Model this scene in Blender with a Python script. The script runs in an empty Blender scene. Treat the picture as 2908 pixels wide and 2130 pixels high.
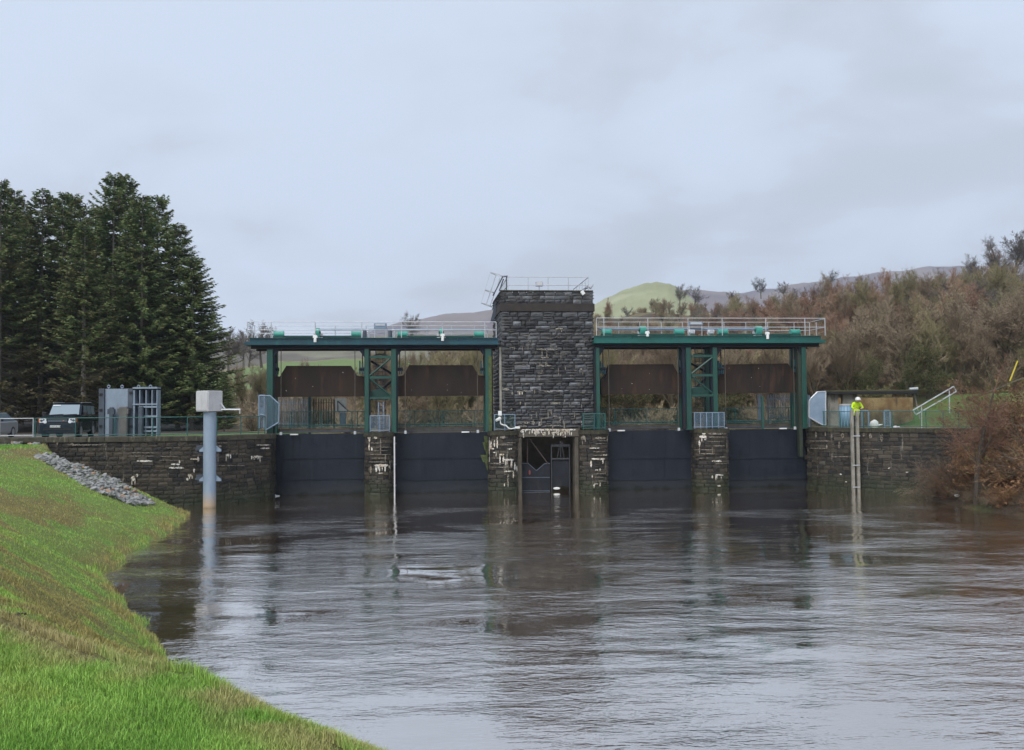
import bpy, bmesh, math, random
import numpy as np
from mathutils import Matrix, Vector
from math import radians as R, sin, cos, pi
random.seed(7); np.random.seed(7)
sc = bpy.context.scene
C = bpy.context.scene.collection

# ---------------------------------------------------------------- camera
F = 2600.0; W, H = 2908.0, 2130.0; EYE = Vector((0, 0, 5.4))
cam_rot = Matrix.Rotation(R(90) + math.atan(105 / F), 3, 'X') @ Matrix.Rotation(R(-0.5), 3, 'Z')
cd = bpy.data.cameras.new('camera'); cam = bpy.data.objects.new('camera', cd); C.objects.link(cam)
cd.sensor_width = 36; cd.lens = 36 * F / W; cd.clip_end = 9000; cd.clip_start = 0.05
cam.matrix_world = Matrix.Translation(EYE) @ cam_rot.to_4x4()
sc.camera = cam

# ---------------------------------------------------------------- sky, sun, exposure
SUN_EL, SUN_AZ = R(48), R(205)          # azimuth clockwise from +Y; behind the camera, a little left
world = bpy.data.worlds.new('World'); sc.world = world; world.use_nodes = True
wn, wl = world.node_tree.nodes, world.node_tree.links
wn.clear()
def wnode(t, **k):
    n = wn.new(t)
    for a, b in k.items(): setattr(n, a, b)
    return n
out = wnode('ShaderNodeOutputWorld'); bg = wnode('ShaderNodeBackground')
sky = wnode('ShaderNodeTexSky', sky_type='NISHITA', sun_disc=False, sun_elevation=SUN_EL, sun_rotation=SUN_AZ, air_density=1.0, dust_density=2.0)
tc = wnode('ShaderNodeTexCoord')
sep = wnode('ShaderNodeSeparateXYZ'); wl.new(tc.outputs['Generated'], sep.inputs[0])
# project the view direction on a cloud deck so the clouds flatten towards the horizon
mx = wnode('ShaderNodeMath', operation='ADD'); mx.inputs[1].default_value = 0.22; wl.new(sep.outputs['Z'], mx.inputs[0])
mabs = wnode('ShaderNodeMath', operation='MAXIMUM'); mabs.inputs[1].default_value = 0.05; wl.new(mx.outputs[0], mabs.inputs[0])
dx = wnode('ShaderNodeMath', operation='DIVIDE'); wl.new(sep.outputs['X'], dx.inputs[0]); wl.new(mabs.outputs[0], dx.inputs[1])
dy = wnode('ShaderNodeMath', operation='DIVIDE'); wl.new(sep.outputs['Y'], dy.inputs[0]); wl.new(mabs.outputs[0], dy.inputs[1])
cmb = wnode('ShaderNodeCombineXYZ'); wl.new(dx.outputs[0], cmb.inputs[0]); wl.new(dy.outputs[0], cmb.inputs[1])
n1 = wnode('ShaderNodeTexNoise'); n1.inputs['Scale'].default_value = 1.7; n1.inputs['Detail'].default_value = 7; n1.inputs['Roughness'].default_value = 0.52
n1.inputs['Distortion'].default_value = 0.25
mp = wnode('ShaderNodeMapping'); mp.inputs['Location'].default_value = (5.3, 1.7, 0); wl.new(cmb.outputs[0], mp.inputs[0]); wl.new(mp.outputs[0], n1.inputs['Vector'])
# greyer towards +X, as the sky in view is
gx = wnode('ShaderNodeMath', operation='MULTIPLY'); gx.inputs[1].default_value = 0.16; wl.new(sep.outputs['X'], gx.inputs[0])
gz_ = wnode('ShaderNodeMath', operation='MULTIPLY'); gz_.inputs[1].default_value = -0.18; wl.new(sep.outputs['Z'], gz_.inputs[0])
s1 = wnode('ShaderNodeMath', operation='ADD'); wl.new(n1.outputs[0], s1.inputs[0]); wl.new(gx.outputs[0], s1.inputs[1])
bm1 = wnode('ShaderNodeMapRange', interpolation_type='SMOOTHSTEP'); bm1.inputs[1].default_value = .02; bm1.inputs[2].default_value = .16; wl.new(sep.outputs['Z'], bm1.inputs[0])
bm2 = wnode('ShaderNodeMapRange', interpolation_type='SMOOTHSTEP'); bm2.inputs[1].default_value = .24; bm2.inputs[2].default_value = .44; bm2.inputs[3].default_value = .10; bm2.inputs[4].default_value = 0; wl.new(sep.outputs['Z'], bm2.inputs[0])
bm3 = wnode('ShaderNodeMath', operation='MULTIPLY'); wl.new(bm1.outputs[0], bm3.inputs[0]); wl.new(bm2.outputs[0], bm3.inputs[1])
s15 = wnode('ShaderNodeMath', operation='ADD'); wl.new(s1.outputs[0], s15.inputs[0]); wl.new(bm3.outputs[0], s15.inputs[1])
s2 = wnode('ShaderNodeMath', operation='ADD'); wl.new(s15.outputs[0], s2.inputs[0]); wl.new(gz_.outputs[0], s2.inputs[1])
cr = wnode('ShaderNodeValToRGB'); e = cr.color_ramp
e.interpolation = 'B_SPLINE'
e.elements[0].position = 0.44; e.elements[0].color = (0.388, 0.445, 0.54, 1)
e.elements[1].position = 0.67; e.elements[1].color = (0.315, 0.35, 0.405, 1)
m_ = e.elements.new(0.54); m_.color = (0.385, 0.435, 0.522, 1)
wl.new(s2.outputs[0], cr.inputs[0])
skm = wnode('ShaderNodeMixRGB', blend_type='MULTIPLY'); skm.inputs[0].default_value = 1; skm.inputs[2].default_value = (0.1, 0.1, 0.1, 1)
wl.new(sky.outputs[0], skm.inputs[1])
mixs = wnode('ShaderNodeMixRGB'); mixs.inputs[0].default_value = 0.97
wl.new(skm.outputs[0], mixs.inputs[1]); wl.new(cr.outputs[0], mixs.inputs[2])
wl.new(mixs.outputs[0], bg.inputs[0]); bg.inputs[1].default_value = 1.0
wl.new(bg.outputs[0], out.inputs[0])

sd = bpy.data.lights.new('sun', 'SUN'); sun = bpy.data.objects.new('sun', sd); C.objects.link(sun)
sd.energy = 1.5; sd.angle = R(35); sd.color = (1, 0.97, 0.92)
sun.rotation_euler = (R(90) - SUN_EL, 0, R(180) - SUN_AZ)
sun.location = (0, -20, 60)
sc.view_settings.view_transform = 'Standard'; sc.view_settings.look = 'None'
sc.view_settings.gamma = 1; sc.view_settings.exposure = 0.8; sc.view_settings.use_curve_mapping = False
sc.render.engine = 'CYCLES'
sc.cycles.use_denoising = True; sc.cycles.max_bounces = 6; sc.cycles.transparent_max_bounces = 12
sc.cycles.volume_bounces = 0
try: sc.cycles.use_adaptive_sampling = True; sc.cycles.adaptive_threshold = 0.02
except Exception: pass

# ---------------------------------------------------------------- frames
def ray(px, py): return cam_rot @ Vector(((px - W / 2) / F, (H / 2 - py) / F, -1.0))
def at(px, py, Y):
    d = ray(px, py); return EYE + d * (Y / d.y)
def atz(px, py, z):
    d = ray(px, py); return EYE + d * ((z - EYE.z) / d.z)
TH = math.atan(0.10); DO = Vector((0, 62, 0))
US = Vector((cos(TH), sin(TH), 0)); UT = Vector((-sin(TH), cos(TH), 0))
def D(p): return DO + US * p[0] + UT * p[1] + Vector((0, 0, p[2]))      # dam frame (s, t, z) to world
def SZ(px, py, t):                                                    # pixel on the plane at depth t -> (s, z)
    d = ray(px, py); k = ((DO - EYE).dot(UT) + t) / d.dot(UT); p = EYE + d * k
    return (p - DO).dot(US), p.z
def S(px, t, py=1150): return SZ(px, py, t)[0]
def Z(py, px, t): return SZ(px, py, t)[1]

# ---------------------------------------------------------------- mesh builder
class M:
    def __init__(s, frame=None): s.v = []; s.f = []; s.m = []; s.fr = frame; s.mi = 0
    def add(s, vs, fs):
        n = len(s.v)
        s.v += [s.fr(v) if s.fr else Vector(v) for v in vs]
        for f in fs: s.f.append([i + n for i in f]); s.m.append(s.mi)
        return s
    def box(s, x0, x1, y0, y1, z0, z1):
        v = [(x, y, z) for z in (z0, z1) for y in (y0, y1) for x in (x0, x1)]
        return s.add(v, [(0, 2, 3, 1), (4, 5, 7, 6), (0, 1, 5, 4), (2, 6, 7, 3), (0, 4, 6, 2), (1, 3, 7, 5)])
    def rbox(s, x0, x1, y0, y1, z0, z1, b=0.03):
        "box whose vertical edges are chamfered"
        p = [(x0 + b, y0), (x1 - b, y0), (x1, y0 + b), (x1, y1 - b), (x1 - b, y1), (x0 + b, y1), (x0, y1 - b), (x0, y0 + b)]
        n = 8; v = []
        for z, k in ((z0, 0), (z1 - b, 0), (z1, 1)):
            cx, cy = (x0 + x1) / 2, (y0 + y1) / 2
            for x, y in p:
                q = 1 - (b * 1.2 / max(abs(x1 - x0), abs(y1 - y0), .01)) * 2 * k
                v.append((cx + (x - cx) * q, cy + (y - cy) * q, z))
        f = [tuple(range(n - 1, -1, -1)), tuple(range(2 * n, 3 * n))]
        for r in range(2):
            for i in range(n): j = (i + 1) % n; f.append((r * n + i, r * n + j, (r + 1) * n + j, (r + 1) * n + i))
        return s.add(v, f)
    def prism(s, poly, y0, y1, axis='y'):
        n = len(poly)
        if axis == 'y': v = [(a, y0, b) for a, b in poly] + [(a, y1, b) for a, b in poly]
        elif axis == 'z': v = [(a, b, y0) for a, b in poly] + [(a, b, y1) for a, b in poly]
        else: v = [(y0, a, b) for a, b in poly] + [(y1, a, b) for a, b in poly]
        f = [tuple(range(n)), tuple(range(2 * n - 1, n - 1, -1))] + [(i, i + n, (i + 1) % n + n, (i + 1) % n) for i in range(n)]
        return s.add(v, f)
    def bar(s, p, q, r, r2=None, n=6, cap=True):
        p, q = Vector(p), Vector(q)
        if (q - p).length < 1e-6: return s
        r2 = r if r2 is None else r2
        d = (q - p).normalized(); a = d.orthogonal().normalized(); b = d.cross(a)
        v = []
        for c, rr in ((p, r), (q, r2)):
            for i in range(n):
                t = 2 * pi * i / n + pi / n; v.append(c + (a * cos(t) + b * sin(t)) * rr)
        f = [(i, (i + 1) % n, (i + 1) % n + n, i + n) for i in range(n)]
        if cap: f += [tuple(range(n - 1, -1, -1)), tuple(range(n, 2 * n))]
        return s.add(v, f)
    def tube(s, pts, r, n=6):
        for a, b in zip(pts, pts[1:]): s.bar(a, b, r, n=n)
        return s
    def ball(s, c, rx, ry=None, rz=None, n=8, k=6, z0=-1):
        ry = ry or rx; rz = rz or rx; v = []; f = []
        for i in range(k + 1):
            ph = -pi / 2 + pi * i / k
            zz = max(sin(ph), z0)
            for j in range(n):
                t = 2 * pi * j / n; v.append((c[0] + rx * cos(ph) * cos(t), c[1] + ry * cos(ph) * sin(t), c[2] + rz * zz))
        for i in range(k):
            for j in range(n): a = i * n + j; b = i * n + (j + 1) % n; f.append((a, b, b + n, a + n))
        return s.add(v, f)
    def quad(s, a, b, c, d): return s.add([a, b, c, d], [(0, 1, 2, 3)])
    def out(s, name, mat, parent=None, smooth=False):
        me = bpy.data.meshes.new(name); o = bpy.data.objects.new(name, me); C.objects.link(o)
        off = base(parent) if parent else Vector((0, 0, 0))
        me.from_pydata([tuple(v - off) for v in s.v], [], s.f)
        for m in (mat if isinstance(mat, (list, tuple)) else [mat]): me.materials.append(m)
        if any(s.m): me.polygons.foreach_set('material_index', s.m)
        if smooth: me.polygons.foreach_set('use_smooth', [True] * len(me.polygons))
        bm = bmesh.new(); bm.from_mesh(me); bmesh.ops.recalc_face_normals(bm, faces=bm.faces); bm.to_mesh(me); bm.free()
        if parent: o.parent = parent
        return o
def base(o):
    while o.parent: o = o.parent
    return o.location.copy()
def thing(name, label, cat, loc, group=None):
    o = bpy.data.objects.new(name, None); C.objects.link(o); o.location = loc; o.empty_display_size = 0.3
    o['label'] = label; o['category'] = cat
    if group: o['group'] = group
    return o
def tag(o, label=None, cat=None, group=None, kind=None):
    for k, v in (('label', label), ('category', cat), ('group', group), ('kind', kind)):
        if v: o[k] = v
    return o
def npmesh(name, V, Fq, mats, cols=None, smooth=True):
    "V (n,3), Fq (m,k) all faces the same size"
    me = bpy.data.meshes.new(name); V = np.asarray(V, dtype=np.float32); Fq = np.asarray(Fq, dtype=np.int32)
    k = Fq.shape[1]
    me.vertices.add(len(V)); me.vertices.foreach_set('co', V.ravel())
    me.loops.add(Fq.size); me.loops.foreach_set('vertex_index', Fq.ravel())
    me.polygons.add(len(Fq)); me.polygons.foreach_set('loop_start', np.arange(0, Fq.size, k, dtype=np.int32))
    try: me.polygons.foreach_set('loop_total', np.full(len(Fq), k, dtype=np.int32))
    except Exception: pass
    for m in mats: me.materials.append(m)
    if smooth: me.polygons.foreach_set('use_smooth', np.ones(len(Fq), dtype=bool))
    if cols is not None:
        a = me.attributes.new('Col', 'FLOAT_COLOR', 'POINT')
        cc = np.ones((len(V), 4), dtype=np.float32); cc[:, :3] = cols; a.data.foreach_set('color', cc.ravel())
    me.update(calc_edges=True); me.validate()
    return me
def link(name, me, parent=None):
    o = bpy.data.objects.new(name, me); C.objects.link(o)
    if parent: o.parent = parent
    return o

# ---------------------------------------------------------------- materials
class NT:
    def __init__(s, name):
        s.m = bpy.data.materials.new(name); s.m.use_nodes = True; s.n = s.m.node_tree.nodes; s.l = s.m.node_tree.links
        s.b = s.n['Principled BSDF']; s.geo = None
    def node(s, t, **k):
        n = s.n.new(t)
        for a, b in k.items(): setattr(n, a, b)
        return n
    def pos(s, scale=(1, 1, 1)):
        if not s.geo: s.geo = s.node('ShaderNodeNewGeometry')
        mp = s.node('ShaderNodeMapping'); mp.inputs['Scale'].default_value = scale; s.l.new(s.geo.outputs['Position'], mp.inputs[0])
        return mp.outputs[0]
    def noise(s, scale=1, stretch=(1, 1, 1), detail=4, rough=.55, vec=None, dist=0):
        n = s.node('ShaderNodeTexNoise'); n.inputs['Scale'].default_value = scale; n.inputs['Detail'].default_value = detail
        n.inputs['Roughness'].default_value = rough; n.inputs['Distortion'].default_value = dist
        s.l.new(vec or s.pos(stretch), n.inputs['Vector']); return n.outputs[0]
    def ramp(s, v, a, b, lo=0.0, hi=1.0):
        n = s.node('ShaderNodeMapRange'); n.inputs[1].default_value = a; n.inputs[2].default_value = b
        n.inputs[3].default_value = lo; n.inputs[4].default_value = hi; n.clamp = True
        s.l.new(v, n.inputs[0]); return n.outputs[0]
    def mix(s, f, a, b, mode='MIX'):
        n = s.node('ShaderNodeMixRGB', blend_type=mode)
        for i, x in enumerate((f, a, b)):
            if isinstance(x, (int, float)): n.inputs[i].default_value = x if i == 0 else (x, x, x, 1)
            elif isinstance(x, tuple): n.inputs[i].default_value = (*x, 1)
            else: s.l.new(x, n.inputs[i])
        return n.outputs[0]
    def math(s, op, a, b=0.0):
        n = s.node('ShaderNodeMath', operation=op)
        for i, x in enumerate((a, b)):
            if isinstance(x, (int, float)): n.inputs[i].default_value = x
            else: s.l.new(x, n.inputs[i])
        return n.outputs[0]
    def set(s, color=None, rough=None, metal=None, bump=None, bd=.02, bs=1.0, alpha=None):
        for k, x in (('Base Color', color), ('Roughness', rough), ('Metallic', metal), ('Alpha', alpha)):
            if x is None: continue
            if isinstance(x, (int, float)): s.b.inputs[k].default_value = x
            elif isinstance(x, tuple): s.b.inputs[k].default_value = (*x, 1)
            else: s.l.new(x, s.b.inputs[k])
        if bump is not None:
            n = s.node('ShaderNodeBump'); n.inputs['Distance'].default_value = bd; n.inputs['Strength'].default_value = bs
            s.l.new(bump, n.inputs['Height']); s.l.new(n.outputs[0], s.b.inputs['Normal'])
        return s.m
def pm(name, c, c2=None, scale=1.5, rough=.6, metal=0, bump=0, stretch=(1, 1, 1), c3=None, lo=.4, hi=.65, spot=None, spotc=None):
    t = NT(name); n = t.noise(scale, stretch, 6)
    col = t.mix(t.ramp(n, lo, hi), c, c2 or tuple(x * .75 for x in c))
    fn = t.noise(scale * 9, stretch, 4)
    col = t.mix(t.ramp(fn, .3, .7, 0, .35), col, tuple(x * .55 for x in c))
    if c3: col = t.mix(t.ramp(t.noise(scale * 2.3, (1, 1, .25), 6), .56, .7), col, c3)
    return t.set(col, rough, metal, fn if bump else None, bump or .01)
def masonry(name, dark, light, brown, leach=.62, moss=(.018, .027, .008), mossz=.75, z_top=None):
    t = NT(name)
    oi = t.node('ShaderNodeObjectInfo'); rnd = oi.outputs['Random']
    fn = t.noise(7, (1, 1, 1), 6, .65); mid = t.noise(1.7, (1, 1, 1), 5)
    v = t.math('ADD', t.math('MULTIPLY', rnd, .95), t.math('MULTIPLY', fn, .45))
    col = t.mix(t.ramp(v, .45, 1.15), dark, light)
    col = t.mix(t.ramp(rnd, .90, .93, 0, .6), col, tuple(x * 2.0 for x in light))
    col = t.mix(t.ramp(t.math('ADD', mid, t.math('MULTIPLY', rnd, .2)), .5, .75, 0, .7), col, brown)
    streak = t.noise(2.2, (1, 1, .16), 6, .6)
    col = t.mix(t.ramp(streak, leach, leach + .09, 0, .7), col, (.36, .33, .27))
    sp = t.node('ShaderNodeSeparateXYZ')
    t.pos(); t.l.new(t.geo.outputs['Position'], sp.inputs[0])
    zz = t.math('ADD', sp.outputs['Z'], t.math('MULTIPLY', t.noise(.9, (1, 1, 1), 5), -1.6))
    col = t.mix(t.ramp(zz, mossz - 1.2, mossz - .3, .7, 0), col, moss)
    return t.set(col, t.ramp(fn, .3, .7, .55, .9), 0, fn, .05)
mt = {}
mt['stone_dark'] = masonry('dark_wet_sandstone', (.011, .010, .009), (.046, .041, .034), (.062, .047, .029), .64)
mt['mortar'] = masonry('old_mortar', (.02, .018, .014), (.07, .06, .045), (.06, .045, .025), .55, mossz=.8)
mt['slate'] = masonry('blue_grey_rubble', (.022, .023, .027), (.13, .138, .152), (.06, .056, .05), .68, mossz=-9)
mt['slate_mortar'] = masonry('grey_joint', (.02, .02, .022), (.05, .05, .05), (.05, .045, .04), .57, mossz=-9)
mt['coping'] = pm('weathered_coping', (.075, .066, .045), (.03, .028, .018), 2.5, .85, bump=.03, c3=(.16, .15, .10))
mt['cap'] = pm('mossy_cap_stone', (.045, .04, .025), (.02, .018, .012), 2.5, .85, bump=.03, c3=(.075, .08, .02))
mt['cornice'] = pm('brown_cast_band', (.035, .026, .022), (.022, .018, .016), 2, .8, bump=.01)
mt['lime'] = pm('limescale', (.72, .69, .63), (.55, .45, .32), 3, .85, bump=.02)
mt['lime_dull'] = pm('dull_lime_bloom', (.26, .23, .19), (.16, .13, .09), 3, .85, bump=.01)
for k in ('lime', 'lime_dull'):
    b_ = mt[k].node_tree; q = NT.__new__(NT); q.m = mt[k]; q.n = b_.nodes; q.l = b_.links; q.b = b_.nodes['Principled BSDF']; q.geo = None
    q.set(alpha=q.ramp(q.noise(11, (1, 1, .8), 6, .7), .40, .50))
mt['concrete'] = pm('old_concrete', (.30, .28, .24), (.19, .175, .145), 1.5, .85, bump=.01, c3=(.10, .09, .06))
mt['concrete_dk'] = pm('stained_concrete', (.10, .085, .065), (.05, .042, .03), 1.5, .85, bump=.01)
t = NT('navy_gate_paint'); t.pos(); sp = t.node('ShaderNodeSeparateXYZ'); t.l.new(t.geo.outputs['Position'], sp.inputs[0])
c = t.mix(t.ramp(t.noise(.5, (1, 1, .6), 5), .38, .62), (.0095, .0125, .020), (.013, .0175, .027))
c = t.mix(t.ramp(t.noise(3.2, (1, 1, .10), 6, .65), .56, .72, 0, .55), c, (.020, .025, .034))
c = t.mix(t.ramp(t.noise(2.1, (1, 1, .13), 6, .65), .60, .72, 0, .7), c, (.005, .006, .009))
wz = t.math('ADD', sp.outputs['Z'], t.math('MULTIPLY', t.noise(1.2, (1, 1, 1), 5), -1.1))
c = t.mix(t.ramp(wz, -.2, .35, .65, 0), c, (.024, .027, .030)); c = t.mix(t.ramp(wz, -.6, -.35, .8, 0), c, (.008, .010, .007))
mt['gate'] = t.set(c, t.ramp(t.noise(1.5), .3, .7, .35, .6), 0, t.noise(2.2, (1, 1, .5), 3), .012)
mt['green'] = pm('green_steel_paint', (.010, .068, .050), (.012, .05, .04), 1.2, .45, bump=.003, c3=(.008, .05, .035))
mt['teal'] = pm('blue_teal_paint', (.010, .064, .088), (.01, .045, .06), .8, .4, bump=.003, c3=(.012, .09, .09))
mt['green_lit'] = pm('green_fascia_paint', (.010, .115, .095), (.01, .085, .07), .8, .32, bump=.003)  # fascia and edge beam green, brighter than the column green
mt['algae'] = pm('algae_on_paint', (.085, .11, .025), (.025, .035, .018), 7, .8, bump=.01)
mt['drum'] = pm('turquoise_winch_paint', (.06, .36, .28), (.04, .26, .2), 2, .4, bump=.003)
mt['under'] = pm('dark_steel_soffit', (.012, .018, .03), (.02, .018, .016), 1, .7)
mt['rust'] = pm('dark_rusty_steel', (.036, .024, .018), (.021, .016, .014), .8, .75, bump=.006, stretch=(1, 1, .3), c3=(.05, .028, .018))
mt['galv'] = pm('galvanised_rail', (.56, .58, .60), (.42, .44, .47), 3, .42, metal=.3)
mt['pole'] = pm('galvanised_tube', (.26, .34, .44), (.34, .41, .50), .7, .5, metal=.25, c3=(.20, .27, .36))
t = NT('galvanised_tube_stained'); t.pos(); sp = t.node('ShaderNodeSeparateXYZ'); t.l.new(t.geo.outputs['Position'], sp.inputs[0])
c = t.mix(t.ramp(t.noise(1.1, (1, 1, .5), 5), .35, .65), (.25, .32, .41), (.33, .39, .47)); c = t.mix(t.ramp(t.noise(5, (1, 1, .2), 6), .55, .72, 0, .5), c, (.19, .24, .31))
wz = t.math('ADD', sp.outputs['Z'], t.math('MULTIPLY', t.noise(1.3, (1, 1, .6), 5), -.5)); c = t.mix(t.ramp(wz, -.1, .75, .85, 0), c, (.44, .31, .17)); c = t.mix(t.ramp(wz, -.35, -.12, .8, 0), c, (.10, .075, .04))
mt['pole'] = t.set(c, .5, .2)
mt['bluegrey'] = pm('blue_grey_security_steel', (.23, .30, .39), (.18, .245, .32), 1.5, .5, metal=.1)
mt['boxwhite'] = pm('pale_steel_housing', (.56, .55, .56), (.48, .47, .48), 1.5, .5, c3=(.42, .40, .38))
mt['white'] = pm('white_plastic', (.82, .82, .80), (.66, .66, .63), 2, .45)
mt['greenrail'] = pm('green_rail_paint', (.02, .10, .09), (.03, .14, .13), 3, .5)
mt['rope'] = pm('greased_wire_rope', (.09, .075, .06), (.05, .045, .04), 5, .7)
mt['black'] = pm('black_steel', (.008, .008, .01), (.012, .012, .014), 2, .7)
mt['greysteel'] = pm('grey_stoplog_paint', (.27, .33, .41), (.22, .27, .34), 1.2, .5, metal=.1, stretch=(1, 1, .4), c3=(.2, .22, .25))
mt['dkgrey'] = pm('dark_grey_plate', (.075, .092, .12), (.05, .06, .08), 1.5, .5)
mt['post_grey'] = pm('weathered_timber_grey', (.15, .145, .135), (.10, .10, .095), 2, .85)
mt['rubber'] = pm('black_rubber', (.012, .012, .012), (.02, .02, .02), 4, .85)
mt['carblue'] = NT('dark_car_paint').set((.006, .012, .022), .16)
mt['carside'] = NT('dark_green_blue_paint').set((.007, .012, .018), .12)
mt['silver'] = NT('silver_car_paint').set((.5, .52, .55), .25, .5)
mt['glass'] = NT('car_glass').set((.20, .26, .29), .05)
mt['glass'].node_tree.nodes['Principled BSDF'].inputs['IOR'].default_value = 2.4
mt['lens'] = NT('clear_lamp_lens').set((.75, .77, .8), .15)
mt['amber'] = NT('amber_lens').set((.75, .2, .04), .25)
mt['hivis'] = pm('hi_vis_yellow_cloth', (.62, .85, .02), (.45, .68, .01), 6, .8)
mt['skin'] = NT('skin').set((.45, .27, .2), .55)
mt['navycloth'] = pm('dark_navy_cloth', (.012, .013, .02), (.02, .02, .028), 6, .9)
mt['dustbin'] = pm('pale_blue_tank', (.22, .36, .50), (.28, .42, .56), 1.5, .5)
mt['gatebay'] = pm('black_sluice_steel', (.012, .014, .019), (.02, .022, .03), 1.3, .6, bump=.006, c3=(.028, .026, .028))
mt['redpaint'] = pm('faded_red_paint', (.22, .045, .04), (.12, .03, .025), 4, .6)
mt['yellow'] = pm('yellow_paint', (.65, .5, .04), (.5, .4, .05), 4, .6)
mt['foam'] = pm('river_foam', (.85, .85, .84), (.7, .7, .68), 6, .8)
for k in ('gate', 'rust', 'under', 'gatebay'): mt[k].node_tree.nodes['Principled BSDF'].inputs['Specular IOR Level'].default_value = .22
t = NT('green_wire_mesh'); t.set((.02, .12, .11), .5, .1, alpha=.17); mt['mesh'] = t.m
t = NT('blue_wire_mesh'); t.set((.13, .20, .27), .5, .1, alpha=.34); mt['bmesh'] = t.m
# ================================================================ stone laying
def make_stone(seed, rough, depth=.22):
    rs = random.Random(seed); nx, nz = 4, 3; v = []; f = []
    for k in range(nz):
        for i in range(nx):
            x = -.5 + i / (nx - 1); z = -.5 + k / (nz - 1)
            edge = i in (0, nx - 1) or k in (0, nz - 1)
            corner = i in (0, nx - 1) and k in (0, nz - 1)
            y = rs.uniform(-.2, .3) * rough if edge else -rs.uniform(.6, 1.6) * rough
            if corner: y = rs.uniform(.2, .6) * rough
            v.append((x * (1 - (.03 * rs.random() if edge else 0)) + (0 if edge else rs.uniform(-.08, .08)), y,
                      z * (1 - (.08 * rs.random() if edge else 0)) + (rs.uniform(-.03, .03))))
    for k in range(nz - 1):
        for i in range(nx - 1): a = k * nx + i; f.append((a, a + 1, a + nx + 1, a + nx))
    ring = [0, 1, 2, 3, 7, 11, 10, 9, 8, 4]
    n0 = len(v)
    for r in ring: v.append((v[r][0], depth, v[r][2]))
    for i in range(len(ring)): j = (i + 1) % len(ring); f.append((ring[i], n0 + i, n0 + j, ring[j]))
    return v, f
POOL = {}
def pool(kind, mat, rough, n=14):
    key = (kind, mat.name)
    if key not in POOL:
        L = []
        for i in range(n):
            v, f = make_stone(hash(kind) % 97 + i * 13 if False else sum(map(ord, kind)) + i * 13, rough)
            me = bpy.data.meshes.new(kind); me.from_pydata(v, [], f); me.materials.append(mat); L.append((me, v, f))
        POOL[key] = L
    return POOL[key]
class Path:
    def __init__(s, pts):
        s.p = [Vector((p[0], p[1])) for p in pts]; s.c = [0]
        for a, b in zip(s.p, s.p[1:]): s.c.append(s.c[-1] + (b - a).length)
        s.L = s.c[-1]
    def get(s, u):
        u = min(max(u, 0), s.L - 1e-6)
        for i in range(len(s.p) - 1):
            if u <= s.c[i + 1]:
                k = (u - s.c[i]) / (s.c[i + 1] - s.c[i]); d = (s.p[i + 1] - s.p[i]).normalized()
                return s.p[i].lerp(s.p[i + 1], k), d
    def off(s, u, o):
        p, d = s.get(u); return Vector((p.x - d.y * o, p.y + d.x * o))      # o > 0 = behind the face
def lay(parent, path, z0, z1, hr, lr, mat, rough, name='stone', keep=None, score=None, cap=300, joint=.018, rnd=None, individual=True, split=.16):
    rs = rnd or random.Random(5); P = pool(name + '_' + mat.name, mat, rough); b = base(parent)
    items = []; z = z0
    while z < z1 - .06:
        h = rs.uniform(*hr)
        if z + h > z1 - .1: h = z1 - z
        u = -rs.uniform(0, lr[1]) * .5
        while u < path.L:
            l = rs.uniform(*lr) * (1.3 if rs.random() < .12 else 1)
            a, c = max(u, 0), min(u + l, path.L)
            if path.L - c < .12: c = path.L
            if c - a > .1:
                subs = [(z, h)]
                if rs.random() < split and h > .27: k = rs.uniform(.4, .6); subs = [(z, h * k), (z + h * k, h * (1 - k))]
                for zz, hh in subs:
                    mid = (a + c) / 2; p, d = path.get(mid)
                    if keep is None or keep(p.x, p.y, zz + hh / 2):
                        items.append((p, d, c - a, zz + hh / 2, hh, rs.randrange(len(P)), rs.uniform(-.02, .02)))
            u += l
        z += h
    if not individual: cap = 0
    if score: items.sort(key=lambda i: score(i[0].x, i[0].y, i[3]))
    J = M()
    for n, (p, d, l, zc, h, k, jit) in enumerate(items):
        me, v, f = P[k]; ang = math.atan2(d.y, d.x); nrm = Vector((d.y, -d.x)); q = p + nrm * jit
        if n < cap:
            o = bpy.data.objects.new(name, me); C.objects.link(o); o.parent = parent
            o.location = Vector((q.x, q.y, zc)) - b; o.rotation_euler = (rs.uniform(-.01, .01), rs.uniform(-.012, .012), ang)
            o.scale = (l - joint * 1.7, 1, h - joint)
        else:
            mm = Matrix.Translation((q.x, q.y, zc)) @ Matrix.Rotation(ang, 4, 'Z') @ Matrix.Diagonal((l - joint * 1.7, 1, h - joint, 1))
            J.add([mm @ Vector(x) for x in v], f)
    if J.v: tag(J.out('joined_' + name + 'work', mat, parent), kind='stuff')
    return len(items)
def core(parent, path, z0, z1, off, mat, name='mortar_core', thick=.5):
    m = M(); n = max(2, int(path.L / .4)); us = [path.L * i / n for i in range(n + 1)]
    v = []; f = []
    for u in us:
        a, b2 = path.off(u, off), path.off(u, off + thick)
        v += [(a.x, a.y, z0), (a.x, a.y, z1), (b2.x, b2.y, z1), (b2.x, b2.y, z0)]
    for i in range(n):
        for k in range(4): a = i * 4 + k; c = i * 4 + (k + 1) % 4; f.append((a, c, c + 4, a + 4))
    f += [(0, 1, 2, 3), (n * 4 + 3, n * 4 + 2, n * 4 + 1, n * 4)]
    m.add(v, f); return m.out(name, mat, parent)
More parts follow.
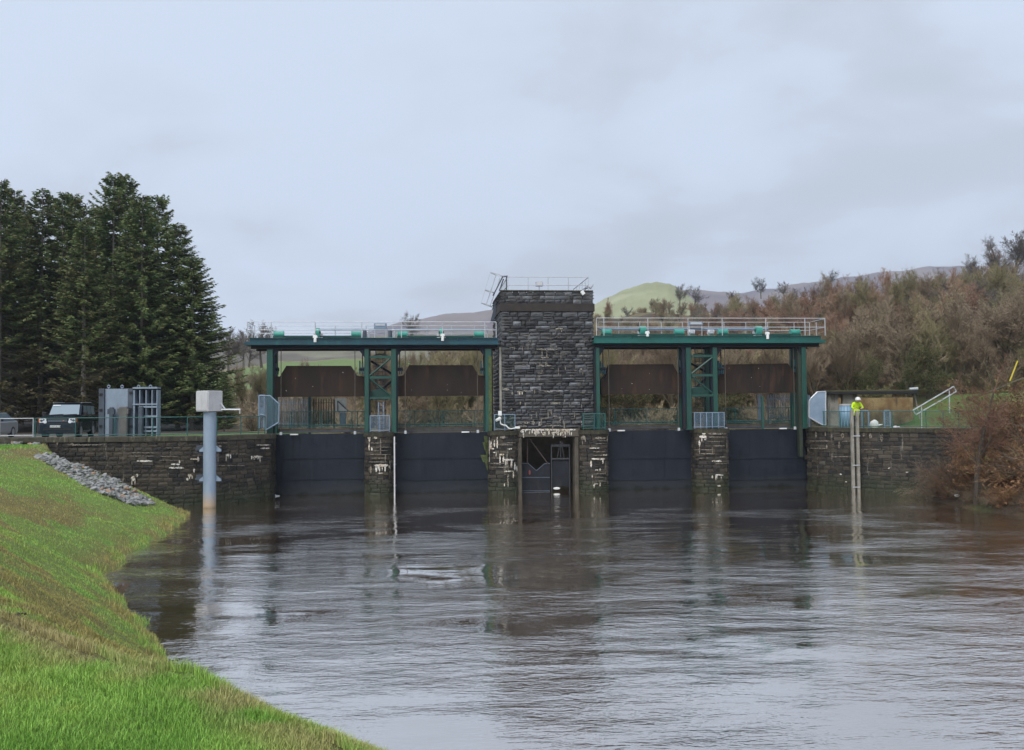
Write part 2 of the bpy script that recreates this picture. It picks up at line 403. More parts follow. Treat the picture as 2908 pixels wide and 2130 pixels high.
def copings(parent, path, z0, z1, lr, mat, front=.08, back=.55, name='coping_stone', rs=None):
    rs = rs or random.Random(3); u = 0
    while u < path.L - .1:
        l = min(rs.uniform(*lr), path.L - u)
        if path.L - (u + l) < .3: l = path.L - u
        m = M(); h = rs.uniform(-.012, .012); k = 4; v = []; fr = front + rs.uniform(-.02, .02)
        for i in range(k + 1):
            uu = u + .01 + (l - .02) * i / k; a, b2 = path.off(uu, -fr), path.off(uu, back)
            a2 = path.off(uu, -fr + .03)
            w = rs.uniform(-.012, .012)
            v += [(a.x, a.y, z0), (a.x, a.y, z1 - .04 + h + w), (a2.x, a2.y, z1 + h + w), (b2.x, b2.y, z1 + h), (b2.x, b2.y, z0)]
        f = [(4, 3, 2, 1, 0), tuple(k * 5 + j for j in range(5))]
        for i in range(k):
            for j in range(5): a = i * 5 + j; c = i * 5 + (j + 1) % 5; f.append((a, c, c + 5, a + 5))
        m.add(v, f); m.out(name, mat, parent); u += l
def lime_on(parent, fn, marks, mat, name='limescale_deposit', seed=1):
    "marks: (px, py, w, h, kind) in photograph pixels measured on the face; fn(px,py)->world point just proud of the face"
    rs = random.Random(seed); m = M()
    def blob(x0, x1, y0, y1):
        n = max(3, int(max(x1 - x0, 3) / 3)); top = []; bot = []
        for i in range(n + 1):
            x = x0 + (x1 - x0) * i / n; e = min(i, n - i) / n * 2
            hw = (y1 - y0) / 2 * (.45 + .55 * min(1, e * 3)) * rs.uniform(.7, 1.15); c = (y0 + y1) / 2 + rs.uniform(-.6, .6)
            top.append((x, c - hw)); bot.append((x, c + hw))
        vs = [fn(*p) for p in top] + [fn(*p) for p in bot]
        cc = [(v - EYE).normalized() * -.03 + v for v in vs]
        k = n + 1; v = vs + cc; f = []
        for i in range(n):
            f.append((2 * k + i, 2 * k + i + 1, 3 * k + i + 1, 3 * k + i))
            f.append((i, i + 1, 2 * k + i + 1, 2 * k + i)); f.append((k + i, 3 * k + i, 3 * k + i + 1, k + i + 1))
        m.add(v, f)
    for (x, y, w, h, kind) in marks:
        blob(x, x + w, y, y + h)
        if kind == 'drip':
            for i in range(max(2, int(w / 5))):
                xx = x + rs.uniform(0, w); blob(xx, xx + rs.uniform(1.5, 3.2), y + h * .5, y + h + rs.uniform(4, 16))
    return tag(m.out(name, mat, parent), kind='stuff')

# ================================================================ plan of the banks and walls
SHORE = [(-60, 57), (-22, 55.4), (-20.3, 54.2), (-17.6, 50.5), (-16.5, 45), (-15.5, 40.3), (-14.9, 35.9), (-13.9, 31.3), (-11.7, 27.4), (-9.3, 23.2), (-8.1, 21.3), (-4.6, 15.6), (0, 11.0), (5, 7.4), (12, 3.5), (24, -4), (40, -12)]
CREST = [(-29, 60), (-28, 56), (-26.0, 50), (-24.8, 42), (-21, 31), (-15, 21), (-9, 13), (-4.4, 7.8), (-3.15, 6.5), (-2.1, 6.0), (-.6, 4.33), (1.6, 2.4), (6, -1), (14, -6), (30, -15)]
def pdist(X, Y, poly):
    best = np.full(X.shape, 1e9); side = np.zeros(X.shape)
    for (ax, ay), (bx, by) in zip(poly, poly[1:]):
        dx, dy = bx - ax, by - ay; L2 = dx * dx + dy * dy
        t = np.clip(((X - ax) * dx + (Y - ay) * dy) / L2, 0, 1)
        d = np.hypot(X - ax - t * dx, Y - ay - t * dy); cr = dx * (Y - ay) - dy * (X - ax)
        u = d < best; side = np.where(u, np.sign(cr), side); best = np.where(u, d, best)
    return best, side
def vnoise(X, Y, s, seed=0):
    X = np.asarray(X, float) * s + seed * 17.3; Y = np.asarray(Y, float) * s + seed * 9.1
    xi, yi = np.floor(X), np.floor(Y); fx, fy = X - xi, Y - yi; fx = fx * fx * (3 - 2 * fx); fy = fy * fy * (3 - 2 * fy)
    def h(a, b):
        q = np.sin(a * 127.1 + b * 311.7 + seed * 3.7) * 43758.5453; return q - np.floor(q)
    return (h(xi, yi) * (1 - fx) + h(xi + 1, yi) * fx) * (1 - fy) + (h(xi, yi + 1) * (1 - fx) + h(xi + 1, yi + 1) * fx) * fy
def fbm(X, Y, s, seed=0, o=4): return sum(vnoise(X, Y, s * 2 ** i, seed + i) * .5 ** i for i in range(o)) / (2 - .5 ** (o - 1))
def bank_u(X, Y):
    wob = np.interp(Y, [4, 12, 50], [.3, .8, 1.3]); X0, Y0 = X, Y
    X = X0 + (fbm(X0, Y0, .45, 81) - .5) * wob; Y = Y0 + (fbm(X0, Y0, .45, 85) - .5) * wob
    ds, ss = pdist(X, Y, SHORE); dc, sc_ = pdist(X, Y, CREST)
    river = ss > 0; land = sc_ < 0
    u = ds / (ds + dc + 1e-6); u = np.where(land, 1, u); u = np.where(river, -ds / 8, u)
    return u, ds, dc, river, land
def bank_z(X, Y):
    X, Y = np.asarray(X, float), np.asarray(Y, float); u, ds, dc, river, land = bank_u(X, Y)
    top = 3.72
    up = np.clip(u, 0, 1); prof = .82 * up + .18 * np.sin(up * pi / 2)
    z = np.where(river, np.maximum(-2.5, -ds * .5), top * prof)
    z = np.where(land, top - .05 * np.exp(-dc) , z)
    lump = (fbm(X, Y, .55, 3) - .5) * .35 * np.clip(u * 6, 0, 1) * np.where(land, .25, 1) + (fbm(X, Y, 2.6, 9, 2) - .5) * .10 * np.clip(u * 8, 0, 1) * np.where(land, .25, 1)
    return z + lump
def bz(x, y): return float(bank_z(np.array([x]), np.array([y]))[0])
def hit(px, py, zf=None, y0=4, y1=70):
    d = ray(px, py); ys = np.arange(y0, y1, .12); k = ys / d.y
    X, Y, Zr = d.x * k, ys, EYE.z + d.z * k
    below = Zr <= (zf or bank_z)(X, Y); i = int(np.argmax(below)) if below.any() else len(ys) - 1
    return Vector((X[i], Y[i], Zr[i]))
def AX(px, Y): p = at(px, 1200, Y); return (p.x, p.y)
LW = Path([AX(-260, 54.6), AX(0, 54.4), AX(420, 54.2), AX(500, 54.4), AX(560, 54.9), AX(620, 55.7), AX(680, 56.6), AX(730, 57.5), AX(764, 58.5), AX(781, 59.8), AX(780, 61.5)])
RW = Path([AX(2288, 65.5), AX(2290, 63.9), AX(2330, 62.2), AX(2390, 60.9), AX(2450, 59.8), AX(2580, 58), AX(2700, 56.6), AX(2800, 55.6)])
DK = 4.14
# ================================================================ ground behind the walls, hills, banks, river
def sstep(x, a, b): t = np.clip((x - a) / (b - a), 0, 1); return t * t * (3 - 2 * t)
def az(X, Y): return 1454 + 2600 * X / np.maximum(Y, 1)
def gz(X, Y):
    X, Y = np.asarray(X, float), np.asarray(Y, float); a = az(X, Y)
    A = np.interp(a, [-300, 500, 700, 900, 1150, 1400, 1700, 1950, 2300, 2600, 2908, 3300], [3, 4, 4.5, 5.5, 8, 10.5, 11.5, 12.5, 14.5, 16.5, 21, 25])
    z = 4.02 + A * sstep(Y, 78, 185)
    z += sstep(Y, 190, 330) * np.interp(a, [-300, 600, 800, 1050, 1300, 1600], [10, 12, 15.5, 14, 8, 0]) + sstep(Y, 186, 262) * np.interp(a, [1250, 1600, 1700, 1950, 2100, 2400, 2908], [0, 13, 17, 12.5, 10.5, 8.7, 7])
    z += 2.5 * sstep(X, 30.5, 38) * sstep(Y, 59, 69) + 1.2 * sstep(X, 36, 60) * sstep(Y, 50, 69)
    z -= 1.6 * sstep(Y, 64.5, 68) * (1 - sstep(Y, 70, 80)) * sstep(X, -15, -13) * (1 - sstep(X, 19, 21))
    z += (fbm(X, Y, .06, 5) - .5) * 3.0 * sstep(Y, 85, 120) + (fbm(X, Y, .5, 6, 2) - .5) * .25 * sstep(Y, 72, 85)
    return z
def gzf(x, y): return float(gz(np.array([x]), np.array([y]))[0])
def ycut(X):
    P = [(-200, 54.8)] + [(p.x, p.y + .35) for p in LW.p[:-2]] + [(-15.6, 61.5), (-15.2, 65.4), (20.8, 67.5)] + [(p.x, p.y + .35) for p in RW.p[2:]] + [(40, 54), (70, 50), (260, 50)]
    P.sort(); return np.interp(X, [p[0] for p in P], [p[1] for p in P])
def grid(X, Y, Zz): # 2d arrays -> verts, quads
    n, m = X.shape; V = np.stack([X, Y, Zz], -1).reshape(-1, 3); i = np.arange(n * m).reshape(n, m)
    return V, np.stack([i[:-1, :-1], i[1:, :-1], i[1:, 1:], i[:-1, 1:]], -1).reshape(-1, 4)
def colmat(name, rough=.95, fine=14, amt=.5, bump=.05):
    t = NT(name); a = t.node('ShaderNodeAttribute', attribute_name='Col'); n = t.noise(fine, (1, 1, 1), 5)
    n2 = t.noise(fine * .2, (1, 1, 1), 5)
    c = t.mix(t.ramp(n, .35, .7, 0, amt), a.outputs['Color'], t.mix(1.0, a.outputs['Color'], (.35, .33, .3), 'MULTIPLY'))
    c = t.mix(t.ramp(n2, .35, .7, 0, amt * .6), c, t.mix(1.0, a.outputs['Color'], (.55, .5, .42), 'MULTIPLY'))
    return t.set(c, rough, 0, n, bump)
def lerpc(a, b, k): return np.asarray(a) * (1 - k[..., None]) + np.asarray(b) * k[..., None]

xs = np.concatenate([np.linspace(-150, -40, 50), np.linspace(-39.4, 50, 190), np.linspace(51, 210, 70)])
tt = np.linspace(0, 1, 150) ** 2.0
XX = np.repeat(xs[:, None], len(tt), 1); Y0 = ycut(xs)[:, None]
YY = Y0 + (420 - Y0) * tt[None, :]
ZZ = gz(XX, YY)
ZZ[:, 0] = -1.5; YY[:, 1] = YY[:, 0] + .02; ZZ[:, 1] = gz(XX[:, 1], YY[:, 1])
a_ = az(XX, YY); nz1 = fbm(XX, YY, .12, 21); nz2 = fbm(XX, YY, .5, 22)
litter, tan_, grass_, moor = (.085, .058, .034), (.20, .16, .075), (.10, .17, .03), (.10, .085, .05)
col = lerpc(litter, tan_, sstep(nz1, .42, .62))
col = lerpc(col, (.07, .09, .03), sstep(nz2, .5, .7) * .6) if False else col * (1 - sstep(nz2, .5, .7)[..., None] * .5) + np.array((.07, .085, .03)) * sstep(nz2, .5, .7)[..., None] * .5
def blend(col, c, k): return col * (1 - k[..., None]) + np.array(c) * k[..., None]
col = blend(col, (.095, .17, .03), np.maximum(sstep(XX, 30, 31.5), sstep(XX, 23, 24) * (1 - sstep(YY, 64, 65))) * (1 - sstep(YY, 76, 84)) * (1 - sstep(a_, 2850, 2950)))        # grass mound beside the wall
col = blend(col, (.10, .17, .045), (1 - sstep(YY, 66, 70)) * sstep(XX, -29, -24) * (1 - sstep(XX, -14, -13)))
col = blend(col, (.045, .036, .024), (1 - sstep(a_, 560, 660)) * sstep(YY, 66, 72) * (1 - sstep(YY, 120, 160)))             # needle floor
col = blend(col, (.17, .16, .14), (1 - sstep(XX, -27, -24)) * (1 - sstep(YY, 66, 70)))                                 # gravel yard
fld = sstep(YY, 175, 190) * (1 - sstep(a_, 1150, 1300))
col = blend(col, (.27, .23, .12), fld * sstep(nz2, .3, .5)); col = blend(col, (.16, .23, .07), fld * sstep(YY, 215, 222) * (1 - sstep(YY, 300, 305)))
col = blend(col, (.13, .18, .06), (1 - sstep(a_, 780, 860)) * sstep(a_, 560, 640) * sstep(YY, 120, 125) * (1 - sstep(YY, 150, 156)) * sstep(nz1, .4, .5))
col[:, :2] = (.02, .018, .014)
V, Q = grid(XX, YY, ZZ); g = link('ground', npmesh('ground', V, Q, [colmat('earth_and_litter', fine=5)], col.reshape(-1, 3)))
tag(g, kind='structure')
# skirt edge under the ground behind the walls is hidden by the walls

def ridge(name, pts, Y, depth, c1, c2, drop=1.0, seed=1, label=None, patch=.01):
    "far hill: skyline given as (px, py), standing at distance Y with real depth behind and a slope towards us"
    W_ = [at(px, py, Y) for px, py in pts]; x = np.linspace(W_[0].x, W_[-1].x, 160); sky_ = np.interp(x, [p.x for p in W_], [p.z for p in W_])
    k = np.linspace(-1, 1, 60); X = np.repeat(x[:, None], 60, 1); K = np.repeat(k[None, :], len(x), 0)
    Yw = Y + K * depth; X = X * (Yw / Y)
    Zz = sky_[:, None] * (1 - np.abs(K) ** 1.5) + 4 + (fbm(X, Yw, 6 / depth, seed) - .5) * depth * .045
    rag = (fbm(X, Yw, 60 / depth, seed + 4) - .5) * depth * .006
    V, Q = grid(X, Yw, Zz + rag); kk = sstep(fbm(X, Yw, 5 / depth, seed + 2), .4, .6)
    c = lerpc(c1, c2, kk)
    o = link(name, npmesh(name, V, Q, [colmat(name + '_cover', fine=patch, bump=.5, amt=.45)], c.reshape(-1, 3))); tag(o, label, kind='structure'); return o
ridge('hill', [(1480, 990), (1600, 930), (1690, 882), (1760, 847), (1820, 827), (1865, 817), (1900, 822), (1928, 840), (1985, 880), (2060, 930)], 620, 160, (.42, .43, .27), (.33, .35, .20), seed=3, patch=.04)  # cover colours paled to carry part of the haze
ridge('hill', [(1000, 955), (1120, 930), (1190, 914), (1260, 900), (1330, 892), (1400, 886), (1480, 878), (1560, 890), (1650, 902), (1760, 880), (1850, 850), (1950, 828), (2080, 834), (2200, 824), (2330, 805), (2450, 789), (2540, 778), (2640, 770), (2720, 762), (2810, 756), (2950, 748), (3100, 750)], 1900, 500, (.13, .10, .115), (.19, .145, .13), seed=8, patch=.012)
ridge('hill', [(-600, 1060), (0, 1040), (500, 1000), (700, 992), (900, 985), (1100, 975), (1250, 962), (1400, 958), (1600, 950)], 700, 200, (.20, .19, .12), (.12, .105, .08), seed=12, patch=.04)

# left bank
gx_ = np.concatenate([np.linspace(-75, -30, 50), np.linspace(-29.6, -6, 130), np.linspace(-5.85, 3, 110), np.linspace(3.3, 40, 70)])
gy_ = np.concatenate([np.linspace(-18, 2, 30), np.linspace(2.15, 10, 70), np.linspace(10.3, 54.9, 190)])
BX, BY = np.meshgrid(gx_, gy_, indexing='ij')
BZ = bank_z(BX, BY)
LWx = [p.x for p in LW.p[:-1]]; LWy = [p.y for p in LW.p[:-1]]
lim = np.interp(BX, LWx, LWy) + .3
BYc = np.minimum(BY, lim); BZ = bank_z(BX, BYc)
def bank_col(X, Y):
    u, ds, dc, river, land = bank_u(X, Y); n1_ = fbm(X, Y, .35, 31); n2_ = fbm(X, Y * .7, 1.3, 32); n3 = fbm(X, Y, 3.5, 33, 3)
    c = lerpc((.28, .47, .09), (.19, .37, .06), sstep(n2_, .35, .65))
    c = blend(c, (.36, .43, .09), sstep(n3, .52, .7) * .4)
    slope = (~land) & (~river)
    c = blend(c, (.36, .43, .11), np.where(slope, sstep(n2_, .3, .6) * .62, sstep(n1_, .55, .7) * .35))
    br = np.where(slope, sstep(n1_ + .25 * (n3 - .5) + .10 * np.exp(-((u - .5) / .25) ** 2), .57, .66) * sstep(u, .12, .3), 0)
    br = np.maximum(br, np.where(slope, (1 - sstep(ds, .3, 1.4)) * sstep(n2_, .3, .55) * .9, 0))
    c = blend(c, (.38, .24, .11), br * .62)
    straw = np.where(slope, (1 - sstep(dc, .1, 1.3)), (1 - sstep(dc, .0, .45))) * sstep(n3, .3, .6) * .75
    c = blend(c, (.42, .36, .17), straw)
    far = sstep(Y, 36, 52) * np.where(land, 1, 0)
    c = blend(c, (.15, .34, .035), far * .6)
    return c, br
colb, _ = bank_col(BX, BYc)
V, Q = grid(BX, BYc, BZ)
lb = link('grass_bank', npmesh('grass_bank', V, Q, [colmat('bank_turf', fine=22, amt=.7)], (colb * .62).reshape(-1, 3))); tag(lb, kind='structure')

def blades(name, X, Y, Zb, hgt, wid, cols, lean=.5, mat=None):
    n = len(X); ang = np.random.rand(n) * 2 * pi; la = np.random.rand(n) * 2 * pi; ln = hgt * lean * np.random.rand(n)
    wx, wy = np.cos(ang) * wid / 2, np.sin(ang) * wid / 2; lx, ly = np.cos(la) * ln, np.sin(la) * ln
    V = np.empty((n, 5, 3), np.float32)
    V[:, 0] = np.stack([X - wx, Y - wy, Zb - .01], 1); V[:, 1] = np.stack([X + wx, Y + wy, Zb - .01], 1)
    V[:, 2] = np.stack([X + wx * .8 + lx * .35, Y + wy * .8 + ly * .35, Zb + hgt * .6], 1)
    V[:, 3] = np.stack([X - wx * .8 + lx * .35, Y - wy * .8 + ly * .35, Zb + hgt * .6], 1)
    V[:, 4] = np.stack([X + lx, Y + ly, Zb + hgt], 1)
    i = np.arange(n)[:, None] * 5
    T = np.concatenate([i + np.array([[0, 1, 2]]), i + np.array([[0, 2, 3]]), i + np.array([[3, 2, 4]])], 0)
    shade = (.6 + .7 * np.random.rand(n))[:, None] * cols
    cc = np.repeat(shade[:, None, :], 5, 1)
    return link(name, npmesh(name, V.reshape(-1, 3), T, [mat], cc.reshape(-1, 3), smooth=False))
t = NT('grass_blade'); a = t.node('ShaderNodeAttribute', attribute_name='Col'); t.set(a.outputs['Color'], .55)
t.b.inputs['Specular IOR Level'].default_value = .25; blade_m = t.m
def scatter_grass(name, n, y0, y1, hg, wd, label, slope_k=1.15, seed=0):
    # candidates spread so that density falls with distance
    r = np.random.rand(n); Y = y0 * (y1 / y0) ** r; X = (np.random.rand(n) * (.62 + .15) - .62) * Y
    ok = X > -.60 * Y
    X, Y = X[ok], Y[ok]; u, ds, dc, river, land = bank_u(X, Y)
    ok = (~river) & (Y < np.interp(X, LWx, LWy) - .05); X, Y = X[ok], Y[ok]
    c, br = bank_col(X, Y); u, ds, dc, river, land = bank_u(X, Y)
    z = bank_z(X, Y); k = np.where(land, 1, slope_k) * (.65 + .7 * np.random.rand(len(X))) * (.7 + .6 * fbm(X, Y, .9, 44, 2))
    k = np.where(land & (dc < .5), k * 1.5, k); k = np.where((~land) & (ds < .45), k * 2.6, k); k = np.where((~land) & (dc < .35), k * 1.7, k)
    c = blend(c, (.40, .33, .15), np.where((~land) & (ds < .5), .45 * (np.random.rand(len(X)) > .5), 0))
    o = blades(name, X, Y, z, hg * .75 * k * np.interp(Y, [3, 60], [1, 2.0]), wd * np.interp(Y, [3, 12, 60], [1, 2.2, 8]), c, .9, blade_m)
    return tag(o, label, 'grass', kind='stuff')
scatter_grass('grass', 520000, 3.2, 54, .042, .0032, 'short bright green grass covering the lawn and the river bank')

# right bank
def shore_r(Y): return np.interp(Y, [-20, 10, 30, 45.4, 46.8, 50.3, 54.2, 58.5, 62], [44, 34, 28, 25.4, 25.3, 24.5, 24.7, 26.6, 28])
def rz(X, Y): d = X - shore_r(Y); return np.where(d > 0, np.minimum(d * .62, 4.0 + d * .12), np.maximum(d * .6, -2.5)) + (fbm(X, Y, .8, 51) - .5) * .5 * np.clip(np.abs(d), 0, 1)
rx_, ry_ = np.linspace(19, 90, 150), np.linspace(-15, 58.6, 150); RX, RY = np.meshgrid(rx_, ry_, indexing='ij')
yl = np.interp(RX, [p.x for p in RW.p], [p.y for p in RW.p]); RY = np.where(RX < 31, np.minimum(RY, yl + .1), RY); RZ = rz(RX, RY)
cr_ = lerpc((.055, .035, .02), (.10, .065, .03), sstep(fbm(RX, RY, .8, 52), .4, .6)); cr_ = blend(cr_, (.06, .075, .02), sstep(fbm(RX, RY, .5, 53), .52, .65) * .7)
V, Q = grid(RX, RY, RZ); rb = link('river_bank', npmesh('river_bank', V, Q, [colmat('brown_bank_litter', fine=6, amt=.7, bump=.15)], cr_.reshape(-1, 3))); tag(rb, kind='structure')
def rzf(x, y): return float(rz(np.array([float(x)]), np.array([float(y)]))[0])

# river
nx, ny = 340, 420
wx_ = np.linspace(-45, 62, nx); wy_ = np.concatenate([np.linspace(-20, 8, 30), 8 + (66 - 8) * np.linspace(0, 1, ny) ** 1.25]); WX, WY = np.meshgrid(wx_, wy_, indexing='ij')
calm = 1 - sstep(WY, 50, 58)
WZ = (fbm(WX * .55, WY, .9, 61, 3) - .5) * .045 * (.25 + .75 * calm) + (fbm(WX, WY, .18, 63, 2) - .5) * .05 * calm
V, Q = grid(WX, WY, WZ)
t = NT('river_water')
n_mask = t.ramp(t.noise(.13, (1, 1.4, 1), 3), .38, .62, .12, 1)
sp = t.node('ShaderNodeSeparateXYZ'); t.pos(); t.l.new(t.geo.outputs['Position'], sp.inputs[0])
near = t.ramp(sp.outputs['Y'], 52, 60, 1, .10)
lull = t.ramp(t.noise(.35, (.6, 1.6, 1), 4), .35, .6, .3, 1)
w1 = t.noise(1.1, (.6, 1.6, 1), 3, .5, dist=.3); w2 = t.noise(3.6, (.62, 1.6, 1), 3, .5, dist=1.0); w3 = t.noise(11, (.7, 1.5, 1), 2, .5)
hgt = t.math('ADD', t.math('MULTIPLY', w1, 1.0), t.math('ADD', t.math('MULTIPLY', w2, .42), t.math('MULTIPLY', w3, .15)))
hgt = t.math('MULTIPLY', t.math('MULTIPLY', t.math('SUBTRACT', hgt, .76), near), t.math('MULTIPLY', lull, n_mask))
foamn = t.ramp(t.math('MULTIPLY', t.noise(3.2, (.5, 2.6, 1), 7, .7), t.ramp(sp.outputs['Y'], 44, 52, .9, 1.0)), .655, .70)
c = t.mix(t.ramp(t.noise(.5, (1, 1, 1), 3), .35, .7), (.075, .046, .026), (.10, .063, .036))
c = t.mix(t.math('MULTIPLY', foamn, .5), c, (.5, .48, .45))
t.set(c, t.math('ADD', t.math('MULTIPLY', foamn, .3), .045), 0, hgt, .075)
t.b.inputs['IOR'].default_value = 1.33
gl = t.node('ShaderNodeBsdfGlossy'); gl.inputs['Color'].default_value = (1, .985, .955, 1); gl.inputs['Roughness'].default_value = .02
fr_ = t.node('ShaderNodeFresnel'); fr_.inputs['IOR'].default_value = 1.33; mxs = t.node('ShaderNodeMixShader')
bmp = [x for x in t.n if x.type == 'BUMP'][0]; t.l.new(bmp.outputs[0], gl.inputs['Normal']); t.l.new(bmp.outputs[0], fr_.inputs['Normal'])
fac = t.math('MULTIPLY', t.ramp(fr_.outputs[0], 0, 1, .56, 1), t.ramp(foamn, 0, 1, 1, .45))
t.l.new(fac, mxs.inputs[0]); t.l.new(t.b.outputs[0], mxs.inputs[1]); t.l.new(gl.outputs[0], mxs.inputs[2])
t.l.new(mxs.outputs[0], next(x for x in t.n if x.type == 'OUTPUT_MATERIAL').inputs[0])
river = link('river', npmesh('river', V, Q, [t.m])); tag(river, kind='structure')
m = M(); m.box(-60, 80, -30, 66.5, -3.2, -3.0); bed = m.out('river_bed', pm('river_mud', (.05, .035, .02)), None); tag(bed, kind='structure')

# ================================================================ stone pitching beside the left wall
pitch = thing('stone_pitching', 'strip of loose grey rubble stones running down the bank beside the dark wall', 'rubble slope', at(240, 1330, 50))
def pebble(seed, name, mat):
    bm = bmesh.new(); bmesh.ops.create_icosphere(bm, subdivisions=1, radius=.5); rs = random.Random(seed)
    for v in bm.verts: v.co *= rs.uniform(.78, 1.2); v.co.z = max(v.co.z * .8, -.3)
    me = bpy.data.meshes.new(name); bm.to_mesh(me); bm.free(); me.materials.append(mat); return me
tp = NT('pitching_stone'); oi = tp.node('ShaderNodeObjectInfo'); fn = tp.noise(9, (1, 1, 1), 5)
cc = tp.mix(oi.outputs['Random'], (.17, .17, .16), (.36, .36, .35)); cc = tp.mix(tp.ramp(oi.outputs['Random'], .93, .94), cc, (.42, .25, .15))
cc = tp.mix(tp.ramp(fn, .4, .7, 0, .5), cc, (.10, .10, .09)); mt['pitch'] = tp.set(cc, .85, 0, fn, .03)
pebs = [pebble(i, 'pitching_stone', mt['pitch']) for i in range(8)]
A = [(101, 1296), (160, 1332), (240, 1380), (310, 1410), (375, 1436)]; B_ = [(178, 1288), (240, 1318), (302, 1351), (365, 1392), (432, 1434)]
rs = random.Random(11); cnt = 0
for i in range(37):
    for j in range(8):
        k = (i + rs.uniform(-.3, .3)) / 36 * 3.98; k = min(max(k, 0), 3.98); a, f = int(k), k % 1
        l = Vector(A[a]).lerp(Vector(A[a + 1]), f); r = Vector(B_[a]).lerp(Vector(B_[a + 1]), f); q = l.lerp(r, min(1.12, max(0, (j + rs.uniform(-.35, .35)) / 6.6)))
        p = hit(q.x, q.y)
        if p.y > np.interp(p.x, LWx, LWy) - .15: p.y = np.interp(p.x, LWx, LWy) - rs.uniform(.15, .5); p.z = bz(p.x, p.y)
        if cnt >= 298: continue
        o = bpy.data.objects.new('stone', pebs[rs.randrange(8)]); C.objects.link(o); o.parent = pitch; s_ = rs.uniform(.22, .40)
        o.location = p + Vector((0, 0, .05)) - base(pitch); o.scale = (s_ * rs.uniform(.9, 1.6), s_ * rs.uniform(.8, 1.4), s_ * .7); o.rotation_euler = (rs.uniform(-.4, .4), rs.uniform(-.1, .7), rs.uniform(0, 6)); cnt += 1

J = M()
for i in range(620):
    k = rs.uniform(0, 3.98); a, f = int(k), k % 1; q = Vector(A[a]).lerp(Vector(A[a + 1]), f).lerp(Vector(B_[a]).lerp(Vector(B_[a + 1]), f), rs.uniform(-.04, 1.25)); p = hit(q.x, q.y)
    yl_ = np.interp(p.x, LWx, LWy) - .12
    if p.y > yl_: p.y = yl_; p.z = bz(p.x, p.y)
    me = pebs[rs.randrange(8)]; s_ = rs.uniform(.12, .26); mm = Matrix.Translation(p + Vector((0, 0, .02))) @ Matrix.Rotation(rs.uniform(0, 6), 4, 'Z') @ Matrix.Diagonal((s_ * rs.uniform(.9, 1.6), s_, s_ * .7, 1))
    J.add([mm @ v.co for v in me.vertices], [list(f_.vertices) for f_ in me.polygons])
tag(J.out('small_rubble', mt['pitch'], pitch), kind='stuff')
# ================================================================ retaining walls
def facefn(path, out_=.03):
    pts = [path.get(path.L * i / 300)[0] for i in range(301)]
    def f(px, py):
        d = ray(px, py); best = None
        for a, b in zip(pts, pts[1:]):
            n = Vector((-(b - a).y, (b - a).x)); den = d.x * n.x + d.y * n.y
            if abs(den) < 1e-9: continue
            k = ((a.x - EYE.x) * n.x + (a.y - EYE.y) * n.y) / den; x, y = EYE.x + d.x * k, EYE.y + d.y * k
            e = b - a; s_ = ((x - a.x) * e.x + (y - a.y) * e.y) / e.length_squared
            if k > 0 and -.02 <= s_ <= 1.02 and (best is None or k < best): best = k
        if best is None: best = (pts[150].y - EYE.y) / d.y
        return EYE + d * (best * (1 - out_ / 60 * 2.2))
    return f
lw = thing('stone_wall', 'long dark stone retaining wall curving round to the leftmost gate, grassy bank at its foot', 'wall', (LW.p[3].x, LW.p[3].y, 0))
core(lw, LW, -2, DK - .3, .05, mt['mortar'])
_bx = np.linspace(-45, -10, 200); _bzv = bank_z(_bx, np.interp(_bx, LWx, LWy) - .15)
vis = lambda x, y, z: z > (float(np.interp(x, _bx, _bzv)) - .05 if x < -18.5 else -.2) and x > -34
lay(lw, LW, -.35, DK - .3, (.245, .27), (.46, .66), mt['stone_dark'], .017, keep=vis, score=lambda x, y, z: (0 if (x > -27) else 1, y), cap=300)
copings(lw, LW, DK - .3, DK, (.9, 1.5), mt['coping'])
fL = facefn(LW)
white = [(388, 1307, 45, 5, ''), (372, 1352, 12, 14, 'drip'), (386, 1345, 6, 10, ''), (480, 1326, 42, 5, ''), (486, 1316, 24, 5, ''), (508, 1306, 4, 12, ''), (540, 1302, 26, 4, ''), (560, 1296, 6, 16, ''), (549, 1330, 5, 12, ''), (533, 1346, 12, 8, 'drip'), (529, 1356, 6, 10, ''), (713, 1294, 32, 6, 'drip'), (640, 1290, 16, 5, 'drip'), (728, 1262, 40, 3, ''), (740, 1271, 28, 4, '')]
lime_on(lw, fL, white, mt['lime'])
lime_on(lw, fL, [(190, 1262, 100, 3, ''), (616, 1256, 30, 2.5, ''), (452, 1306, 70, 2, ''), (615, 1321, 80, 2.5, ''), (470, 1271, 40, 2, ''), (454, 1295, 50, 2, ''), (545, 1292, 70, 2.2, ''), (618, 1264, 12, 6, ''), (640, 1288, 60, 2.2, ''), (200, 1256, 10, 12, ''), (160, 1250, 5, 14, ''), (222, 1243, 4, 10, ''), (352, 1294, 90, 2, ''), (370, 1285, 70, 2, '')], mt['lime_dull'], 'lime_bloom', 4)
rw = thing('stone_wall', 'dark stone retaining wall right of the rightmost gate with moss along its foot', 'wall', (RW.p[3].x, RW.p[3].y, 0))
core(rw, RW, -2, DK - .25, .05, mt['mortar'])
lay(rw, RW, -.3, DK - .25, (.26, .29), (.48, .7), mt['stone_dark'], .018, keep=lambda x, y, z: z > -.2, score=lambda x, y, z: x, cap=290)
copings(rw, RW, DK - .25, DK + .02, (.9, 1.5), mt['cap'])
fR = facefn(RW)
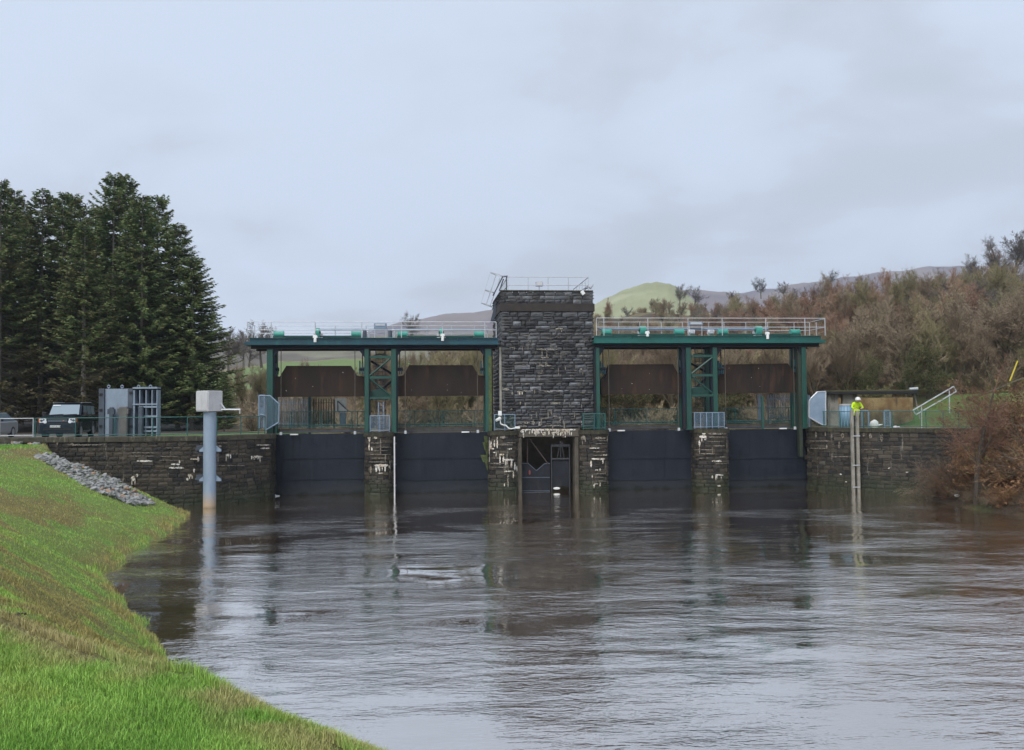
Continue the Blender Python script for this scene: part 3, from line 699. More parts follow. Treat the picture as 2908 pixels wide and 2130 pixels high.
lime_on(rw, fR, [(2300, 1251, 60, 2.5, ''), (2392, 1252, 22, 2.5, ''), (2300, 1272, 45, 2.5, ''), (2445, 1275, 70, 2, ''), (2345, 1262, 5, 14, ''), (2380, 1254, 6, 20, ''), (2360, 1296, 60, 2, ''), (2315, 1226, 5, 18, ''), (2342, 1226, 4, 16, ''), (2388, 1228, 9, 18, ''), (2450, 1228, 6, 14, ''), (2468, 1230, 8, 16, ''), (2500, 1230, 8, 24, ''), (2448, 1300, 40, 2, '')], mt['lime_dull'], 'lime_bloom', 6)
lime_on(rw, fR, [(2385, 1345, 6, 4, ''), (2400, 1367, 5, 3, ''), (2522, 1328, 6, 4, ''), (2572, 1339, 7, 4, '')], mt['lime'], 'limescale_deposit', 7)

# ================================================================ piers
T0 = .35                                                 # gate plane
def wpt(s, t): p = D((s, t, 0)); return (p.x, p.y)
def pier(px0, px1, label, lime=(), dull=(), front=-.55, z_cap=None, r_el=.75, seed=1, capname='cap_stone', inner=1.6):
    s0, s1 = S(px0, front), S(px1, front); c = (s0 + s1) / 2; hw = (s1 - s0) / 2
    pts = [(s0, T0 + inner), (s0, front)] + [(c - hw * cos(a), front - r_el * sin(a)) for a in [pi * i / 12 for i in range(1, 12)]] + [(s1, front), (s1, T0 + inner)]
    P = Path([wpt(*p) for p in pts]); b = D((c, 0, 0)); th_ = thing('stone_pier', label, 'pier', (b.x, b.y, 0), 'stone piers between the gates')
    m = M(D); m.prism([(c + (s - c) * .95, t + .05) for s, t in pts], -2, DK - .28, 'z'); m.out('mortar_core', mt['mortar'], th_)
    rs = random.Random(seed)
    lay(th_, P, -.3, DK - .28, (.24, .29), (.38, .66), mt['stone_dark'], .018, rnd=rs, score=lambda x, y, z: y, cap=200, keep=lambda x, y, z: z > -.2)
    # cap slabs: real slabs side by side
    n = 3; outl = [(c + (s - c) * 1.09, t - .09 if t < T0 else t) for s, t in pts]
    for k in range(n):
        a, b_ = s0 - hw * .09 + (2.18 * hw) * k / n + .008, s0 - hw * .09 + (2.18 * hw) * (k + 1) / n - .008
        def tf(s): q = max(0, 1 - ((s - c) / (hw * 1.09)) ** 2); return front - .09 - r_el * math.sqrt(q)
        ss = [a + (b_ - a) * i / 5 for i in range(6)]
        dz = rs.uniform(-.015, .015); m = M(D); m.prism([(s, tf(s)) for s in ss] + [(b_, T0 + inner), (a, T0 + inner)], DK - .28, DK - .03 + dz, 'z')
        m.prism([(s, tf(s) + .03) for s in ss] + [(b_, T0 + inner), (a, T0 + inner)], DK - .03 + dz, DK + dz, 'z'); m.out(capname, mt['cap'], th_)
    f = facefn(P)
    if lime: lime_on(th_, f, lime, mt['lime'], seed=seed)
    if dull: lime_on(th_, f, dull, mt['lime_dull'], 'lime_bloom', seed + 1)
    return th_
pier(1036, 1116, 'stone pier left of the second gate with a thick white limescale patch halfway up',
     [(1064, 1318, 40, 7, 'drip'), (1066, 1320, 5, 22, ''), (1075, 1342, 12, 4, ''), (1044, 1241, 8, 6, 'drip'), (1062, 1240, 9, 7, ''), (1046, 1260, 4, 20, ''), (1054, 1270, 4, 10, '')],
     [(1040, 1257, 45, 2, ''), (1042, 1269, 70, 1.8, ''), (1055, 1279, 45, 2, ''), (1050, 1290, 60, 1.8, ''), (1056, 1300, 42, 2.5, ''), (1093, 1290, 3, 20, ''), (1048, 1311, 60, 2, ''), (1079, 1245, 3, 45, ''), (1050, 1322, 6, 24, ''), (1106, 1300, 3, 50, '')], seed=3)
pier(1388, 1469, 'stone pier under the left side of the tower, heavily streaked with white limescale',
     [(1388, 1242, 3, 80, ''), (1391, 1252, 6, 22, ''), (1402, 1250, 4, 20, ''), (1391, 1272, 12, 4, ''), (1440, 1273, 14, 4, ''), (1400, 1283, 10, 4, 'drip'), (1418, 1288, 14, 5, ''), (1418, 1290, 4, 30, ''), (1427, 1294, 5, 22, ''), (1432, 1303, 26, 5, 'drip'), (1450, 1306, 5, 22, ''), (1432, 1336, 26, 4, ''), (1460, 1312, 4, 28, ''), (1466, 1320, 4, 22, ''), (1456, 1340, 4, 18, ''), (1431, 1370, 3, 13, ''), (1410, 1240, 4, 34, '')],
     [(1396, 1262, 60, 2, ''), (1392, 1300, 30, 2, ''), (1390, 1315, 40, 2, ''), (1392, 1326, 60, 2, ''), (1440, 1345, 5, 40, ''), (1420, 1238, 16, 8, ''), (1440, 1256, 26, 2, '')], seed=5)
pier(1642, 1724, 'stone pier under the right side of the tower with an inverted L of white limescale',
     [(1680, 1301, 38, 5, ''), (1676, 1306, 5, 22, ''), (1710, 1304, 4, 14, ''), (1674, 1271, 28, 3, ''), (1712, 1290, 14, 4, ''), (1690, 1333, 10, 3, ''), (1702, 1329, 4, 9, ''), (1680, 1347, 3, 10, ''), (1686, 1373, 12, 4, ''), (1685, 1375, 4, 10, ''), (1702, 1368, 4, 12, ''), (1723, 1232, 2.5, 26, '')],
     [(1690, 1240, 30, 8, ''), (1650, 1236, 12, 14, 'drip'), (1700, 1250, 26, 2, ''), (1690, 1259, 34, 2, ''), (1684, 1282, 40, 2, ''), (1684, 1292, 40, 2, ''), (1688, 1344, 34, 2, ''), (1684, 1354, 30, 2, ''), (1690, 1365, 34, 2, ''), (1718, 1310, 4, 40, '')], seed=7)
pier(1972, 2064, 'stone pier between the two rightmost gates, pale stones under its cap',
     [(1986, 1236, 20, 8, 'drip'), (1984, 1250, 5, 18, ''), (2022, 1307, 28, 5, ''), (2030, 1347, 24, 4, 'drip'), (2021, 1350, 4, 9, ''), (2037, 1378, 10, 4, ''), (1994, 1228, 10, 6, '')],
     [(2010, 1229, 54, 5, ''), (2008, 1240, 54, 2.5, ''), (2026, 1265, 36, 2.5, ''), (1968, 1276, 60, 2, ''), (1990, 1287, 40, 3, ''), (2044, 1296, 18, 3, ''), (1984, 1300, 30, 2, ''), (2030, 1316, 34, 2, ''), (2063, 1232, 2.5, 60, ''), (2008, 1252, 50, 2, ''), (1985, 1268, 3, 22, ''), (2022, 1270, 3, 20, '')], seed=9)
# green moss at the pier feet is part of the stone material; algae streak on the second pier side is below

# ================================================================ gates
def gate(px0, px1, label, ws, seams=(1302, 1362), dx=0):
    s0, s1 = S(px0, T0) - .3, S(px1, T0) + .35; pm_ = (px0 + px1) / 2; zt = DK - .07
    th_ = thing('sluice_gate', label, 'sluice gate', D(((s0 + s1) / 2, T0, 0)), 'navy steel sluice gates')
    zs = [zt] + [SZ(pm_, y, T0)[1] for y in seams] + [-1.5]
    for k, (a, b) in enumerate(zip(zs, zs[1:])):
        m = M(D); o = k * .035; m.box(s0, s1, T0 + o, T0 + o + .3, b + .012, a - .012)
        m.out('skin_plate', mt['gate'], th_)
        m = M(D); m.box(s0, s1, T0 + o - .02, T0 + o + .1, b - .012, b + .012)
        if k < 2: m.out('seam_flange', mt['gate'], th_)
    for f_ in (.30, .64):
        m = M(D); x = s0 + (s1 - s0) * f_; m.box(x - .02, x + .02, T0 - .012, T0 - .002, zs[1] + .03, zt - .02); m.box(x - .02, x + .02, T0 + .022, T0 + .032, zs[2] + .03, zs[1] - .03); m.out('butt_strap', mt['gate'], th_)
    m = M(D); m.box(s0 + .05, s1 - .05, T0 + .31, T0 + .45, -1, zt - .1); m.out('back_frame', mt['under'], th_)
    m = M(D)
    for px in ws: s = S(px, T0); m.box(s - .3, s + .3, T0 - .03, T0 + .02, zt - .06, zt - .03)
    m.out('lifting_lug', mt['dkgrey'], th_)
    return th_
gate(780, 1034, 'leftmost navy sluice gate, between the curved wall and the first pier', (800, 1016))
gate(1124, 1385, 'navy sluice gate between the first pier and the tower', (1150, 1350))
gate(1726, 1972, 'navy sluice gate directly right of the tower piers', (1730, 1928))
gate(2066, 2280, 'rightmost navy sluice gate, beside the mossy right wall', (2075, 2256))
# guide jambs and slots
def dbox(name, px0, px1, y0, y1, t0, t1, mat, label=None, cat=None, group=None, parent=None):
    s0, s1 = S(px0, t0), S(px1, t0); pc = (px0 + px1) / 2; z1, z0 = Z(y0, pc, t0), Z(y1, pc, t0)
    m = M(D); m.box(s0, s1, t0, t1, z0, z1); o = m.out(name, mat, parent)
    if label: tag(o, label, cat, group)
    return o
m = M(D); m.box(S(700, 3), S(2330, 3), 3.0, 3.3, -2.5, 3.95); tag(m.out('sill_wall', mt['concrete_dk'], None), kind='structure')  # added hidden wall so no bright sky shows through gaps beside gates
# central bay
bay = thing('tower_bay', 'dark open bay under the tower with a stained lintel, V-notched screen and small sluice', 'sluice bay', D((S(1556, 0), 0, 0)))
def pz(py, px=1556, t=-.4): return Z(py, px, t)
m = M(D); m.box(S(1468, -.75), S(1646, -.75), -.75, .5, pz(1240, 1556, -.75), DK + .12); m.out('lintel', mt['concrete_dk'], bay)
for a, b in ((1466, 1481), (1631, 1643)):
    m = M(D); m.rbox(S(a, -.7), S(b, -.7), -.7, 1.6, -2, pz(1240.5, 1556, -.75), .05); m.out('jamb', mt['concrete_dk'], bay)
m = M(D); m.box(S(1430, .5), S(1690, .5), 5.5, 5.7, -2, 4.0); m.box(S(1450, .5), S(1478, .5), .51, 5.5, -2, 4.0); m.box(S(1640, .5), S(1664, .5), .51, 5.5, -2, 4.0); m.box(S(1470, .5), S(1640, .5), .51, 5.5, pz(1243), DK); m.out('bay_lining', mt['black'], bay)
tb = .1
P_ = lambda px, py: SZ(px, py, tb)
poly = [P_(1481, 1420), P_(1481, 1316), P_(1500, 1316), P_(1523, 1337), P_(1546, 1317), P_(1556, 1317), P_(1562, 1316), P_(1562, 1420)]
poly[0] = (poly[0][0], -1); poly[-1] = (poly[-1][0], -1)
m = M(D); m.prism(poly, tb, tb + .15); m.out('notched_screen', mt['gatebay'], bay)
m = M(D)
for a, b in ((1, 2), (2, 3), (3, 4), (4, 6)): p, q = poly[a], poly[b]; m.bar((p[0], tb - .03, p[1]), (q[0], tb - .03, q[1]), .035)
for y in (1356, 1394): a = P_(1481, y); b = P_(1562, y); m.bar((a[0], tb - .02, a[1]), (b[0], tb - .02, b[1]), .03)
m.out('screen_edging', mt['dkgrey'], bay)
for p, q, n in (((1497, 1245), (1497, 1316), 'tie_rod'), ((1503, 1246), (1555, 1316), 'tie_rod')):
    a, b = P_(*p), P_(*q); m = M(D); m.bar((a[0], tb - .1, a[1]), (b[0], tb - .1, b[1]), .035); m.out(n, pm('rusty_rod', (.08, .055, .05)), bay)
a = P_(1504, 1348); m = M(D); m.ball((a[0], tb - .05, a[1] + .15), .07, .03, .17); m.out('painted_mark', mt['redpaint'], bay)
# little sluice on the right of the bay
sl = lambda px, py: SZ(px, py, tb - .1)
m = M(D); a, b = sl(1568, 1308), sl(1618, 1381); m.box(a[0], b[0], tb - .1, tb + .06, b[1], a[1]); m.out('sluice_leaf', mt['gatebay'], bay)
m = M(D)
for px in (1566, 1617): a, b = sl(px - 2, 1262), sl(px + 2, 1405); m.box(a[0], b[0], tb - .2, tb - .08, -.5, a[1])
for y0, y1 in ((1262, 1268), (1301, 1304)): a, b = sl(1566, y0), sl(1618, y1); m.box(a[0], b[0], tb - .22, tb - .08, b[1], a[1])
a, b = sl(1588, 1254), sl(1598, 1262); m.box(a[0], b[0], tb - .22, tb - .02, b[1], a[1])
for p, q in (((1592, 1268), (1592, 1301)), ((1588, 1268), (1582, 1301)), ((1596, 1268), (1602, 1301))):
    a, b = sl(*p), sl(*q); m.bar((a[0], tb - .15, a[1]), (b[0], tb - .15, b[1]), .03)
m.out('sluice_frame', pm('dark_frame_steel', (.03, .034, .042), (.05, .05, .055), 2, .7), bay)
a, b = sl(1572, 1384), sl(1590, 1390); m = M(D); m.ball(((a[0] + b[0]) / 2, tb - .1, (a[1] + b[1]) / 2), .24, .1, .09); m.out('spill_foam', mt['foam'], bay)
fB = lambda px, py: D((SZ(px, py, -.79)[0], -.79, SZ(px, py, -.79)[1]))
lime_on(bay, fB, [(1482, 1218, 154, 5, 'drip'), (1478, 1221, 10, 9, 'drip'), (1540, 1226, 8, 12, ''), (1566, 1226, 20, 4, 'drip'), (1594, 1222, 20, 5, 'drip'), (1590, 1226, 4, 12, '')], mt['lime'], 'limescale_deposit', 12)

# ================================================================ tower
tw = thing('stone_tower', 'square blue-grey rubble stone tower with a brown band below its parapet', 'tower', D((S(1556, 0), 3.5, 0)))
TF = -.15; TD = 6.6                                      # front plane, depth
sL, sR = S(1425, TF), S(1688, TF); zB = DK + .12; zC0, zC1 = Z(884, 1550, TF), Z(862, 1550, TF); zT = Z(827, 1550, TF)
def rect(s0, s1, t0, t1): return [wpt(s0, t1), wpt(s0, t0), wpt(s1, t0), wpt(s1, t1), wpt(s0, t1)]
front = Path([wpt(sL, TF), wpt(sR, TF)])
m = M(D); m.box(sL + .1, sR - .1, TF + .1, TF + TD - .1, zB, zT - .1); m.out('masonry_core', mt['slate_mortar'], tw)
lay(tw, front, zB, zC0, (.20, .33), (.28, .90), mt['slate'], .08, rnd=random.Random(21), cap=300, joint=.03, split=.4, score=lambda x, y, z: -z)
par = Path([wpt(sL + .06, TF + .04), wpt(sR - .06, TF + .04)])
lay(tw, par, zC1, zT, (.20, .30), (.3, .8), mt['slate'], .05, name='parapet_stone', rnd=random.Random(22), cap=60, joint=.025)
for nm_, P in (('side_stone', Path([wpt(sL, TF + TD), wpt(sL, TF)])), ('side_stone', Path([wpt(sR, TF), wpt(sR, TF + TD)])), ('side_stone', Path([wpt(sR, TF + TD), wpt(sL, TF + TD)]))):
    lay(tw, P, zB, zC0, (.24, .40), (.35, .8), mt['slate'], .07, name=nm_, rnd=random.Random(23), individual=False, joint=.02)
    lay(tw, P, zC1, zT, (.2, .3), (.35, .8), mt['slate'], .06, name=nm_, rnd=random.Random(24), individual=False, joint=.02)
o = .09
for s0, s1, t0, t1 in ((sL - o, sR + o, TF - o, TF + .4), (sL - o, sL + .4, TF + .4, TF + TD + o), (sR - .4, sR + o, TF + .4, TF + TD + o), (sL + .4, sR - .4, TF + TD - .3, TF + TD + o)):
    m = M(D); m.rbox(s0, s1, t0, t1, zC0, zC1, .03); m.out('cornice_band', mt['cornice'], tw)
for i in range(5):
    a = sL - .02 + (sR - sL + .04) * i / 5; b = a + (sR - sL + .04) / 5 - .015; m = M(D); m.box(a, b, TF - .03, TF + .4, zT + .002, zT + .07); m.out('parapet_coping', mt['coping'], tw)
m = M(D); m.box(sL - .02, sL + .4, TF + .41, TF + TD, zT + .002, zT + .07); m.box(sR - .4, sR + .02, TF + .41, TF + TD, zT + .002, zT + .07); m.out('parapet_coping', mt['coping'], tw)
m = M(D); m.box(sL + .4, sR - .4, TF + .4, TF + TD - .4, zT - .3, zT - .2); m.out('roof_slab', mt['concrete'], tw)
fT = lambda px, py: D((SZ(px, py, TF - .09)[0], TF - .09, SZ(px, py, TF - .09)[1]))
W_ = []
rs = random.Random(4)
W_ += [(1576, 932, 22, 2.5, ''), (1577, 934, 3, 12, ''), (1593, 934, 3, 14, ''), (1484, 952, 18, 2, ''), (1498, 953, 2.5, 40, ''), (1524, 991, 58, 3, ''), (1538, 993, 2.5, 22, ''), (1552, 993, 2.5, 22, ''), (1537, 1014, 22, 3, ''), (1575, 1004, 36, 2, ''), (1592, 1006, 2, 14, ''), (1530, 1037, 36, 3, ''), (1548, 1028, 2.5, 12, ''), (1552, 1026, 2.5, 10, ''), (1532, 1027, 2, 14, ''), (1538, 1048, 3, 14, ''), (1526, 1058, 18, 3, ''), (1604, 1040, 3, 12, ''), (1585, 1044, 2, 14, ''), (1647, 1045, 6, 5, ''), (1530, 1066, 3, 14, ''), (1490, 1088, 14, 4, ''), (1530, 1088, 10, 4, ''), (1426, 1103, 20, 5, ''), (1468, 1110, 14, 3, 'drip'), (1486, 1108, 12, 4, ''), (1508, 1106, 6, 4, ''), (1517, 1106, 3, 12, ''), (1545, 1111, 26, 2.5, ''), (1580, 1110, 14, 2.5, ''), (1452, 1114, 5, 6, ''), (1476, 1140, 4, 10, ''), (1490, 1144, 4, 8, ''), (1602, 1134, 3, 8, ''), (1564, 1142, 28, 3, ''), (1617, 1140, 3, 16, ''), (1564, 1164, 3, 16, ''), (1555, 1170, 3, 18, ''), (1450, 1160, 5, 6, ''), (1522, 1168, 2.5, 20, ''), (1508, 1176, 3, 16, ''), (1535, 1186, 24, 3, ''), (1536, 1188, 3, 18, ''), (1570, 1180, 12, 3, ''), (1588, 1184, 4, 16, ''), (1600, 1192, 2, 20, ''), (1566, 1146, 24, 1.5, ''), (1488, 1199, 18, 4, ''), (1510, 1194, 8, 12, ''), (1529, 1199, 8, 12, ''), (1468, 1201, 14, 3, ''), (1470, 1208, 26, 5, ''), (1548, 1207, 44, 3, ''), (1568, 1208, 3, 12, ''), (1601, 1200, 4, 18, ''), (1650, 1196, 4, 12, ''), (1630, 1170, 3, 16, ''), (1645, 1010, 26, 1.5, '')]
for _ in range(46):
    y = 930 + 280 * rs.random() ** .7; x = rs.uniform(1432, 1676)
    W_.append((x, y, rs.uniform(6, 20), rs.uniform(1.2, 2), '') if rs.random() < .5 else (x, y, rs.uniform(1.2, 2), rs.uniform(7, 15), ''))
lime_on(tw, fT, W_, mt['lime_dull'], 'pale_pointing', 31)
lime_on(tw, fT, W_[:1] + W_[5:9] + W_[11:13] + W_[23:32] + W_[43:58], mt['lime'], 'limescale_deposit', 32)
dbox('render_strip', 1419, 1425, 985, 1192, TF - .06, TF + .3, mt['concrete'], parent=tw)
# roof furniture
def dp(px, py, t): s, z = SZ(px, py, t); return (s, t, z)
rr = thing('roof_railing', 'galvanised guard railing round the top of the stone tower', 'railing', D((S(1556, 0), 3, zT)))
zr = zT + .07; z1 = Z(787, 1556, TF + .2); z2 = Z(810, 1556, TF + .2)
for px in (1445, 1503, 1560, 1618, 1675): s = S(px, TF + .2); m = M(D); m.bar((s, TF + .2, zr), (s, TF + .2, z1), .03); m.out('post', mt['galv'], rr)
a, b = S(1445, TF + .2), S(1675, TF + .2)
for z in (z1, z2): m = M(D); m.bar((a, TF + .2, z), (b, TF + .2, z), .028); m.out('rail', mt['galv'], rr)
for s in (a, b):
    for z in (z1, z2): m = M(D); m.bar((s, TF + .2, z), (s, TF + TD - .2, z), .028); m.out('rail', mt['galv'], rr)
    for t_ in (1.2, 2.4, 3.6, 4.8, 6.2): m = M(D); m.bar((s, TF + .2 + t_, zr), (s, TF + .2 + t_, z1), .026); m.out('post', mt['galv'], rr)
# leaning cage ladder
lc = thing('caged_ladder', 'galvanised caged ladder leaning outward from the top left corner of the tower', 'ladder', D((S(1400, 2), 2, 9)))
tL = 1.2
m = M(D)
for a, b in (((1408, 783), (1380, 867)), ((1420, 790), (1392, 868))): m.bar(dp(*a, tL), dp(*b, tL), .03)
m.out('stile', mt['galv'], lc)
m = M(D); m.bar(dp(1392, 776, tL), dp(1366, 862, tL), .012); m.out('cage_strip', mt['galv'], lc)
for a, b in (((1393, 774), (1432, 787)), ((1378, 824), (1404, 832)), ((1367, 860), (1398, 872))):
    m = M(D); p, q = Vector(dp(*a, tL)), Vector(dp(*b, tL)); c_ = (p + q) / 2; e_ = (q - p) / 2
    pts = [c_ + e_ * cos(2 * pi * i / 12) + Vector((0, .35, .02)) * sin(2 * pi * i / 12) for i in range(13)]
    m.tube(pts, .03, 5); m.out('cage_hoop', mt['galv'], lc)
for a, b in (((1428, 785), (1400, 840)), ((1428, 785), (1442, 784)), ((1438, 784), (1438, 824)), ((1430, 792), (1418, 826))):
    m = M(D); m.bar(dp(*a, tL), dp(*b, tL), .045); m.out('bracket', mt['dkgrey'], lc)
fl = thing('floodlight', 'small grey boxed floodlight standing mid-way on the tower roof railing', 'floodlight', D(dp(1531, 812, 0)))
m = M(D); p = dp(1522, 812, 0); q = dp(1542, 799, 0); m.rbox(p[0], q[0], 0, .3, p[2], q[2], .03); m.out('housing', mt['galv'], fl)
m = M(D); m.box(p[0] + .08, q[0] - .05, -.02, .0, p[2] + .05, q[2] - .05); m.out('lens', mt['boxwhite'], fl)
m = M(D); c_ = (p[0] + q[0]) / 2; m.bar((c_, .2, zr), (c_, .2, p[2]), .03); m.out('stem', mt['galv'], fl)
for (px, py), lb_ in (((1654, 832), 'white floodlight tilted over the right end of the tower parapet'),):
    p = dp(px, py, TF - .1); f2 = thing('floodlight', lb_, 'floodlight', D(p))
    m = M(D); m.fr = lambda v, p=p: D((p[0] + v[0] * cos(.6) - v[2] * sin(.6), p[1] + v[1], p[2] + v[0] * sin(.6) + v[2] * cos(.6))); m.rbox(-.12, .12, -.2, .0, -.14, .14, .03); m.out('housing', mt['white'], f2)
    m = M(D); m.bar((p[0], TF, p[2]), (p[0], TF + .1, p[2] + .2), .03); m.out('bracket', mt['dkgrey'], f2)
ae = thing('roof_lamp', 'dark angled lamp arm sticking out over the right corner of the tower roof', 'lamp', D(dp(1676, 815, .3)))
m = M(D); m.bar(dp(1660, 822, .3), dp(1676, 814, .3), .04); m.out('arm', mt['dkgrey'], ae)
m = M(D); m.bar(dp(1674, 818, .3), dp(1684, 808, .3), .14, .05); m.out('shade', mt['galv'], ae)
# dark plates put in for buttress silhouettes on the tower's shaded left side
tf_ = thing('side_fins', 'dark metal bird-scarer fins fixed down the left side of the tower near its top', 'fins', D((sL, 4, 9)))
for i, (x0, y0, x1, y1) in enumerate([(1404, 870, 1393, 912), (1410, 850, 1396, 880), (1398, 905, 1392, 918)]):
    a, b = dp(x0, y0, 3 + i * .8), dp(x1, y1, 3 + i * .8); m = M(D); m.prism([(a[0], a[2]), (a[0] + .25, a[2] - .2), (b[0] + .25, b[2] + .1), (b[0], b[2])], a[1], a[1] + .15); m.out('fin', mt['dkgrey'], tf_)
# ================================================================ hoist frames (platforms on columns)
FT, BT = -.9, 1.9                                        # platform front / back edges
def frame_(side):
    L = side == 'L'
    if L: cols_ = [(757, 775), (1035, 1048), (1111, 1126), (1379, 1397)]; x0, x1 = 707, 1417; xf = 694
    else: cols_ = [(1694, 1705), (1951, 1965), (2027, 2040), (2280, 2293)]; x0, x1 = 1690, 2338; xf = 2348
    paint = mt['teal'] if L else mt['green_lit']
    cx = (x0 + x1) / 2
    lab = ('blue-green steel hoist frame left of the tower, its deck carried on four green columns' if L else 'green steel hoist frame right of the tower, its deck carried on four green columns')
    s0, s1 = S(x0, FT), S(x1, FT); fr = thing('hoist_frame', lab, 'hoist frame', D(((s0 + s1) / 2, 0, DK)))
    yT, yM, yB, yU = (959, 970, 979, 988) if L else (953, 964.5, 974, 983.5)
    zT_, zM, zB_, zU = [Z(y, cx, FT) for y in (yT, yM, yB, yU)]
    n = 6
    for i in range(n):
        a, b = s0 + (s1 - s0) * i / n, s0 + (s1 - s0) * (i + 1) / n
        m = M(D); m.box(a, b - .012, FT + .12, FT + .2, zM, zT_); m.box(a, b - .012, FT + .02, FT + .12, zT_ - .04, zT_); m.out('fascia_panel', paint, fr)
    se = S(xf, FT); a, b = (se, s1) if L else (s0, se)
    m = M(D); m.box(a, b, FT, BT, zB_, zM - .004); m.out('edge_beam', paint, fr)
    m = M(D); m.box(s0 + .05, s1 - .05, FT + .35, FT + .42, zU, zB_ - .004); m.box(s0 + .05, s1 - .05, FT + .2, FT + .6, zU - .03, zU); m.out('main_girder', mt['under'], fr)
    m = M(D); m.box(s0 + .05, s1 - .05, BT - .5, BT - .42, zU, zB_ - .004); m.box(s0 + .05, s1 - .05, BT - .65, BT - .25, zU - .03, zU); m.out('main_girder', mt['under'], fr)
    m = M(D); m.box(s0, s1, FT + .21, BT, zT_ - .08, zT_ - .02); m.out('deck_plate', mt['galv'], fr)
    tc_ = FT + .25
    for i, (a, b) in enumerate(cols_):
        sa, sb = S(a, tc_), S(b, tc_); mat = mt['green']
        for q, (t0_, t1_) in enumerate(((tc_, tc_ + .42), (BT - .75, BT - .35))):
            m = M(D); m.rbox(sa, sb, t0_, t1_, DK - .03, zU - .03, .03)
            m.box(sa - .05, sb + .05, t0_ - .03, t1_ + .03, DK - .05, DK + .0)
            o = m.out('column', mat, fr)
            if q == 0 and L and i == 3: o['label'] = 'column greened by algae down its right edge'
        inner = (1 if i in (0, 2) else -1); 
        e = sb if inner > 0 else sa; k = .42 * inner
        if not (i == 3 and L) or True:
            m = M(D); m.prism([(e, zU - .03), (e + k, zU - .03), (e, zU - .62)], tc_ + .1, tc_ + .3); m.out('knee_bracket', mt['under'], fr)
        e2 = sb if i in (0, 1) and L else sa
        if L: m = M(D); m.box(sb, sb + .09, tc_ + .12, tc_ + .4, DK, zU - .03); m.out('guide_channel', mt['under'], fr)  # dark strip puts the shade of the column's side face into colour
        else:
            m = M(D); m.box(sa - (.24 if i in (1, 3) else .12), sa - .004, tc_ + .12, tc_ + .5, DK - (2.0 if i == 3 else 0), zU - .03); m.out('guide_channel', mt['under'] if i != 3 else pm('mossy_dark_channel', (.025, .035, .022)), fr)  # same shade strip on the left faces, mossy on the last column
    if L:
        a, b = S(1388, tc_), S(1397, tc_); m = M(D); m.box(a, b, tc_ - .012, tc_ - .004, DK + .02, Z(1010, 1390, tc_)); m.out('algae_film', mt['algae'], fr)
    # tie rods between columns
    return fr, zT_, zU, cols_, s0, s1
FL, zTL, zUL, cL, sL0, sL1 = frame_('L')
FR, zTR, zUR, cR, sR0, sR1 = frame_('R')
m = M(D)                                                  # algae and slime at the right edge of the second gate
for a, b, c_, d_ in ((1374, 1385, 1238, 1300), (1370, 1384, 1256, 1282), (1364, 1385, 1292, 1312), (1377, 1385, 1312, 1340)):
    m.prism([SZ(a, c_, -.0), SZ(b, c_, -.0), SZ(b, d_, -.0), SZ(a + 8, d_, -.0)], -.03, .0)
tag(m.out('algae_curtain', mt['algae'], None), 'yellow-green algae curtain hanging at the right edge of the second gate', 'algae')

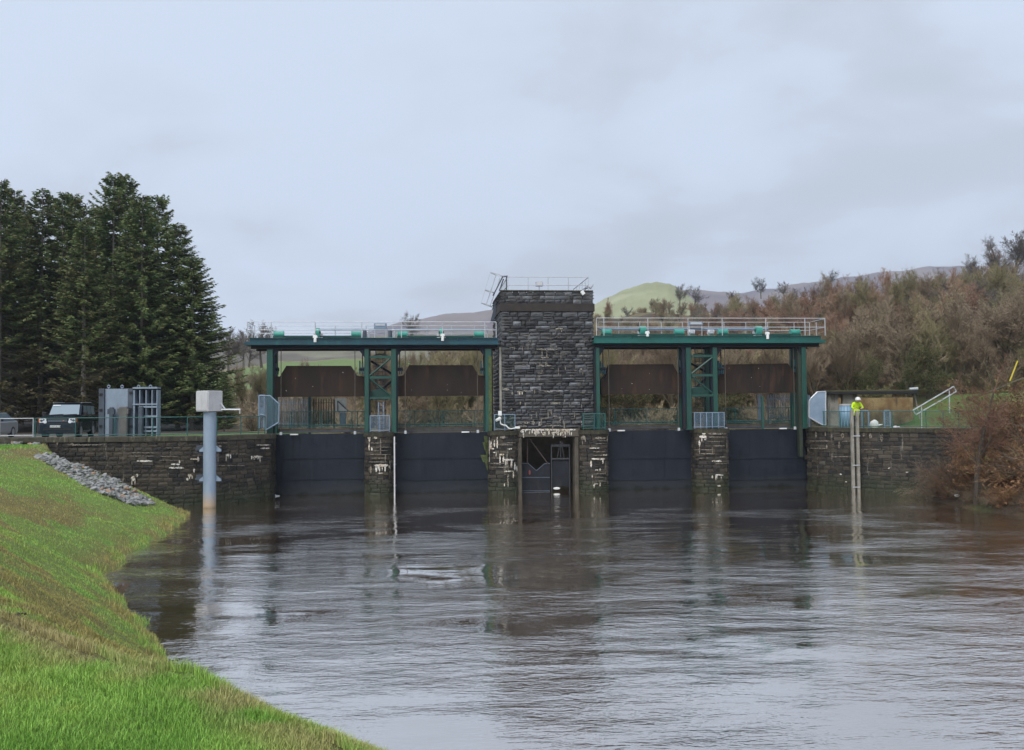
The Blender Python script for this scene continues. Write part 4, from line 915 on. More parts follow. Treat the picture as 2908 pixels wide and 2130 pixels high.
# lattice towers between the middle columns
def lattice(x0, x1, ys, label, px_lad):
    t0 = FT + .3; th_ = thing('lattice_bracing', label, 'bracing', D(((S(x0, t0) + S(x1, t0)) / 2, 0, DK)), 'cross bracing in the hoist frames')
    a, b = S(x0, t0), S(x1, t0); cx = (x0 + x1) / 2; zz = [Z(y, cx, t0) for y in ys]
    for z in zz: m = M(D); m.box(a, b, t0, t0 + .12, z - .1, z + .06); m.out('crossbar', mt['green'], th_)
    for k in range(2):
        m = M(D); m.bar((a, t0 + .1, zz[k + 1] + .05), (b, t0 + .1, zz[k] - .1) if k == 0 else (b, t0 + .1, zz[k + 1] + .05), .05) if False else None
        p, q = (((a, t0 + .05, zz[k + 1] + .1), (b, t0 + .05, zz[k] - .1)) if k == 0 else ((a, t0 + .05, zz[k] - .1), (b, t0 + .05, zz[k + 1] + .1)))
        m.bar(p, q, .06, n=4); m.out('diagonal', mt['green'], th_)
        p, q = (((a, t0 + 1.7, zz[k] - .2), (b, t0 + 1.7, zz[k + 1] + .3)) if k == 0 else ((a, t0 + 1.7, zz[k + 1] - .1), (b, t0 + 1.7, zz[k] - .2)))
        m = M(D); m.bar(p, q, .075, n=4); m.out('diagonal', mt['under'], th_)
    m = M(D); z = zz[2] + .08; c_ = (a + b) / 2; w = (b - a) * .42
    m.prism([(c_ - w - .3, z), (c_ + w, z), (c_ + w * .2, z + .5), (c_ - w * .2, z + .5), (c_ - w - .3, z + .35)], t0 + .5, t0 + 1.5); m.out('gearbox_hood', mt['green'], th_)
    # caged access ladder behind
    ld = thing('access_ladder', label.replace('green X bracing', 'tall caged access ladder behind the green X bracing'), 'ladder', D((c_, 1.3, DK)), 'access ladders up the hoist frames')
    la, lb2 = S(px_lad[0], 1.3), S(px_lad[1], 1.3); zt = zUL + .3
    for s in (la, lb2): m = M(D); m.bar((s, 1.3, DK + .3), (s, 1.3, zt), .035); m.out('stile', mt['dkgrey'], ld)
    m = M(D); z = DK + .5
    while z < zt: m.bar((la, 1.3, z), (lb2, 1.3, z), .022, n=4); z += .3
    tag(m.out('rungs', mt['dkgrey'], ld), kind='stuff')
    for z in [DK + 2.2 + .75 * i for i in range(5)]:
        m = M(D); cc = (la + lb2) / 2; rr_ = (lb2 - la) * .75
        m.tube([(cc + rr_ * cos(u), 1.3 - .65 * sin(u), z) for u in [pi * i / 8 for i in range(9)]], .03, 4); m.out('cage_hoop', mt['dkgrey'], ld)
    m = M(D)
    for u in (.35, 1.2, 1.9, 2.75): m.bar((cc + rr_ * cos(u), 1.3 - .65 * sin(u), DK + 2.2), (cc + rr_ * cos(u), 1.3 - .65 * sin(u), DK + 5.2), .02, n=4)
    m.out('cage_straps', mt['dkgrey'], ld)
lattice(1050, 1110, (1013, 1071, 1129), 'green X bracing over the pier left of the tower', (1068, 1094))
lattice(1966, 2027, (1010, 1065, 1122), 'green X bracing over the pier right of the tower', (1976, 1996))

# counterweights
def cweight(pts, label, ropes, t=.45, zr=0):
    q = [SZ(px, py, t) for px, py in pts]; cx = sum(p[0] for p in q) / len(q)
    th_ = thing('counterweight', label, 'counterweight', D((cx, t, q[0][1])), 'rusty counterweights under the hoist decks')
    m = M(D); m.prism(q, t, t + .85); m.out('weight_box', mt['rust'], th_)
    x0, x1 = min(p[0] for p in q), max(p[0] for p in q); z0, z1 = min(p[1] for p in q), max(p[1] for p in q)
    m = M(D); m.box(x0 + .02, x1 - .02, t - .04, t - .004, z0 - .02, z0 + .07); m.out('bottom_angle', mt['rust'], th_)
    for k in (.22, .42, .63, .82):
        m = M(D); x = x0 + (x1 - x0) * k; m.box(x - .012, x + .012, t - .012, t - .002, z0 + .08, z1 - .05); m.out('plate_seam', mt['rust'], th_)
    rs = random.Random(int(pts[0][0])); m = M(D)
    for _ in range(4): m.ball((rs.uniform(x0 + .6, x1 - .6), t - .01, rs.uniform(z0 + .2, z1 - .3)), rs.uniform(.015, .03), .012)
    m.out('bird_droppings', mt['lime'], th_)
    for px, py in ropes:
        a = SZ(px, py, -.35); r_ = thing('wire_rope', 'x', 'rope', D((a[0], -.35, 4))); 
        ROPES.append((r_, px)); m = M(D); m.bar((a[0], -.35, DK - .08), (a[0] , -.35, zUL), .028, n=5); m.out('rope_strand', mt['rope'], r_)
        m = M(D); m.rbox(a[0] - .08, a[0] + .08, -.42, -.28, DK - .12, DK + .08, .02); m.out('shackle', mt['galv'], r_)
ROPES = []
cweight([(778, 1125), (778, 1069), (795, 1069), (800, 1060), (813, 1039), (996, 1039), (1013, 1067), (1034, 1069), (1034, 1125)], 'rusty counterweight hanging over the leftmost gate', ((798, 1100), (1008, 1100)))
cweight([(1128, 1123), (1128, 1069), (1145, 1066), (1162, 1037), (1342, 1037), (1359, 1066), (1378, 1068), (1378, 1123)], 'rusty counterweight hanging left of the stone tower', ((1151, 1100), (1356, 1100)))
cweight([(1707, 1120), (1707, 1082), (1722, 1064), (1733, 1035), (1911, 1034), (1925, 1060), (1947, 1062), (1947, 1117), (1760, 1118)], 'rusty counterweight hanging right of the stone tower', ((1729, 1100), (1926, 1100)))
cweight([(2040, 1116), (2040, 1068), (2048, 1058), (2062, 1035), (2238, 1032), (2252, 1055), (2270, 1057), (2270, 1114)], 'rusty counterweight hanging over the rightmost gate, spotted with pale droppings', ((2060, 1100), (2255, 1100)))
for (r_, px), w in zip(ROPES, ('left rope of the leftmost counterweight', 'right rope of the leftmost counterweight', 'left rope of the counterweight left of the tower', 'right rope of the counterweight left of the tower', 'left rope of the counterweight right of the tower', 'right rope of the counterweight right of the tower', 'left rope of the rightmost counterweight', 'right rope of the rightmost counterweight')):
    r_['label'] = 'thin vertical wire, ' + w; r_['group'] = 'lifting ropes in front of the counterweights'
# guide forks beside the columns
for px, py, zu, w in ((782, 1030, zUL, 'inside the leftmost column'), (1028, 1030, zUL, 'left of the first pier columns'), (1134, 1030, zUL, 'right of the first pier columns'), (1372, 1030, zUL, 'beside the algae-stained column'), (1711, 1030, zUR, 'right of the tower'), (1938, 1028, zUR, 'left of the second pier columns'), (2046, 1030, zUR, 'right of the second pier columns'), (2262, 1026, zUR, 'inside the rightmost column')):
    p = dp(px, py, .2); g_ = thing('sheave_fork', 'blue-green sheave fork with a hanging rod ' + w, 'pulley', D(p), 'sheave forks on the counterweights')
    for k, (dx_, h0, h1) in enumerate(((-.14, -.75, .12), (.02, -.78, -.05), (.16, -.78, -.3))):
        m = M(D); m.box(p[0] + dx_ - .04, p[0] + dx_ + .04, .1, .34, p[2] + h0, p[2] + h1); m.out('fork_plate', mt['teal'], g_)
    m = M(D); m.bar((p[0] - .2, .2, p[2] - .45), (p[0] + .24, .2, p[2] - .45), .12, n=10); m.out('sheave', mt['under'], g_)
    m = M(D); m.bar((p[0] + .03, .2, p[2] - .3), (p[0] + .03, .2, zu), .035); m.out('hanger_rod', mt['under'], g_)

# ---------------------------------------------------------------- platform railings
def railing(name, label, P3, posts, heights, r, mat, cat='railing', group=None, infill=None, frame=None, grp=None, foot=0):
    "P3: list of 3d points (rail base line); posts: indices or list of 3d points"
    b = P3[len(P3) // 2]; bb = frame(b) if frame else Vector(b)
    th_ = thing(name, label, cat, bb, group)
    for h in heights:
        m = M(frame); m.tube([(p[0], p[1], p[2] + h) for p in P3], r, 6); m.out('rail', mat, th_)
    for p in posts: m = M(frame); m.bar((p[0], p[1], p[2] - foot), (p[0], p[1], p[2] + max(heights)), r * 1.15); m.out('post', mat, th_)
    if infill:
        lo, hi = heights[-1], heights[0]
        for p, q in zip(P3, P3[1:]):
            m = M(frame); m.quad((p[0], p[1], p[2] + lo), (q[0], q[1], q[2] + lo), (q[0], q[1], q[2] + hi), (p[0], p[1], p[2] + hi)); m.out('mesh_panel', infill, th_)
    return th_
for side in 'LR':
    L = side == 'L'; zt = (zTL if L else zTR); ft, bt = FT + .15, BT - .1
    cx = 1060 if L else 2010
    hT = Z(914 if L else 903.5, cx, ft) - zt; hM = Z(937 if L else 929, cx, ft) - zt
    fx = (703, 770, 895, 1027, 1140, 1257, 1377, 1409) if L else (1694, 1715, 1840, 1954, 2051, 2175, 2286, 2343)
    bxs = (716, 783, 896, 952, 1040, 1116, 1213, 1282, 1348, 1384) if L else (1700, 1757, 1817, 1878, 1938, 2013, 2056, 2118, 2180, 2255, 2318)
    fs = [S(x, ft, 930) for x in fx]
    bs = [S(x, bt, 930) for x in bxs]
    end = fs[0] if L else fs[-1]
    # front line + end return
    pf = [(fs[0], ft, zt), (fs[-1], ft, zt)]
    railing('platform_railing', 'galvanised railing along the front edge of the ' + ('blue-green deck left' if L else 'green deck right') + ' of the tower', pf, [(s, ft, zt) for s in fs], [hT, hM], .026, mt['galv'], group='railings on the hoist decks', frame=D)
    pb = [(end, ft + .05, zt), (end, bt, zt), ((bs[-1] if L else bs[0]), bt, zt)]
    railing('platform_railing', 'galvanised railing along the back and end of the ' + ('blue-green deck left' if L else 'green deck right') + ' of the tower', pb, [(s, bt, zt) for s in bs] + [(end, bt, zt)], [hT * .98, hM], .024, mt['galv'], group='railings on the hoist decks', frame=D)
    # long pipe along the back railing
    a, b = (bs[2], bs[-1]) if L else (bs[0], bs[-3])
    m = M(D); z = zt + hT * .72 if L else zt + hM + .1; m.bar((a, bt - .1, z), (b, bt - .1, z), .07, n=8); tag(m.out('service_pipe', mt['bluegrey'], None), 'blue-grey service pipe along the back railing ' + ('left' if L else 'right') + ' of the tower', 'pipe')
    # winch drums, wheels and shafts
    drums = (792, 1012, 1143, 1360) if L else (1722, 1928, 2052, 2257); wheels = (903, 1253) if L else (1825, 2154)
    dyy = 949 if L else 943
    names = ['furthest left, by the railing end', 'left of the grey motors', 'right of the grey motors', 'nearest the tower'] if L else ['nearest the tower, right side', 'left of the pale motors', 'right of the pale motors', 'furthest right, by the railing end']
    for px, nm_ in zip(drums, names):
        c_ = dp(px, dyy, .2); dr = thing('winch_drum', 'turquoise winch drum on the ' + ('left' if L else 'right') + ' deck, ' + nm_, 'winch drum', D(c_), 'turquoise winch drums')
        m = M(D); m.bar((c_[0] - .27, .2, c_[2]), (c_[0] + .27, .2, c_[2]), .19, n=16); m.out('barrel', mt['drum'], dr, smooth=False)
        for e in (-.3, .3):
            m = M(D); m.bar((c_[0] + e - .03, .2, c_[2]), (c_[0] + e + .03, .2, c_[2]), .215, n=16); m.out('flange', mt['drum'], dr)
        m = M(D); m.box(c_[0] - .36, c_[0] + .36, .0, .4, zt, c_[2] - .15); m.out('pedestal', mt['green'], dr)
    for px, nm_ in zip(wheels, ('left', 'right')):
        c_ = dp(px, dyy - 5, .0); dr = thing('gear_wheel', 'turquoise gear wheel edge-on, ' + nm_ + ' one on the deck ' + ('left' if L else 'right') + ' of the tower', 'gear wheel', D(c_), 'turquoise gear wheels')
        w = .1 if L else .2
        m = M(D); m.bar((c_[0] - w, .0, c_[2]), (c_[0] + w, .0, c_[2]), .30, n=20); m.out('rim', mt['drum'], dr)
        m = M(D); m.bar((c_[0] - w - .08, .0, c_[2]), (c_[0] + w + .08, .0, c_[2]), .09, n=10); m.out('hub', mt['green'], dr)
        m = M(D); m.box(c_[0] - .3, c_[0] + .3, .15, .4, zt, c_[2] - .05); m.out('bearing_block', mt['boxwhite'], dr)
    for (a, b), nm_ in zip(((drums[0], drums[1]), (drums[2], drums[3])), ('left', 'right')):
        p, q = dp(a, dyy + 6, .2), dp(b, dyy + 6, .2); m = M(D); m.bar((p[0] + .35, .2, zt + .17), (q[0] - .35, .2, zt + .17), .07, n=8); m.box(p[0] + .4, q[0] - .4, .28, .5, zt, zt + .12)
        tag(m.out('drive_shaft', mt['green'], None), 'green drive shaft between the ' + nm_ + ' pair of drums, deck ' + ('left' if L else 'right') + ' of the tower', 'shaft', 'drive shafts on the hoist decks')
    # motors and cabinet in the middle of the deck
    if L: mots = ((1036, 945, 'standing upright'), (1108, 945, 'standing upright')); cab = (1062, 1098, 917, 955)
    else: mots = ((1963, 943, 'lying on its side'), (2018, 943, 'lying on its side')); cab = (1957, 1996, 913, 935)
    for k, (px, py, w) in enumerate(mots):
        c_ = dp(px, py, .6); mo = thing('motor', ('pale grey' if L else 'whitish') + ' electric motor ' + w + ', ' + ('left' if k == 0 else 'right') + ' of the cabinet on the ' + ('left' if L else 'right') + ' deck', 'motor', D(c_), 'electric motors on the hoist decks')
        m = M(D)
        if L: m.bar((c_[0], .6, zt + .1), (c_[0], .6, zt + .62), .13, n=12)
        else: m.bar((c_[0] - .22, .6, c_[2]), (c_[0] + .22, .6, c_[2]), .17, n=12)
        m.out('housing', mt['dkgrey'] if L else mt['boxwhite'], mo, smooth=False)
        m = M(D)
        if L: m.tube([(c_[0] + .1, .5, zt + .6), (c_[0] + .2, .5, zt + .68), (c_[0] + .28, .5, zt + .6), (c_[0] + .28, .5, zt + .1)], .05)
        else: m.rbox(c_[0] - .1, c_[0] + .12, .35, .5, c_[2] - .1, c_[2] + .14, .02)
        m.out('terminal_box' if not L else 'cable_duct', mt['galv'], mo)
        m = M(D); m.box(c_[0] - .25, c_[0] + .25, .4, .8, zt - .01, zt + .12); m.out('base_plate', mt['drum'], mo)
    a, b = dp(cab[0], cab[3], 1.2), dp(cab[1], cab[2], 1.2)
    cb = thing('control_cabinet', 'grey control cabinet on a frame in the middle of the ' + ('left' if L else 'right') + ' hoist deck', 'cabinet', D(((a[0] + b[0]) / 2, 1.2, zt)), 'control cabinets on the hoist decks')
    m = M(D); m.rbox(a[0], b[0], 1.2, 1.5, a[2] + (b[2] - a[2]) * .55, b[2], .03); m.out('cabinet_box', mt['bluegrey'], cb)
    for s in (a[0] + .05, b[0] - .05): m = M(D); m.bar((s, 1.3, zt), (s, 1.3, b[2]), .03); m.out('leg', mt['galv'], cb)
    m = M(D); m.box(a[0] + .1, b[0] - .1, 1.17, 1.198, b[2] - .2, b[2] - .06); m.out('door_panel', mt['galv'], cb)
# deck lamps
for px, py, h, nm_ in ((895, 962, 14, 'between the first two drums of the left deck'), (1257, 957, 16, 'near the tower on the left deck'), (1839, 950, 8, 'tilted, right of the tower'), (2180, 952, 16, 'near the far end of the right deck')):
    c_ = dp(px, py, FT - .02); lp = thing('bulkhead_lamp', 'white bulkhead lamp on the deck edge, ' + nm_, 'lamp', D(c_), 'white lamps on the deck edges')
    m = M(D); m.rbox(c_[0] - .09, c_[0] + .09, FT - .1, FT + .06, c_[2] - h / 43 * .7, c_[2] + .05, .04); m.out('diffuser', mt['white'], lp)
    m = M(D); m.rbox(c_[0] - .15, c_[0] + .15, FT - .06, FT + .12, c_[2] + .052, c_[2] + .22, .04); m.out('cap', mt['white'], lp)

# ---------------------------------------------------------------- walkway behind the gates
WT0, WT1 = 1.6, 2.8; ZW = 4.42
segs = ((783, 1042, 'behind the leftmost gate'), (1118, 1392, 'behind the gate left of the tower'), (1700, 1968, 'behind the gate right of the tower'), (2050, 2286, 'behind the rightmost gate'))
for x0, x1, nm_ in segs:
    a, b = S(x0, WT0), S(x1, WT0); wk = thing('walkway', 'narrow steel walkway beam ' + nm_, 'walkway', D(((a + b) / 2, WT0, ZW)), 'service walkways behind the gates')
    m = M(D); m.box(a, b, WT0, WT0 + .12, 4.12, ZW - .02); m.out('edge_beam', mt['concrete_dk'], wk)
    m = M(D); m.box(a, b, WT0 + .12, WT1, ZW - .12, ZW - .03); m.out('deck', mt['concrete_dk'], wk)
    m = M(D); m.box(a, b, WT0 - .04, WT0 - .002, ZW - .28, ZW - .22); m.box(a, b, WT0 - .04, WT0 - .002, 4.2, 4.24); m.out('cable_tray', mt['dkgrey'], wk)
    n = 3 if x0 != 1700 else 3; step = (b - a) / n
    posts = [(a + step * (i + .5 if x0 not in (783, 2050) else i + .5), WT0 + .06, ZW) for i in range(n)]
    railing('walkway_railing', 'dark green three-rail railing on the walkway ' + nm_, [(a, WT0 + .06, ZW), (b, WT0 + .06, ZW)], [(p[0], p[1], p[2]) for p in posts], [1.12, .20, .06], .026, mt['greenrail'], group='railings on the service walkways', frame=D, foot=.25, infill=mt['mesh'])
    railing('walkway_railing', 'dark green back railing on the walkway ' + nm_, [(a, WT1, ZW), (b, WT1, ZW)], [(p[0] + .3, WT1, ZW) for p in posts], [1.12, .15], .022, mt['greenrail'], group='railings on the service walkways', frame=D)
# yellowish bulkhead lights above the gates
for px, py, nm_ in ((835, 1233, 'above the leftmost gate'), (1322, 1226, 'above the gate left of the tower'), (1764, 1222, 'above the gate right of the tower'), (2224, 1216, 'above the rightmost gate')):
    c_ = dp(px, py, .1); q = thing('light_fitting', 'small cream strip light ' + nm_, 'light fitting', D(c_), 'cream strip lights above the gates')
    m = M(D); m.rbox(c_[0] - .27, c_[0] + .27, .05, .2, c_[2] - .06, c_[2] + .02, .02); m.out('body', mt['boxwhite'], q)
    m = M(D); m.rbox(c_[0] - .24, c_[0] + .24, .02, .049, c_[2] - .055, c_[2] - .0, .01); m.out('diffuser', mt['white'], q)
# small guard rails on the pier tops
def pier_rail(x0, x1, label, t=-.75, top=1.08, mat=None, infill=None, n=3, x_lad=None):
    a, b = S(x0, t), S(x1, t); mat = mat or mt['bluegrey']
    P3 = [(a, .2, DK + .02), (a, t, DK + .02), (b, t, DK + .02), (b, .2, DK + .02)]
    posts = [P3[0], P3[1], P3[2], P3[3]] + [(a + (b - a) * k / n, t, DK + .02) for k in range(1, n)]
    return railing('pier_guardrail', label, P3, posts, [top, .1], .027, mat, group='guardrails on the pier tops', frame=D, infill=infill)
pier_rail(1051, 1106, 'pale blue guardrail on the pier between the two left gates', infill=mt['bmesh'], n=2)
pier_rail(1404, 1462, 'blue-green guardrail at the left foot of the tower', t=-.8, mat=mt['bluegrey'], infill=mt['mesh'], n=2)
pier_rail(1656, 1718, 'green guardrail at the right foot of the tower', t=-.8, mat=mt['greenrail'], infill=mt['mesh'], n=2)
pier_rail(1972, 2056, 'pale blue guardrail on the pier between the two right gates', infill=mt['bmesh'], n=5)
for x, y0, y1, lb_ in ((1082, 1142, 1226, 'pale blue vertical ladder on the pier between the two left gates'), (2014, 1182, 1216, 'short pale ladder on the pier between the two right gates')):
    a, b = S(x - 7, -.5), S(x + 7, -.5); z0_, z1_ = DK + .02, Z(y0, x, -.5); ld = thing('pier_ladder', lb_, 'ladder', D(((a + b) / 2, -.5, DK)), 'short ladders on the piers')
    for s in (a, b): m = M(D); m.bar((s, -.5, z0_), (s, -.5, z1_), .035); m.out('stile', mt['bluegrey'], ld)
    z = z0_ + .2
    while z < z1_: m = M(D); m.box(a, b, -.54, -.46, z, z + .05); m.out('rung', mt['dkgrey'], ld); z += .27
# CCTV on the left tower pier
cc = thing('security_camera', 'white security camera on a bent pipe at the left foot of the tower', 'camera', D(dp(1415, 1190, -1.0)))
m = M(D); m.bar(dp(1409, 1194, -1.2), dp(1420, 1188, -1.0), .09, .12, n=10); m.out('camera_body', mt['white'], cc)
m = M(D); m.tube([dp(*p, -1.0) for p in ((1420, 1190), (1422, 1204), (1430, 1207), (1437, 1208), (1444, 1216), (1452, 1218), (1465, 1215))], .045); m.out('conduit', mt['white'], cc)
m = M(D); a = dp(1463, 1217, -1.1); b = dp(1477, 1211, -1.1); m.rbox(a[0], b[0], -1.1, -.95, a[2], b[2], .02); m.out('junction_box', mt['white'], cc)
m = M(D); a = dp(1415, 1180, -.9); b = dp(1425, 1167, -.9); m.rbox(a[0], b[0], -.9, -.75, a[2], b[2], .02); tag(m.out('switch_box', mt['white'], None), 'small white switch box on the guardrail at the left foot of the tower', 'switch box')
# depth staff on first pier
st = thing('depth_staff', 'tall thin pale staff fixed to the right edge of the first pier, reaching the water', 'staff', D((S(1121, -1.3), -1.3, 0)))
a, b = dp(1120, 1240, -1.3), dp(1122, 1400, -1.3); m = M(D); m.box(a[0] - .045, a[0] + .045, -1.35, -1.28, -.6, a[2]); m.out('staff_board', mt['boxwhite'], st)
for y in (1260, 1320, 1380): c_ = dp(1121, y, -1.28); m = M(D); m.box(c_[0] - .09, c_[0] + .09, -1.278, -.5, c_[2] - .03, c_[2] + .03); m.out('bracket', mt['dkgrey'], st)
# ================================================================ vegetation
def bark(name, c, c2=None, var=.5, rough=.9):
    t = NT(name); oi = t.node('ShaderNodeObjectInfo')
    n = t.noise(1.2, (1, 1, 1), 4); f = t.math('ADD', t.math('MULTIPLY', oi.outputs['Random'], .6), t.math('MULTIPLY', n, .5))
    return t.set(t.mix(t.ramp(f, .2, .8), c, c2 or tuple(x * 1.6 for x in c)), rough)
mt['bark_brown'] = bark('brown_bark', (.05, .045, .03), (.11, .10, .062))
mt['twig_red'] = bark('reddish_twigs', (.25, .145, .095), (.33, .21, .14))
mt['twig_olive'] = bark('olive_twigs', (.20, .17, .085), (.29, .25, .135))
mt['twig_tan'] = bark('tan_twigs', (.27, .21, .135), (.35, .28, .175))
mt['twig_grey'] = bark('grey_twigs', (.12, .105, .095), (.18, .16, .14))
mt['twig_mix'] = bark('mixed_twigs', (.20, .145, .095), (.28, .22, .145))
mt['bark_grey'] = bark('grey_bark', (.10, .09, .075), (.2, .18, .15))
mt['limb_dark'] = bark('dark_mossy_limbs', (.038, .042, .026), (.075, .08, .045)); mt['twig_gold'] = bark('golden_twigs', (.26, .195, .10), (.34, .265, .145)); mt['trunk_dark'] = bark('dark_trunk', (.045, .036, .028), (.08, .065, .05)); mt['shrub_dark'] = bark('dark_shrub_twigs', (.095, .068, .045), (.15, .11, .075)); mt['shrub_tan'] = bark('tan_shrub_twigs', (.15, .12, .08), (.20, .165, .11)); mt['shrub_red'] = bark('red_shrub_twigs', (.13, .065, .042), (.19, .105, .065)); mt['ivy'] = bark('ivy_leaves', (.03, .055, .014), (.07, .10, .03))
mt['bracken'] = bark('dead_bracken', (.15, .075, .036), (.24, .13, .065))
mt['bramble'] = bark('bramble_leaves', (.06, .07, .02), (.13, .11, .035))

def bare_tree(seed, H=11, spread=1.0, trunk=.2, levels=5, lean=.0, mat_w=None, mat_t=None, multi=1, density=1.0, droop=0, tw=.013, leaf=None):
    "returns a mesh: forked trunk, limbs, branches and twigs down to finger thickness"
    rs = random.Random(seed); V = []; Fc = []; MI = []
    def seg(p, q, r0, r1, n, mi):
        d = (q - p); L = d.length
        if L < 1e-4: return
        d /= L; a = d.orthogonal().normalized(); b = d.cross(a); k = len(V)
        if n == 2:
            w = a * r0; V.extend([p - w, p + w, q]); Fc.append((k, k + 1, k + 2)); MI.append(mi); return
        for c, r in ((p, r0), (q, r1)):
            for i in range(n): t = 2 * pi * i / n; V.append(c + (a * cos(t) + b * sin(t)) * r)
        for i in range(n): j = (i + 1) % n; Fc.append((k + i, k + j, k + n + j, k + n + i)); MI.append(mi)
    def grow(p, d, L, r, lv):
        n = 7 if lv == 0 else 5 if lv == 1 else 3; mi = 0 if lv < 2 else 1
        nseg = 4 if lv < 2 else 3 if lv < 4 else 2; q = p; dd = d.copy(); rr = r; pts = []
        if lv >= levels:
            e = p + d * L; seg(p, e, max(r, tw), 0, 2, 1); return
        for i in range(nseg):
            dd = (dd + Vector((rs.gauss(0, .16), rs.gauss(0, .16), rs.gauss(.05 - droop, .10))) * (.5 if lv == 0 else 1)).normalized()
            e = q + dd * (L / nseg); r2 = rr * (.80 if lv else .86); seg(q, e, rr, r2, n, mi); pts.append((q, e, dd.copy(), r2)); q = e; rr = r2
        nb = int((6, 6, 6, 7, 7, 6)[min(lv, 5)] * density + rs.random())
        for i in range(nb):
            f = rs.uniform(.35 if lv == 0 else .12, 1.0); k = min(int(f * nseg), nseg - 1); a, e, ad, ar = pts[k]
            pos = a.lerp(e, f * nseg - k); side = ad.orthogonal().normalized(); side.rotate(Matrix.Rotation(rs.uniform(0, 2 * pi), 3, ad))
            ang = rs.uniform(.45, .95) * spread; nd = (ad * cos(ang) + side * sin(ang) + Vector((0, 0, .12 - droop))).normalized()
            grow(pos, nd, L * rs.uniform(.48, .74) * (1 - .3 * f if lv else 1.0), ar * rs.uniform(.38, .55), lv + 1)
        if leaf and lv >= levels - 2 and rs.random() < leaf:
            for _ in range(5):
                c = q + Vector((rs.gauss(0, .12), rs.gauss(0, .12), rs.gauss(0, .12))); k = len(V)
                V.extend([c + Vector([rs.uniform(-.07, .07) for _ in range(3)]) for _ in range(3)]); Fc.append((k, k + 1, k + 2)); MI.append(2)
        grow(q, dd, L * .55, rr * .8, lv + 1)
    for m_ in range(multi):
        a = rs.uniform(0, 2 * pi); tilt = (rs.uniform(.25, .9) if multi > 1 else 0)
        d = Vector((cos(a) * tilt + lean, sin(a) * tilt, 1)).normalized()
        grow(Vector((rs.uniform(-.1, .1) * (multi > 1), rs.uniform(-.1, .1) * (multi > 1), -.3)), d, H * .42, trunk, 0 if multi == 1 else 1)
    return V, Fc, MI
def bt_mesh(name, mats, **k):
    V, Fc, MI = bare_tree(**k); me = bpy.data.meshes.new(name); me.from_pydata([tuple(v) for v in V], [], Fc)
    for m in mats: me.materials.append(m)
    me.polygons.foreach_set('material_index', MI); return me
def split_tree(name, mats, **k):
    "trunk mesh and crown mesh"
    V, Fc, MI = bare_tree(**k); r = []
    for sel, nm_ in (((0,), 'trunk'), ((1, 2), 'crown')):
        fs = [(f, i) for f, i in zip(Fc, MI) if i in sel]; used = sorted({i for f, _ in fs for i in f}); mp = {u: i for i, u in enumerate(used)}
        me = bpy.data.meshes.new(nm_); me.from_pydata([tuple(V[u]) for u in used], [], [tuple(mp[i] for i in f) for f, _ in fs])
        for m in mats: me.materials.append(m)
        me.polygons.foreach_set('material_index', [i for _, i in fs]); r.append(me)
    return r
B_, I_ = mt['bark_brown'], mt['ivy']
protoT = [bt_mesh('wood_tree', [B_, mt['twig_mix'], I_], seed=s, H=h, spread=sp_, trunk=.32, levels=5, tw=.012, density=.95) for s, h, sp_ in ((1, 10, 1.0), (2, 11, .85), (3, 9, 1.15), (4, 12, .8))]
def recolor(me, tw_): m2 = me.copy(); m2.materials[1] = tw_; return m2
protoR = [recolor(m, mt['twig_red']) for m in protoT[:3]]
protoO = [recolor(m, mt['twig_olive']) for m in protoT[1:]]
protoG = [recolor(m, mt['twig_grey']) for m in protoT[:2]]
protoS = [bt_mesh('thicket', [B_, mt['twig_tan'], I_], seed=s, H=4.6, spread=1.0, trunk=.05, levels=4, multi=8, tw=.02) for s in (11, 12)]
protoSm = [recolor(m, mt['twig_mix']) for m in protoS]
protoI = [bt_mesh('ivy_tree', [B_, mt['twig_olive'], I_], seed=s, H=8, spread=1.1, trunk=.15, levels=5, tw=.02, leaf=.55) for s in (21, 22)]
PL = [('mix', protoT), ('red', protoR), ('olive', protoO), ('grey', protoG), ('scrub', protoS), ('scrubm', protoSm), ('ivy', protoI)]

